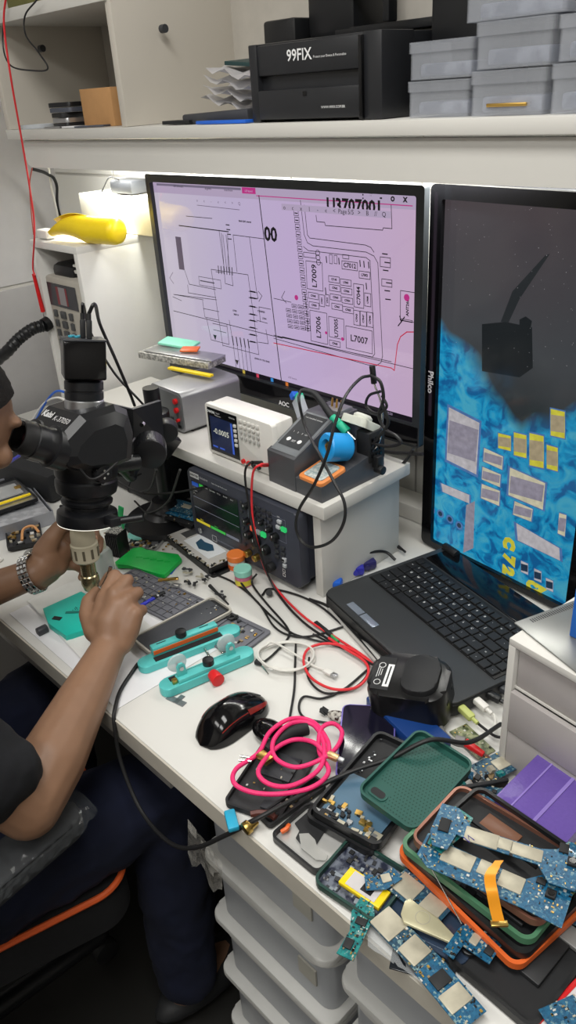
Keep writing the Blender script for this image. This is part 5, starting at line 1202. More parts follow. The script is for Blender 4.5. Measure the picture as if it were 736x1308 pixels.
p_,q__=M1@Vector((L1*.16,-.012,.008)),M2@Vector((L2*.16,.012,.008))
for dx in (-.01,.012):
    mb=MB(); mb.cyl(p_+Vector((dx,0,0)),q__+Vector((dx,0,0)),.0022,STEEL,n=12); L_(mb,'guide_rod',cl)
mb=MB(); mb.box((-L2*.36,-.006,.021),(.008,.006,.008),BRASS,T=M2,bev=.0008); L_(mb,'brass_block',cl)
for i,(x_,y_,a_) in enumerate(((225,895,.2),(216,872,.6))):
    if i: continue
    mb=MB(); mb.box(at_z(x_,y_,.751),(.034,.010,.001),ALU,rot=(0,0,a_)); mb.box(at_z(x_+4,y_-2,.751),(.008,.018,.001),ALU,rot=(0,0,a_)); one('steel_shim','flat notched steel shim in front of the teal clamp','shim',mb)
# ---- teal pcb holder
hl=thing('board_holder','teal board holder with black thumbscrew under the soldering hands','holder',at_z(100,785,.75),(0,0,R(48)))
t=hl; inv=PM[hl.name].inverted()
cs=[inv@at_z(p[0],p[1],.762) for p in ((55,778),(104,756),(128,770),(128,800),(84,813),(62,797))]
mb=MB(); mb.prism([(c.x,c.y) for c in cs],.002,.014,TEAL2,bev=.0015); L_(mb,'base',t)
mb=MB(); c=inv@at_z(73,790,.764); mb.box((c.x,c.y,.0144),(.016,.009,.0012),BLACK,rot=(0,0,-.35)); L_(mb,'black_pad',t)
mb=MB(); c=inv@at_z(100,782,.764); mb.box((c.x,c.y,.0142),(.045,.006,.0014),mat('slot_shadow','#0d6a60',.6),rot=(0,0,-.05)); L_(mb,'slot',t)
mb=MB(); c=inv@at_z(60,802,.757); d_=(inv@at_z(54,805,.757))-c; mb.cyl(c+Vector((0,0,.0)),c+d_.normalized()*.018,.008,DARK,n=22,bev=.001); L_(mb,'thumbscrew',t)
mb=MB(); bits(mb,14,-.01,.03,-.006,.006,.0142,[MATTE],.001,.002,.0004); L_(mb,'tick_marks',t,kind='stuff')
# ---- green plastic card
gc=thing('green_board_case','bright green moulded plastic board case on the bench','case',at_z(190,716,.757),(0,0,0)); inv=PM[gc.name].inverted()
P_=[inv@at_z(p[0],p[1],.760) for p in ((147,718),(170,700),(182,699),(186,703),(228,708),(232,714),(210,735),(196,732),(164,722),(150,722))]
mb=MB(); mb.prism([(c.x,c.y) for c in P_],-.004,.004,GREEN,bev=.0015); L_(mb,'shell',gc)
mb=MB(); 
for k in range(5):
    c=inv@at_z(178+k*9,712+k*1.5,.76); mb.box((c.x,c.y,.0045),(.012,.004,.002),GREEN,rot=(0,0,.8),bev=.0006)
L_(mb,'ridges',gc)
mb=MB(); mb.box(at_z(205,722,.7512),(.07,.05,.001),BLUE,rot=(0,0,.5)); one('blue_card','flat blue card under the green board case','card',mb)
# ---- cracked phone by the scope
t,L,W=flat('cracked_phone','opened phone with white glass panel and a blue smudge near the oscilloscope','phone',(212,690),(268,733),(303,710),.757,tilt=(0,0))
ftray(t,L,W,.010,BLACK,MATTE,.006,.002); mb=MB(); mb.box((0,0,.0105),(L-.006,W-.006,.003),mat('milky_panel','#b9b7b2',.3,var=.08),bev=.001); L_(mb,'display_panel',t)
mb=MB(); mb.box((L*.05,0,.0124),(L*.55,W*.55,.0008),mat('white_label','#dfe3e6',.3)); mb.box((-L*.33,W*.1,.0124),(L*.14,W*.5,.0008),SILVER); L_(mb,'panel_label',t)
mb=MB(); mb.prism([(x*L,y*W) for x,y in ((-.08,-.1),(.06,-.2),(.18,-.1),(.22,.05),(.1,.18),(-.02,.1),(-.12,.12))],.0129,.0134,mat('ink_blue','#2d5068',.3)); L_(mb,'ink_stain',t,smooth=0)
mb=MB(); bits(mb,50,-L/2+.003,L/2-.003,-W/2+.001,-W/2+.006,.0115,CM,.002,.006); bits(mb,30,L/2-.010,L/2-.003,-W/2,W/2,.0115,CM,.002,.005); L_(mb,'torn_parts',t,kind='stuff')
t2,L,W=flat('black_phone_shell','black phone shell beneath the cracked phone','phone part',(216,694),(272,739),(308,716),.7505)
ftray(t2,L,W,.006,BLACK,BLACK,.006,.003)
# ---- flux pots
def pot(px,py,r_,h_,body,lid,label,lab=None):
    c=at_z(px,py,.75); t=thing('flux_pot',label,'jar',c,group='small flux pots in front of the oscilloscope')
    mb=MB(); mb.lathe([(0,0),(r_*.92,0),(r_,.002),(r_,h_*.62),(r_*.9,h_*.66),(0,h_*.66)],body,n=28); L_(mb,'jar',t)
    mb=MB(); mb.lathe([(r_*1.0,h_*.64),(r_*1.06,h_*.66),(r_*1.06,h_*.95),(r_*.98,h_),(0,h_)],lid,n=28); L_(mb,'lid',t)
    if lab: mb=MB(); mb.lathe([(r_*1.01,h_*.12),(r_*1.01,h_*.42)],lab,n=28); L_(mb,'paper_label',t)
pot(312,746,.016,.036,mat('pot_pink','#c6708a',.4),mat('lid_mint','#8fcfbe',.4),'small pot with pale teal lid and yellow label',mat('label_yellow','#d8c83c',.5))
pot(303,726,.0165,.034,WPL,mat('lid_orange','#e8803c',.4),'small pot with orange lid behind the teal lidded pot',ORANGE)
# ---- dropper bottle, heat sink, small meter
c=at_z(137,738,.75); bt=thing('flux_bottle','translucent frosted dropper bottle behind the hands','bottle',c)
fr=mat('bottle_frost','#c4ccc8',.35,alpha=.65)
mb=MB(); mb.lathe([(0,0),(.016,0),(.018,.003),(.018,.055),(.014,.064),(.007,.068),(.007,.07),(0,.07)],fr,n=28); L_(mb,'bottle_body',bt)
mb=MB(); mb.lathe([(.009,.066),(.009,.084),(.006,.086),(.003,.10),(0,.10)],mat('cap_cream','#cfcdb8',.4),n=24); L_(mb,'cap',bt)
c=at_z(153,706,.75); hk=thing('finned_heat_sink','black finned block with speckled top beside the frosted bottle','heat sink',c,(0,0,R(20)))
mb=MB(); mb.box((0,0,.026),(.030,.030,.052),BLACK,bev=.001)
for k in range(7): mb.box((-.0135+k*.0045,-.0165,.024),(.002,.005,.046),BLACK)
L_(mb,'block',hk); mb=MB(); mb.box((0,0,.0525),(.028,.028,.001),mat('speckle','#303033',.5,col2='#a8a8a0',scale=300)); L_(mb,'top_face',hk)
mb=MB(); mb.box(at_z(148,668,.76)+Vector((0,0,.006)),(.05,.03,.022),mat('mint_plastic','#7fd0b8',.4),bev=.006,rot=(0,0,.3)); one('mint_container','mint green small container behind the finned black block','container',mb)
mb=MB(); mb.lathe([(0,0),(.022,0),(.024,.003),(.022,.006),(0,.007)],mat('mint_lid','#86cfc4',.4),T=Matrix.Translation(at_z(178,684,.7525))); one('mint_disc','flat round mint lid beside the tray of parts','lid',mb)
mb=MB(); mb.box(at_y(154,655,.66),(.012,.003,.03),mat('green_tag','#1fa860',.4),bev=.001,rot=(0,.3,.3)); mb.cyl(at_y(154,655,.66)+Vector((0,0,-.015)),at_y(154,655,.66)+Vector((0,0,-.035)),.002,mat('green_tag','#1fa860')); 
one('green_tag','small green tag standing up behind the finned block','tag',mb)
t,L,W=flat('parts_tin','open metal tray filled with small phone parts behind the green case','tray',(160,700),(198,705),(222,680),.751)
ftray(t,L,W,.006,SILVER,ALU,.004,.0015); mb=MB(); bits(mb,80,-L/2+.004,L/2-.004,-W/2+.004,W/2-.004,.002,CM,.002,.008,.002); L_(mb,'loose_parts',t,kind='stuff')
c=at_z(232,672,.75); mt=thing('small_meter_box','small dark box with two screw terminals below the oscilloscope','box',c+Vector((0,0,0)),(0,0,R(-3)))
mb=MB(); mb.box((0,0,.012),(.060,.035,.024),mat('meter_dark','#2c2d2f',.4),bev=.004); L_(mb,'case',mt)
for x_ in (.004,.018):
    mb=MB(); mb.cyl((x_,-.0175,.013),(x_,-.020,.013),.0035,GOLD,n=14); L_(mb,'screw_terminal',mt)
for i,(x_,y_,m_,lb) in enumerate(((240,654,MATTE,'black board lowest of the pile left of the scope'),(242,648,PCB,'blue circuit board in the pile left of the scope'),(238,641,PCBD,'dark board on top of the pile left of the scope'))):
    lb=lb.replace(' left of the scope',' beside the scope screen')
    pcb('circuit_board',lb,(x_-22,y_+2),(x_+14,y_+12),.045,.785+.004*i,m=m_,nb=24,shields=((.1,.1,.3,.3),),group='boards piled beside the oscilloscope')
mb=MB(); mb.box(at_z(242,662,.768),(.085,.06,.034),MATTE,bev=.004); one('black_block','black block carrying the board pile beside the oscilloscope','block',mb)
# ---- far-left: trays and phones
t,L,W=flat('silver_part_tray','long grey metal tray at the far bench end, left of the hands'.replace(', left of the hands',' behind the watch hand'),'tray',(-30,700),(72,668),(62,610),.751)
ftray(t,L,W,.03,mat('tray_grey','#9d9fa6',.35,metal=.5),mat('tray_floor','#b4b6bc',.4,metal=.4),.004,.002)
mb=MB(); mb.box((0,0,.020),(L-.01,W-.02,.012),mat('tray_inside','#a9abb0',.35,metal=.5,col2='#c6c8cc',scale=50),bev=.002); mb.box((0,W*.22,.028),(L-.02,.006,.004),STEEL); mb.box((0,-W*.1,.028),(L-.02,.004,.003),STEEL); L_(mb,'metal_insert',t)
t,L,W=flat('phone_with_yellow_strip','black edged phone with a yellow strip lying on the grey metal tray','phone',(-25,665),(50,640),(30,610),.785)
ftray(t,L,W,.008,BLACK,SILVER,.006,.002); mb=MB(); mb.box((0,-W*.25,.006),(L-.01,.008,.003),YELLOW); mb.box((L*.05,W*.1,.005),(L*.7,W*.4,.003),mat('grey_sheet','#9a9c9c',.4)); mb.box((L*.38,W*.1,.008),(.014,.010,.004),GOLD); L_(mb,'inner_parts',t)
t,L,W=flat('opened_phone_board','opened phone with tan flex cable behind the watch hand','phone part',(10,705),(56,695),(52,665),.755)
ftray(t,L,W,.009,BLACK,DARK,.008,.003); mb=MB(); bits(mb,50,-L/2+.006,L/2-.006,-W/2+.006,W/2-.006,.003,CM,.003,.010,.003); L_(mb,'loose_parts',t,kind='stuff')
mb=MB(); mb.tube([at_z(28,690,.768),at_z(30,676,.775),at_z(42,672,.777),at_z(50,680,.768)],.003,mat('tan_flex','#c08a58',.5),k=6,n=6); L_(mb,'x',t) if False else one('tan_flex_cable','curled tan flex cable on the opened phone','flex cable',mb)
t,L,W=flat('white_panel_card','pale plastic panel between the tray and the paper sheet','panel',(-20,735),(5,715),(20,695),.751)
mb=MB(); mb.box((0,0,.002),(L,W,.004),WPL,bev=.001); L_(mb,'panel',t)
mb=MB(); mb.box(at_z(28,606,.80)+Vector((0,.03,-.013)),(.20,.08,.07),MATTE,bev=.01,rot=(0,0,.2)); one('black_equipment_box','black equipment box in shade behind the microscope eyepiece','box',mb)
mb=MB(); c0=at_z(150,655,.752); 
for k in range(70): mb.box(at_z(random.uniform(60,225),random.uniform(672,712),.752)+Vector((0,0,.001)),(random.uniform(.002,.008),random.uniform(.002,.006),.0015),random.choice(CM),rot=(0,0,random.random()*3))
one('parts_litter','scattered tiny phone parts on the bench behind the hands','scrap',mb,kind='stuff')
for nm,lb,pts,r_,m_ in (
 ('white_usb_cable','white usb cable sagging down over the grey tray',((47,570),(40,605),(20,635),(-10,660)),.0026,WHITEC),
 ('white_charge_cable','white cable with a plug curling over the grey tray end',((-5,560),(8,580),(25,592),(42,605),(58,625),(60,645),(45,662),(30,668)),.0022,WHITEC),
 ('blue_lead','blue lead passing behind the microscope eyepiece',((20,590),(35,560),(55,520),(72,500),(92,505)),.0026,BLUE),
 ('grey_lead','pale grey lead beside the blue lead',((30,560),(52,520),(72,508),(90,515)),.0024,WPL)):
    ys=[.66+.05*math.sin(i) for i in range(len(pts))]
    mb=MB(); mb.tube([at_y(p[0],p[1],.72) for p in pts],r_,m_,k=8); one(nm,lb,'cable',mb)
mb=MB(); mb.tube([at_y(2,597,.6),at_y(28,580,.6)],.0035,mat('pen_blue','#2b2fc0',.3),n=10); one('blue_pen','blue pen poking out near the eyepiece','pen',mb)
# ---- mouse
a=at_z(258,952,.75); b_=at_z(335,898,.75); d=b_-a
mo_=thing('computer_mouse','glossy black gaming mouse with red side accents on the bench edge','mouse',(a+b_)/2,(0,0,math.atan2(d.y,d.x)))
ML=d.length+.006; Wm=.064
def mouse_rows(nn=26,nj=22,zm=.038):
    rows=[]
    for i in range(nn):
        t=i/(nn-1); e=max(1-abs(2*t-1)**2.7,0)**.42
        w_=Wm/2*max(e,.03)*(1-.06*math.sin(PI*t)**4+.04*(1-t)); h_=zm*max(.04,(1-abs(1-t/.40)**2.2 if t<.40 else 1-.62*((t-.40)/.60)**2.3))*(max(e,.05)**.35)
        rows.append([((t-.5)*ML,w_*math.copysign(abs(math.cos(PI*j/nj))**.85,math.cos(PI*j/nj)),.002+h_*max(0,math.sin(PI*j/nj))**.8) for j in range(nj+1)])
    return rows
rw=mouse_rows()
mb=MB(); mb.grid(rw,BLACKG); mb.poly([r[0] for r in rw]+[r[-1] for r in rw[::-1]],BLACKG); L_(mb,'shell',mo_,smooth=60)
mr=mat('mouse_red','#7e211d',.2,coat=.3,var=.3)
for s_,jj in ((1,(3,6)),(-1,(16,19))):
    mb=MB(); mb.grid([[Vector(rw[i][j])*1.0+Vector((0,s_*.0007,.0007)) for j in range(jj[0]+(0 if i>16 else 1),jj[1]+1)] if False else [Vector(rw[i][j])+Vector((0,s_*.0007,.0007)) for j in range(jj[0],jj[1]-(0 if i>19 else 1)+1)][:3] for i in range(15,25)],mr); L_(mb,'red_side',mo_,smooth=60)
for s_,j_ in ((1,5),(-1,17)):
    mb=MB(); mb.tube([Vector(rw[i][j_])+Vector((0,0,-.0003)) for i in range(5,16)],.0009,mr,n=6); L_(mb,'side_stripe',mo_)
mb=MB(); mb.cyl((ML*.30,-.004,.0225),(ML*.30,.004,.0225),.0075,RUBBER,n=20); L_(mb,'scroll_wheel',mo_)
mb=MB(); mb.tube([Vector(rw[i][11])+Vector((0,0,-.0002)) for i in range(17,25)],.0009,MATTE,n=6); L_(mb,'button_gap',mo_)
# ---- label printer (rounded black block)
c=at_z(520,905,.75); lpz=thing('label_printer','rounded black handheld label printer with white sticker on the laptop edge','printer',(-.522,.690,.790),(R(8),R(-6),R(24)))
mb=MB(); mb.prism(rrect(.112,.084,.024,7),-.026,.030,mat('printer_shell','#131314',.3),bev=.008); L_(mb,'body',lpz)
mb=MB(); mb.prism(rrect(.052,.070,.022,7),.030,.040,MATTE,T=Matrix.Translation((.018,.0,0)),bev=.003); L_(mb,'raised_lid',lpz)
mb=MB(); mb.box((-.036,0,.0302),(.026,.062,.001),MATTE); mb.box((-.028,-.004,.0309),(.009,.042,.0006),TXTW); mb.box((-.028,-.004,.0313),(.0022,.034,.0003),TXTK)
for k in range(2): mb.ring(circ(.005,20),circ(.0042,20),.0308,.0312,TXTW,T=Matrix.Translation((-.041,-.018+k*.032,0)))
for k in range(3): mb.box((-.045+k*.003,.001,.0309),(.0008,.02-.004*k,.0003),TXTW)
L_(mb,'rating_label',lpz,smooth=0)
for k in (0,1):
    mb=MB(); mb.box((.0562,.012-k*.03,.006),(.001,.006,.006),BLACKG); L_(mb,'port',lpz)
mb=MB(); mb.box(at_z(520,930,.75)+Vector((0,.0,.012)),(.13,.05,.02),mat('deep_blue_box','#123a7a',.4),rot=(0,0,R(-14)),bev=.003); one('blue_box','dark blue box below the label printer','box',mb)
mb=MB(); mb.tube([at_z(410,906,.757),at_z(420,912,.758)],.003,MATTE,n=8); mb.ell(at_z(434,916,.759),(.019,.010,.007),mat('wrapper','#2a1512',.25,col2='#b8b4ac',scale=160),rot=(0,0,.3)); mb.box(at_z(450,922,.757),(.008,.010,.002),MATTE,rot=(0,.4,.3)); mb.box(at_z(414,908,.758),(.010,.012,.002),MATTE,rot=(0,.4,.3)); one('candy_wrapper','small brown and silver candy wrapper near the label printer','wrapper',mb)
# ---- phones near pink cable
t,L,W=flat('black_phone_case','black phone half-shell with cut-outs under the pink cable','phone part',(285,1030),(348,935),(402,975),.753)
ftray(t,L,W,.008,MATTE,mat('scratched_black','#2b2c2e',.5),.010,.003)
mb=MB(); mb.box((-L*.25,-W*.22,.004),(L*.3,W*.28,.003),DARK,bev=.001); mb.box((L*.1,0,.004),(L*.3,W*.6,.003),DARK,bev=.001); bits(mb,16,-L*.4,L*.4,-W*.4,W*.4,.005,CM,.001,.004,.001); L_(mb,'inner_plate',t)
t,L,W=flat('small_black_shell','small black frame with rectangular openings beside the brass fitting','phone part',(330,1045),(345,1060),(410,1000),.7535)
ftray(t,L,W,.007,MATTE,BLACK,.005,.003); mb=MB(); bits(mb,14,-L*.4,L*.4,-W*.4,W*.4,.003,CM,.002,.006); L_(mb,'loose_parts',t,kind='stuff')
t,L,W=flat('purple_phone','purple edged phone with dark glass leaning among the case parts','phone',(428,1000),(438,905),(505,935),.757)
mb=MB(); mb.prism(rrect(L,W,.010),0,.009,mat('lilac_frame','#7a6fc0',.35,metal=.3),bev=.001); L_(mb,'frame',t)
mb=MB(); mb.prism(rrect(L-.004,W-.004,.009),.009,.0096,mat('dark_glass','#141322',.08)); L_(mb,'screen_glass',t)
mb=MB(); mb.ell(at_z(345,935,.765),(.03,.02,.012),BLACKG); mb.tube([at_z(340,960,.768),at_z(368,938,.768),at_z(392,930,.766)],.010,MATTE,n=12,k=6)
one('black_charger_plug','black charger plug block beneath the pink cable','charger',mb)
mb=MB(); c=at_z(338,968,.775); mb.box(c,(.020,.014,.008),BRASS,bev=.001); mb.cyl(c+Vector((-.012,-.012,0)),c+Vector((-.026,-.020,0)),.0018,STEEL,n=8); mb.cyl(c+Vector((-.008,-.016,0)),c+Vector((-.022,-.026,0)),.0018,STEEL,n=8); one('plug_pins','brass plug end with two steel pins on the black shell','plug',mb)
mb=MB(); mb.tube([at_z(p[0],p[1],.763) for p in ((320,1040),(332,1038),(345,1040),(352,1045))],.004,mat('brown_part','#5a2f28',.5),n=6,k=5); one('brown_flex_part','brown flex part beside the brass fitting','flex circuit',mb)
bf=thing('brass_fitting','ribbed brass nozzle fitting at the bench edge','fitting',at_z(318,1056,.757))
mb=MB(); p0=at_z(312,1060,.76);p1=at_z(328,1048,.762); mb.cyl(p0,p0.lerp(p1,.45),.0085,BRASS,n=10,bev=.001); mb.build('nut',bf); mb=MB(); mb.cyl(p0.lerp(p1,.45),p1,.0065,BRASS,r1=.005,n=20); mb.build('stem',bf)
mb=MB(); mb.box(at_z(296,1048,.755),(.03,.014,.008),mat('cyan_plastic','#2aa3c8',.4),rot=(0,0,-.5),bev=.002); one('cyan_clip','cyan plastic clip at the bench edge under the black shell','clip',mb)
# pink cable
zp=.778
pk=thing('pink_cable','bright pink braided usb cable coiled on the black shells','cable',at_z(365,965,zp))
pts=[(455,968),(440,970),(420,955),(405,928),(378,922),(352,940),(350,962),(372,975),(405,978),(430,968),(440,945),(434,925),(415,926),(408,945),(418,975),(408,1000),(372,1013),(335,1008),(333,985),(342,950),(368,925),(398,920),(414,935),(414,965),(400,985),(362,986),(335,968),(345,945),(335,952),(308,975),(298,995),(310,1010),(350,1014),(390,1003),(420,975)]
pp=[at_z(p[0],p[1],zp+.005*math.sin(i*1.9)) for i,p in enumerate([(415,962),(400,948),(375,945),(350,958),(330,985),(345,1002),(375,1003),(408,982),(414,952),(400,926),(372,924),(350,945),(352,968),(378,980),(410,970),(430,955),(437,935),(425,924),(410,932),(408,960),(420,985),(400,1005),(360,1014),(322,1012),(299,1000),(302,982),(330,962),(345,935),(372,918),(400,922),(418,945),(421,962)])]
mb=MB(); mb.tube(pp,.0031,PINKC,k=8,n=10); mb.build('braided_cord',pk)
mb=MB(); p0=at_z(418,963,zp+.004);p1=at_z(432,969,zp+.002);p2=at_z(439,972,zp+.001); obox(mb,p0,p1,.010,.006,mat('rose_gold','#d8b080',.3,metal=.8),bev=.001,up=Vector((0,0,1))); mb.build('plug_shell',pk)
mb=MB(); obox(mb,p1,p2,.007,.0035,SILVER,bev=.0004,up=Vector((0,0,1))); mb.build('plug_tip',pk)
# ---- cables on the bench
def cab_(name,label,pts,r_,m_,z=.7535,k=8):
    mb=MB(); mb.tube([at_z(p[0],p[1],p[2] if len(p)>2 else z) for p in pts],r_,m_,k=k,n=8); return one(name,label,'cable',mb)
th=thing('thick_black_cable','thick black cable hanging off the bench edge and crossing the phones','cable',at_z(150,905,.755))
mb=MB(); q0=[at_z(176,848,.754),at_z(155,880,.755),at_z(147,905,.757),at_y(146,925,.385),at_y(155,975,.375),at_y(180,1035,.365),at_y(215,1075,.36),at_y(248,1083,.365),at_y(290,1066,.38),at_z(330,1045,.771),at_z(400,1008,.776),at_z(450,985,.785),at_z(500,968,.80),at_z(550,945,.82),at_z(600,948,.80),at_z(640,925,.765)]
mb.tube(q0,.0031,RUBBER,k=10,n=10); mb.build('cord',th)
cab_('probe_lead','black scope probe lead running from the flux pots to the soldering bundle',((312,725,.775),(306,740,.765),(325,765),(352,792),(372,808),(392,815),(420,822)),.0019,RUBBER)
cab_('probe_lead','second black probe lead ending in a clip beside the white cable',((328,733,.775),(322,745,.76),(340,770),(366,800),(368,815),(350,835),(338,845)),.0019,RUBBER)
cab_('bench_wire','black wire curving across the bench centre from the cracked phone',((272,732),(300,745),(330,770),(350,800),(372,812),(400,812),(440,800)),.0018,RUBBER)
cab_('bench_wire','black wire drooping past the mouse towards the pink cable',((378,822),(377,850),(376,880),(370,918)),.0018,RUBBER)
cab_('bench_wire','black wire looping in front of the label printer',((470,855),(440,880),(412,892),(388,890),(382,905),(392,918),(428,925)),.0018,RUBBER)
cab_('bench_wire','thin black wire looping round the red cable ring',((400,810),(430,825),(465,840),(470,860),(450,880),(415,885),(394,866),(395,840)),.0017,RUBBER)
cab_('bench_wire','black wire arching along the riser foot to the laptop',((335,760),(345,752),(380,760),(410,775),(440,800),(470,820),(500,842)),.0019,RUBBER)
cab_('bench_wire','black wire running along the laptop front edge',((395,765),(420,775),(445,800),(470,830),(486,850)),.0024,RUBBER)
for nm,o1,lb in (('red_lead',(0,0),'red meter lead falling past the oscilloscope to the bench'),('black_lead',(4,2),'black meter lead paired with the red lead over the oscilloscope')):
    m_=REDC if nm[0]=='r' else RUBBER
    mb=MB(); X_=o1[0]
    if nm[0]=='r': P2=[at_y(346,594,.826),at_y(332,594,.79),at_y(323,606,.782),at_y(322,650,.78),at_y(328,690,.77),at_z(345,740,.765),at_z(385,785,.757),at_z(430,815,.757),at_z(465,838,.757),at_z(478,850,.757)]
    else: P2=[at_y(330,590,.825),at_y(318,592,.79),at_y(313,606,.784),at_y(317,640,.78),at_y(327,690,.766),at_z(350,750,.762),at_z(388,795,.756),at_z(440,828,.756),at_z(478,850,.76)]
    mb.tube(P2,.0021,m_,k=8)
    if nm[0]=='r': mb.cyl(at_y(346,594,.826),at_y(334,594,.80),.0038,RED,n=12)
    else: mb.cyl(at_y(336,591,.828),at_y(322,591,.80),.0036,BLACK,n=12)
    one(nm,lb,'test lead',mb)
cab_('red_ring_cable','red cable coiled in a ring on the bench in front of the laptop',((478,850),(450,830),(420,822),(395,828),(388,845),(398,866),(425,880),(455,878),(470,862),(466,845),(440,828),(420,815)),.0022,REDC,z=.759)
for p in ((332,741),): 
    mb=MB(); mb.cyl(at_z(344,757,.7515),at_z(344,757,.762),.006,RUBBER,n=16); one('cable_bead','small black ferrite bead on the probe lead','bead',mb)
wc=thing('white_cable_coil','white usb cable coiled into a ring near the red cable','cable',at_z(365,840,.754)); mb=MB()
cp_=[]
for k in range(50):
    a_=2*PI*k/16; r_=1+.06*math.sin(k*1.1); cp_.append(at_z(366+36*math.cos(a_)*r_,838+18*math.sin(a_)*r_,.754+.0002*k))
mb.tube(cp_[:44]+[at_z(400,850,.757),at_z(415,856,.757)],.0018,WHITEC,k=4,n=8); mb.build('cord',wc)
mb=MB(); obox(mb,at_z(415,856,.757),at_z(424,861,.757),.010,.005,WPL,up=Vector((0,0,1))); mb.build('plug',wc)
mb=MB(); obox(mb,at_z(424,861,.757),at_z(430,864,.757),.008,.004,SILVER,up=Vector((0,0,1)),bev=.0004); mb.build('plug_tip',wc)
ac=thing('alligator_clip','open black and steel clip lying beside the white cable coil','clip',at_z(332,848,.752))
mb=MB(); mb.box(at_z(331,846,.756),(.014,.010,.007),MATTE,rot=(0,0,.4),bev=.002); mb.build('grip',ac)
for dx,dy in ((10,12),(16,7)):
    mb=MB(); mb.tube([at_z(333,848,.754),at_z(333+dx,849+dy,.753)],lambda t:.002-.0012*t,STEEL,n=6); mb.build('jaw',ac)
mb=MB(); obox(mb,at_z(403,795,.756),at_z(424,812,.756),.007,.006,MATTE,up=Vector((0,0,1))); mb.tube([at_z(424,812,.756),at_z(432,820,.756)],.003,mat('green_band','#3a9a5c',.5)); one('scope_probe','black probe handle with green band among the bench cables','probe',mb)
# blue connectors right of the riser
for i,(x_,y_,m_,lb) in enumerate(((427,745,BLUE,'bright blue connector plug at the riser foot'),(455,727,mat('indigo_plug','#3536a8',.4),'indigo video connector behind the laptop corner'),(470,720,mat('indigo_dark','#2c2a60',.4),'dark indigo connector shell beside the indigo plug'))):
    p=at_z(x_,y_,.762); mb=MB(); mb.box(p,(.030,.022,.018),m_,rot=(0,0,.5+i*.3),bev=.005); mb.cyl(p,p+Vector((-.02 if i==0 else .01,-.012,0)),.005,m_,n=12); one('cable_connector',lb,'connector',mb)
cab_('video_cable','black cable arching over the indigo connectors by the riser',((420,745,.76),(424,728,.775),(440,714,.785),(470,706,.785),(492,705,.77),(505,715,.76)),.003,RUBBER)
mb=MB(); mb.tube([at_z(478,690,.758),at_z(500,692,.758),at_z(518,705,.76)],.0022,RUBBER,k=6); mb.tube([at_z(500,692,.76),at_z(514,702,.76)],lambda t:.0055-.003*t,RUBBER); one('laptop_power_cord','black power cord with jack entering the laptop corner','cable',mb)
cab_('grey_flat_cable','pale grey cable along the laptop front edge',((420,778),(440,800),(460,822),(480,845)),.003,mat('pale_grey_cable','#a8a6a2',.5))
# ---- right side plugs
for nm,lb,p0,p1,m_ in (('audio_plug','pale green audio plug beside the laptop corner',(588,903),(604,918),mat('pale_green_plug','#b8c070',.4)),('white_plug','white round plug beside the laptop corner',(606,892),(622,906),WPL),('hdmi_plug','black video plug at the laptop side',(622,885),(640,895),BLACK),('dark_plug','second black plug next to the drawer tower',(640,878),(652,886),DARK)):
    p,q=at_z(p0[0],p0[1],.768),at_z(p1[0],p1[1],.766); mb=MB(); obox(mb,p,q,.012,.010,m_,bev=.003,up=Vector((0,0,1))); mb.cyl(q,q+(q-p).normalized()*.01,.003,m_,n=10); mb.cyl(p,p-(q-p).normalized()*.008,.0022,GOLD,n=10)
    one(nm,lb,'plug',mb)
cab_('audio_cable','black cord from the pale green plug to the drawer tower',((606,920),(618,930),(632,940),(642,942)),.002,RUBBER,z=.762)
cab_('white_wire','white cord falling from the round white plug',((624,906),(632,915),(632,928),(626,935)),.002,WHITEC,z=.764)
cab_('grey_thick_cord','thick grey cord beneath the label printer',((555,910),(566,935),(580,948),(596,952)),.004,mat('grey_cord','#6d6c6a',.5),z=.765)
ri=thing('red_probe','red handled probe with a brown tip near the drawer tower','probe',at_z(605,958,.765))
mb=MB(); p0,p1,p2=at_z(594,948,.772),at_z(618,964,.766),at_z(632,972,.762); mb.cyl(p0,p1,.0062,RED,r1=.0045,n=18,bev=.001); mb.build('handle',ri); mb=MB(); mb.cyl(p1,p2,.0028,mat('brown_tip','#5c3a30',.5),r1=.0012,n=10); mb.build('tip',ri)
mb=MB(); mb.cyl(at_z(582,945,.772),p0,.0068,mat('grey_sleeve','#807c7a',.5),n=16); mb.build('sleeve',ri)
pcb('circuit_board','olive circuit board scrap between the laptop and the probe',(585,930),(622,965),.03,.752,m=mat('olive_board','#4a5438',.4,col2='#8b8f6c',scale=120),nb=20)
pcb('circuit_board','board with large grey shield beside the drawer tower foot',(612,990),(668,962),.035,.764,m=PCBD,shields=((.1,0,.5,.5),),nb=30)
mb=MB(); mb.box(at_z(618,1004,.785),(.06,.005,.022),MATTE,rot=(.4,0,.95),bev=.002); one('black_side_frame','black phone side frame standing beside the green case','phone part',mb)
for i,(a_,b2,lb) in enumerate((((555,1030),(600,1010),'small teal board under the green case corner'),((590,1035),(632,1030),'small blue board behind the stacked frames'),((610,1010),(640,1020),'tiny blue board at the purple box corner'))):
    pcb('circuit_board',lb,a_,b2,.022,.785,m=(PCBG,PCB,PCBD)[i],nb=26,tilt=(.2,-.15),conns=((.2,.2,.2,.2),))
mb=MB()
for k in range(60): mb.box(at_z(random.uniform(560,650),random.uniform(985,1050),.775)+Vector((0,0,random.uniform(-.01,.004))),(random.uniform(.004,.022),random.uniform(.003,.01),random.uniform(.001,.006)),random.choice(CM+[PCB,PCBG,BLACK,STEEL]),rot=(random.uniform(-.5,.5),random.uniform(-.5,.5),random.random()*3))
one('scrap_heap','heap of torn metal and board scraps behind the stacked frames','scrap',mb,kind='stuff')
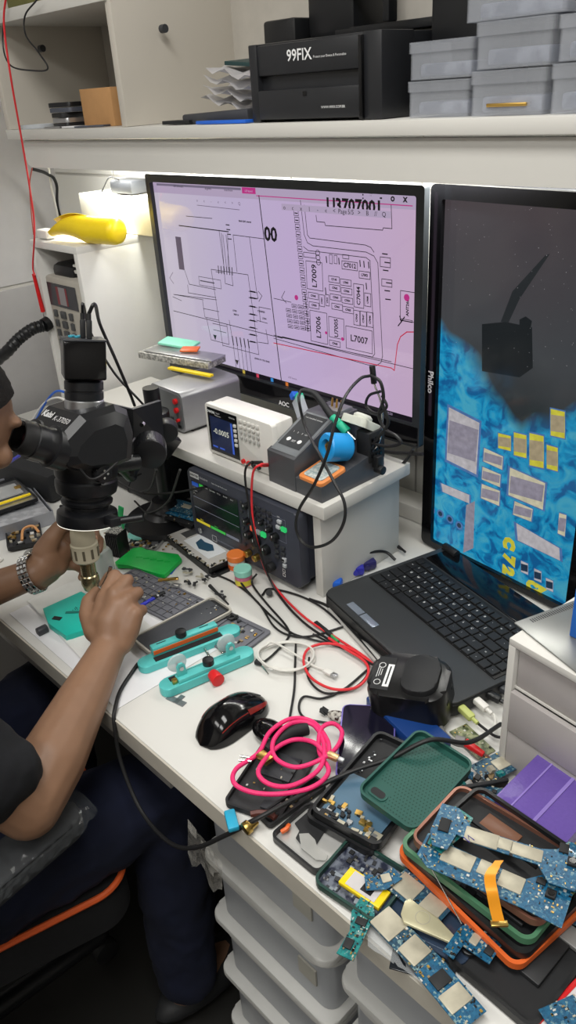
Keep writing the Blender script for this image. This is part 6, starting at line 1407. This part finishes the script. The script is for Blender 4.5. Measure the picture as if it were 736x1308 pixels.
# ---- drawer tower (right)
y0=.69; xL=-.378; zt=.957
dt=thing('mini_drawer_tower','white desktop drawer tower with three grey drawers beside the laptop','drawers',(-.23,.79,DZ),(0,0,R(-7)))
inv=PM[dt.name].inverted()
Tt=Matrix.Translation(Vector((xL,y0,DZ+.0008)))@Matrix.Rotation(R(-7),4,'Z')
TWm=.26; TD=.20; TH=.207
mb=MB(Tt); mb.box((TWm/2,TD/2,TH-.005),(TWm,TD,.010),WHITE,bev=.001); mb.build('top_board',dt)
for x_ in (.005,TWm-.005):
    mb=MB(Tt); mb.box((x_,TD/2,(TH-.010)/2),(.010,TD,TH-.010),WHITE,bev=.001); mb.build('side_panel',dt)
mb=MB(Tt); mb.box((TWm/2,TD-.004,(TH-.01)/2),(TWm-.02,.006,TH-.012),GREYW); mb.build('back_panel',dt)
gf=mat('drawer_grey','#a9a4a2',.5,var=.03)
for k,(z0,z1) in enumerate(((.004,.066),(.070,.132),(.137,.194))):
    dy=(-.004,-.006,.004)[k]
    mb=MB(Tt); mb.box((TWm/2,.004+dy+.003,(z0+z1)/2),(TWm-.022,.008,z1-z0),gf,bev=.001); mb.box((TWm/2,.09,z0+.01),(TWm-.03,.16,.006),gf); mb.build('drawer',dt)
mb=MB(Tt); 
for z_ in (.068,.1345): mb.box((TWm/2,.012,z_),(TWm-.02,.012,.003),WHITE)
mb.build('divider',dt)
zt2=DZ+TH
c,yw,L,W=quadfit((657,797),(748,870),(748,870),zt2+.001); sv=Vector((-math.sin(yw),math.cos(yw),0)); c=c+sv*.05
mp=thing('metal_plate','scratched steel plate lying diagonally on the drawer tower','plate',(c.x,c.y,zt2+.0012),(0,0,yw))
mb=MB(); mb.box((0,0,.0012),(L,.10,.0024),mat('scratched_steel','#8e8f8d',.35,metal=.6,var=.12,scale=12),bev=.0006); L_(mb,'sheet',mp)
mb=MB()
for k in range(22): mb.box((-L/2+.008,-.03+k*.0032,.0026),(.007,.0012,.0004),DARK)
L_(mb,'scale_marks',mp)
c=at_z(724,812,zt2+.004); mb=MB(); mb.box(c+Vector((.037,.026,.034)),(.07,.05,.068),mat('blue_carton','#0f63c0',.4),bev=.002); one('blue_carton','bright blue carton standing on the steel plate','box',mb)
# ---- purple box
zb=.812
t,L,W=flat('purple_parts_box','purple translucent compartment box in front of the drawer tower','box',(630,1020),(698,953),(790,1000),zb)
pu=mat('purple_plastic','#5c4596',.28,var=.06,scale=20,alpha=.93); pul=mat('purple_lid','#6c55a6',.25,var=.05,scale=260,bump=.2,alpha=.95)
mb=MB(); mb.prism(rrect(L-.003,W-.003,.006),-(zb-.7515),-.012,pu); L_(mb,'base_tray',t)
mb=MB(); mb.prism(rrect(L,W,.006),-.012,0,pul,bev=.0015); mb.box((0,-W*.06,.0006),(L-.008,.004,.0016),mat('purple_ridge','#8f7ac4',.3)); mb.box((0,W*.27,.0006),(L-.008,.002,.001),mat('purple_ridge','#8f7ac4',.3)); L_(mb,'lid',t)
t.location.z=zb; 
# ---- PHONE PILE
# big black tray phone bottom right
t,L,W=flat('black_tablet_shell','large black tablet shell at the bottom of the phone pile','tablet',(565,1225),(680,1325),(780,1215),.753)
ftray(t,L,W,.010,BLACK,MATTE,.012,.004); mb=MB(); mb.box((0,W*.05,.005),(L*.62,W*.45,.006),mat('battery_black','#232426',.45),bev=.001); mb.text('a9',.012,mat('bat_print','#3c3d40',.5),Matrix.Translation((-.01,W*.08,.0085))); L_(mb,'battery',t)
mb=MB(); mb.box((L*.1,W*.36,.006),(L*.6,W*.16,.006),mat('grey_panel','#8f8f8d',.4,metal=.3),bev=.001); L_(mb,'metal_panel',t)
mb=MB(); mb.cyl((-L*.36,-W*.3,.004),(-L*.36,-W*.3,.009),.009,BLACK,n=20,bev=.001); L_(mb,'speaker_ring',t)
t,L,W=flat('red_booklet','red bordered white booklet at the frame corner under the tablet','booklet',(672,1325),(752,1240),(790,1290),.7515)
mb=MB(); mb.box((0,0,.004),(L,W,.008),mat('page_white','#d8d4d4',.7),bev=.001); L_(mb,'pages',t); mb=MB(); mb.box((0,W*.47,.0085),(L,W*.12,.0015),RED,bev=.0003); L_(mb,'red_spine',t)
t,L,W=flat('dark_glass_sheet','dark glass sheet sticking out under the circuit boards','glass',(497,1238),(580,1260),(600,1200),.7515)
mb=MB(); mb.box((0,0,.0012),(L,W,.002),mat('dark_glass2','#1b1f24',.06),bev=.0005); L_(mb,'sheet',t)
t,L,W=flat('blue_grey_back','blue grey glossy phone back beneath the gold plate','phone part',(475,1165),(590,1240),(640,1180),.754)
mb=MB(); mb.prism(rrect(L,W,.012),0,.003,mat('blue_grey_gloss','#3b4a60',.08,metal=.3),bev=.001); L_(mb,'back_panel',t)
# mirror phone
t,L,W=flat('mirror_phone_back','black rimmed phone back with mirrored silver inside','phone part',(396,1028),(345,1072),(405,1123),.753)
ftray(t,L,W,.009,BLACK,mat('mirror_inside','#cfcfcc',.25,metal=.5),.009,.003)
mb=MB(); mb.prism([(x*L,y*W) for x,y in ((-.45,-.4),(.0,-.4),(.05,-.25),(.2,-.2),(.25,0),(.1,.12),(-.2,.05),(-.45,.1))],.002,.004,MATTE,T=Matrix.Translation((.0,.0,0))); L_(mb,'black_film',t,smooth=0)
mb=MB(); mb.prism([(x*L,y*W) for x,y in ((.0,-.1),(.12,-.2),(.3,.0),(.3,.3),(.2,.42),(.1,.38),(.12,.2),(.02,.05))],.0045,.0055,mat('clear_film','#b8b8b4',.2,alpha=.6)); L_(mb,'clear_film',t,smooth=0)
mb=MB(); mb.tube([(L*.3,-W*.42,.006),(L*.22,-W*.38,.009),(L*.12,-W*.42,.006)],.003,ORANGE,n=6,k=4); L_(mb,'orange_flex',t)
# dark green phone with yellow battery
t,L,W=flat('dark_green_phone','dark green phone half with a yellow battery inside','phone part',(448,1072),(398,1130),(478,1190),.755)
ftray(t,L,W,.009,mat('bottle_green','#1f3f38',.35),mat('navy_floor','#23283a',.3,col2='#6e7480',scale=90),.012,.0032)
mb=MB(); mb.box((L*.12,W*.1,.0055),(L*.32,W*.62,.006),YELLOW,bev=.001); mb.box((L*.12,W*.1,.0088),(L*.26,W*.44,.0008),mat('battery_label','#c8c4c4',.5)); mb.box((L*.12,W*.16,.0093),(L*.16,W*.16,.0005),TXTK); L_(mb,'battery',t)
mb=MB(); bits(mb,60,-L*.42,L*.42,-W*.42,W*.42,.002,[DARK,SILVER,mat('glass_bits','#8a929a',.2),MATTE],.002,.007,.0015); L_(mb,'glass_fragments',t,kind='stuff')
# midframe with board
t,L,W=flat('black_midframe','black phone mid-frame with grey blue board and metal connectors','phone part',(483,938),(395,1040),(470,1108),.768)
ftray(t,L,W,.010,BLACK,MATTE,.012,.004)
mb=MB(); mb.prism([(x*L,y*W) for x,y in ((-.0,-.40),(.46,-.40),(.46,.40),(.1,.42),(-.02,.2))],.003,.005,PCBS); mb.cyl((L*.05,W*.0,.004),(L*.05,W*.0,.0056),.006,BLACK,n=18); L_(mb,'board',t,smooth=0)
mb=MB(); bits(mb,46,L*.30,L*.47,-W*.42,W*.42,.005,[SILVER,SHIELD,GOLD,MATTE],.003,.010,.003); L_(mb,'connectors',t,kind='stuff')
mb=MB(); mb.box((-L*.18,0,.006),(L*.5,W*.14,.004),mat('frame_bar','#2f3033',.5),bev=.001); bits(mb,14,-L*.45,L*.0,-W*.4,-W*.3,.004,[SILVER,DARK],.002,.003,.001); L_(mb,'cross_bar',t)
mb=MB(); mb.box((L*.42,W*.4,.006),(.014,.014,.003),SHIELD,bev=.0006); L_(mb,'sim_reader',t)
t,L,W=flat('lower_black_midframe','second black mid-frame under the grey blue board frame','phone part',(478,944),(388,1048),(464,1114),.757)
ftray(t,L,W,.010,BLACK,BLACK,.012,.004)
# green case
c,yw,L,W=quadfit((535,937),(455,1010),(525,1064),.800)
gcs=thing('green_phone_case','dark green rubber phone case with perforated dot texture','phone case',(c.x,c.y,.795),(R(-3),R(4),yw))
gm_=mat('case_green','#1f5249',.5,var=.06); gd_=mat('case_hole','#173e37',.7)
mb=MB(); mb.ring(rrect(L,W,.013,7),rrect(L-.004,W-.004,.011,7),0,.010,gm_); mb.ring(rrect(L+.001,W+.001,.0135,7),rrect(L-.005,W-.005,.0105,7),.0085,.0105,gm_); L_(mb,'rim',gcs)
mb=MB(); mb.prism(rrect(L-.003,W-.003,.012,7),.0002,.002,gm_)
nx,ny=24,17
for i in range(nx):
    for j in range(ny):
        x_=(-.5+(i+.5)/nx)*(L-.014); y_=(-.5+(j+.5+(i%2)*.5)/ny)*(W-.012)
        if x_>L*.23 and y_<-W*.12 or abs(y_)>W/2-.006: continue
        mb.poly([(x_+a_,y_+b2,.00215) for a_,b2 in circ(.0010,7)],gd_)
L_(mb,'perforated_back',gcs,smooth=0)
mb=MB(); mb.prism(rrect(.026,.015,.007,6),.002,.0035,gm_,T=Matrix.Translation((L*.36,-W*.27,0))@Matrix.Rotation(PI/2,4,'Z')); mb.prism(rrect(.020,.010,.0048,6),.0036,.0038,BLACK,T=Matrix.Translation((L*.36,-W*.27,0))@Matrix.Rotation(PI/2,4,'Z')); L_(mb,'camera_cutout',gcs)
# orange, green, copper frames
def framelayer(name,label,p0,p1,p2,z,rim,wall=.0045,h=.009,floor=None,tilt=(0,0)):
    t,L,W=flat(name,label,'phone frame',p0,p1,p2,z,tilt=tilt)
    mb=MB(); mb.ring(rrect(L,W,.014,6),rrect(L-2*wall,W-2*wall,.010,6),0,h,rim); L_(mb,'rim',t)
    if floor: mb=MB(); mb.prism(rrect(L-2*wall,W-2*wall,.010,6),.001,.003,floor); L_(mb,'back_plate',t)
    return t,L,W
framelayer('orange_phone_shell','orange rimmed phone frame lowest in the frame stack',(504,1092),(660,1246),(765,1178),.766,ORANGE,floor=MATTE)
t,L,W=framelayer('black_inner_shell','black inner frame between the orange and green frames',(512,1090),(668,1232),(768,1168),.776,BLACK,floor=MATTE,wall=.006)
t,L,W=framelayer('green_phone_shell','green rimmed phone frame in the middle of the frame stack',(508,1084),(676,1214),(770,1150),.787,mat('sage_rim','#4d7d5e',.35,var=.15,scale=60),floor=BLACK)
mb=MB(); bits(mb,40,-L*.44,L*.4,-W*.42,-W*.1,.004,[MATTE,DARK,SILVER,BLACK],.004,.016,.003); L_(mb,'inner_parts',t,kind='stuff')
for k in range(4):
    mb=MB(); mb.box((0,-W*.36+k*.009,.0065),(L*.8,.003,.004),MATTE,rot=(0,0,.01*k),bev=.0006); L_(mb,'inner_rib',t)
t,L,W=framelayer('copper_phone_shell','copper rimmed phone frame on top of the stack carrying blue boards',(522,1072),(690,1186),(765,1108),.808,mat('copper_rim','#8a5f4f',.35,metal=.4),floor=MATTE,wall=.0035)
t.location.z=.803
t,L,W=framelayer('black_top_shell','thin black frame lying inside the copper frame',(545,1062),(692,1176),(758,1102),.816,BLACK,wall=.004,h=.006)
t.location.z=.8125
mb=MB(); mb.box((-L*.12,W*.12,.004),(L*.3,W*.22,.003),mat('brown_hole','#6d4630',.4),bev=.001); mb.box((L*.38,W*.05,.005),(.008,W*.6,.004),MATTE); mb.box((-L*.1,-W*.0,.004),(L*.7,.004,.003),MATTE); L_(mb,'cross_bar',t)
# boards
o1=[(-.5,-.2),(-.46,-.5),(-.36,-.5),(-.33,-.1),(-.2,-.18),(.2,-.2),(.28,-.5),(.5,-.5),(.5,.5),(.36,.5),(.3,.25),(.2,.15),(-.25,.15),(-.36,.5),(-.48,.5)]
pcb('circuit_board','long blue board with pen-marked shields on top of the copper frame',(553,1052),(752,1112),.058,.829,outline=o1,shields=((-.17,-.02,.22,.32),(-.02,.0,.1,.24),(.12,-.02,.2,.26)),conns=((-.42,.0,.07,.3),(.34,.3,.06,.2)),cams=((.40,.05),),nb=70,tilt=(0,R(1)))
o2=[(-.5,-.3),(-.4,-.5),(.25,-.45),(.5,-.5),(.5,.4),(.3,.5),(.2,.2),(-.3,.25),(-.4,.5),(-.5,.3)]
pcb('circuit_board','wide blue board with three plain shields lying across the frames',(540,1078),(726,1160),.05,.8195,outline=o2,shields=((-.24,0,.22,.42),(-.05,.05,.1,.35),(.13,.0,.16,.4)),cams=((.38,.1),),conns=((-.45,.15,.06,.3),(.3,.3,.06,.14)),nb=80)
mb=MB()
mb.tube([at_z(592,1069,.8325),at_z(600,1076,.8325),at_z(598,1067,.8325),at_z(606,1073,.8325)],.0006,mat('ink_purple','#3a3090',.4),n=5); one('pen_mark','purple pen scribble on the shield of the long blue board','mark',mb)
pcb('circuit_board','teal edged board with round speaker at the stack corner',(552,1082),(596,1040),.03,.8225,outline=[(-.5,-.4),(.1,-.5),(.5,-.3),(.5,.5),(-.1,.5),(-.5,.2)],m=PCBG,conns=((.3,.0,.25,.3),),nb=30,tilt=(0,0))
mb=MB(); mb.cyl(at_z(566,1068,.825),at_z(566,1068,.825)+Vector((0,0,.003)),.0065,DARK,n=20,bev=.0006); one('round_speaker','small round speaker sitting at the stack corner','speaker',mb)
# orange flex
fx=thing('orange_flex_cable','bright orange flat flex cable draped over the stacked frames','flex cable',at_z(630,1130,.835))
fm=mat('flex_orange','#e8971f',.3,metal=.2)
pl_=[at_z(638,1099,.836),at_z(629,1112,.838),at_z(626,1122,.838),at_z(629,1140,.834),at_z(633,1160,.823),at_z(638,1180,.814)]
mb=MB(); rows=[]
for i,p in enumerate(spline(pl_,6)):
    s_=.0058 if i>3 else .0045; rows.append([p+Vector((-.71,-.70,0))*s_*1.0,p+Vector((.71,.70,0))*s_])
mb.grid(rows,fm); mb.grid([[v+Vector((0,0,-.0006)) for v in r] for r in rows],fm); mb.build('ribbon',fx)
mb=MB(); p=pl_[-1]; mb.box(p,(.017,.006,.003),BRASS,rot=(0,0,R(45)),bev=.0006); mb.build('connector',fx)
mb=MB(); mb.tube([at_z(541,1090,.824),at_z(560,1125,.812),at_z(590,1180,.80)],.0007,STEEL,n=6,k=5); one('steel_probe_wire','thin straight steel wire leaning against the frame stack','wire',mb)
# lower boards
pcb('circuit_board','board with two grey shields poking from under the orange frame',(506,1122),(568,1172),.034,.764,shields=((-.25,.0,.42,.75),(.26,.0,.36,.7)),m=PCBD,nb=30)
pcb('circuit_board','long blue board with perforated shields crossing the bench edge corner',(484,1168),(560,1246),.030,.762,shields=((-.32,.0,.34,.95),(.12,.0,.28,.85),),m=PCBD,nb=46)
pcb('circuit_board','blue board end with worn label and dark chip near the tablet shell',(545,1232),(606,1305),.032,.7635,shields=((.12,.0,.3,.85),),conns=((-.2,0,.22,.6),),m=PCB,nb=46)
pcb('circuit_board','small teal board standing off the bench edge by the green phone',(438,1222),(472,1150),.024,.762,outline=[(-.5,-.5),(.3,-.5),(.5,-.2),(.5,.4),(.2,.5),(-.1,.2),(-.5,.3)],m=PCBG,conns=((-.3,0,.16,.4),(.1,-.1,.12,.5)),nb=50)
pcb('circuit_board','blue camera board with a cut-out lying on the black battery',(580,1195),(628,1228),.045,.768,outline=[(-.5,-.5),(-.2,-.5),(-.2,-.1),(.5,-.1),(.5,.5),(-.4,.5),(-.5,.2)],shields=((-.05,.2,.2,.28),),conns=((.35,.2,.2,.3),),nb=50)
pcb('circuit_board','scrap of blue board resting on the yellow battery phone',(465,1130),(512,1118),.026,.768,outline=[(-.5,-.3),(0,-.5),(.5,-.2),(.4,.4),(-.1,.2),(-.4,.5)],shields=((.1,0,.25,.4),),m=PCB,nb=26)
pcb('circuit_board','dark blue board corner at the picture edge under the frames',(700,1150),(745,1170),.03,.765,m=PCBD,nb=30,shields=((0,0,.3,.4),))
pcb('circuit_board','bright blue board at the booklet corner',(700,1310),(745,1290),.03,.765,m=PCB,nb=30)
# gold plate
gp_=thing('gold_metal_plate','pale gold triangular metal plate beside the orange frame','plate',at_z(540,1180,.766)); inv=PM[gp_.name].inverted()
P_=[inv@at_z(p[0],p[1],.762) for p in ((517,1156),(512,1172),(516,1183),(545,1196),(582,1212),(584,1204),(560,1178),(536,1162),(524,1152))]
mb=MB(); mb.prism([(c.x,c.y) for c in P_],0,.003,mat('pale_gold','#d2ccaa',.28,metal=.4),bev=.0008); L_(mb,'sheet',gp_)
mb=MB(); c=inv@at_z(540,1176,.764); mb.ring([(c.x+a_,c.y+b2) for a_,b2 in circ(.008,24)],[(c.x+a_,c.y+b2) for a_,b2 in circ(.0072,24)],.003,.0033,SHIELD); L_(mb,'engraved_ring',gp_)
mb=MB(); 
rows=[[at_z(470+i*9,1150+i*6+j*10,.7525)+Vector((0,0,.003*abs(math.sin(i*2.1+j*1.7)))) for j in range(7)] for i in range(9)]
mb.grid(rows,mat('bag_film','#c8ccce',.15,alpha=.35)); one('film_bag','crumpled clear film bag under the circuit boards','bag',mb)
# ---- taped plastic bag under the bench edge
mb=MB(); rows=[[at_y(240+i*5.5,1046+i*7+j*(5.5+1.2*math.sin(i*1.4)),.378-.002*(j%3)+.006*math.sin(i*1.9+j*1.3)) for j in range(9)] for i in range(9)]
mb.grid(rows,mat('hanging_bag','#b9b6ae',.2,alpha=.4,bump=.5,scale=60)); one('hanging_bag','crumpled clear plastic bag taped under the bench edge','bag',mb)
# ---- plastic drawer stacks under the bench
dp=mat('drawer_shell','#c6c6c2',.4,var=.04); dpf=mat('drawer_front_frost','#a3a6aa',.3,alpha=.92,var=.1,scale=8)
def tower(x0,x1,yf,label,n=4):
    t=thing('plastic_drawer_unit',label,'drawers',((x0+x1)/2,yf+.16,0),group=None); w_=x1-x0; D_=.34; top=.680; hh=.148
    T0=Matrix.Translation(((x0+x1)/2,yf+D_/2,0))
    mb=MB(T0); mb.prism(rrect(w_,D_,.035,6),top-.02,top,dp,bev=.006)
    for k in range(5): mb.box((w_*.10+k*.018,-D_/2-.0005,top-.012-.0),(.010,.002,.006),DARK)
    mb.build('top_cover',t)
    for k in range(n):
        zt_=top-.024-k*hh
        mb=MB(T0); mb.prism(rrect(w_-.020,D_-.030,.020,6),zt_-hh+.018,zt_-.016,dpf); mb.build('drawer',t)
        mb=MB(T0); mb.prism(rrect(w_+.004,D_+.006,.022,6),zt_-hh+.004,zt_-hh+.016,dp,bev=.004); mb.build('shelf_rim',t)
        mb=MB(T0); mb.ring(rrect(w_-.006,D_-.012,.040,6),rrect(w_-.024,D_-.034,.034,6),zt_-.026,zt_-.018,dp); mb.build('drawer_lip',t)
        if k in (0,1) and x0<-.6:
            mb=MB(T0); mb.box((w_*.30,-D_/2+.013,zt_-.07),(.035,.003,.035),mat('handwritten_tag','#a8a69c',.6)); mb.build('tag',t)
    for sx in (-1,1):
        for sy in (-1,1):
            mb=MB(T0); mb.cyl((sx*w_*.38,sy*D_*.38,0),(sx*w_*.38,sy*D_*.38,.07),.018,dp,n=14); mb.build('foot',t)
tower(-.722,-.455,.43,'grey translucent plastic drawer stack under the bench beside the jeans')
tower(-.435,-.12,.43,'second plastic drawer stack under the bench below the phone pile')

# ================================================================ second level: pieces that belong to a part
_stem=lambda n: n.split('.')[0]
SUB={'oscilloscope':{'front_panel':('knob','key','soft_key','power_button','input_socket','front_print','terminal_print','screen')},
'bench_multimeter':{'front_bezel':('display','button','jack')},
'soldering_station':{'control_housing':('control_panel',),'sponge_tray':('sponge',),'cleaner_holder':('brass_wool',)},
'bench_power_unit':{'housing':('display','button')},
'charger_box':{'case':('front_face','red_port','usb_port')},
'stereo_microscope':{'ring_light':('light_diffuser','ring_screw'),'prism_head':('lettering',),'zoom_body':('zoom_knob',)},
'microscope_camera':{'housing':('button','plug')},
'film_printer':{'upper_panel':('logo_print',),'lower_panel':('web_print',)},
'office_chair':{'seat':('seat_piping',)},
'hot_air_handle':{'handle':('vent_slot',)},
'label_printer':{'body':('rating_label','port')},
'screen_clamp':{'rear_bar':('raised_jaw',)},
'computer_monitor':{'bezel':('lower_bezel',)},
'person':{'hair':()}}
for root in [o for o in bpy.data.objects if o.parent is None and _stem(o.name) in SUB]:
    kids=list(root.children)
    for part,subs in SUB[_stem(root.name)].items():
        p=next((k for k in kids if _stem(k.name)==part),None)
        if p is None: continue
        for k in kids:
            if _stem(k.name) in subs: k.parent=p
for root in [o for o in bpy.data.objects if _stem(o.name)=='office_chair' and o.parent is None]:
    arms=[k for k in root.children if _stem(k.name)=='armrest']; wr=[k for k in root.children if _stem(k.name)=='plastic_wrap']
    for a_,w_ in zip(arms,wr): w_.parent=a_
# ================================================================ LIGHT + CAMERA
def area(n,loc,rot,sx,sy,e,c=(1,1,1)):
    l=bpy.data.lights.new(n,'AREA'); l.shape='RECTANGLE'; l.size=sx; l.size_y=sy; l.energy=e; l.color=c
    o=bpy.data.objects.new(n,l); COL.objects.link(o); o.location=loc; o.rotation_euler=rot; return o
area('ceiling_lamp',(-.35,.1,2.66),(0,0,0),1.3,.5,26,(1,.985,.95))
area('ceiling_lamp_far',(-1.3,-1.2,2.66),(0,0,0),1.2,.4,16,(1,.985,.95))
area('ceiling_lamp_near',(.25,-1.0,2.66),(0,0,0),1.2,.4,20,(1,.985,.96))
area('under_shelf_strip',(-1.1,1.06,1.424),(R(12),0,0),1.5,.03,11,(1,.99,.93))
w=bpy.data.worlds.new('room_air'); bpy.context.scene.world=w; w.use_nodes=True
w.node_tree.nodes['Background'].inputs[0].default_value=(.8,.85,.9,1); w.node_tree.nodes['Background'].inputs[1].default_value=.3
cam=bpy.data.cameras.new('camera'); co=bpy.data.objects.new('camera',cam); COL.objects.link(co)
cam.sensor_fit='HORIZONTAL'; cam.sensor_width=36; cam.lens=FPX/736*36; cam.clip_start=.02
right=Vector((AX[0],AY[0],AZ[0])); down=Vector((AX[1],AY[1],AZ[1])); fwd=Vector((AX[2],AY[2],AZ[2]))
M=Matrix((right,-down,-fwd)).transposed().to_4x4(); M.translation=EYE; co.matrix_world=M
bpy.context.scene.camera=co
vs=bpy.context.scene.view_settings; vs.view_transform='Standard'; vs.look='None'; vs.exposure=0; vs.gamma=1
bpy.context.scene.cycles.max_bounces=8; bpy.context.scene.cycles.transparent_max_bounces=16
bpy.context.scene.cycles.use_denoising=True
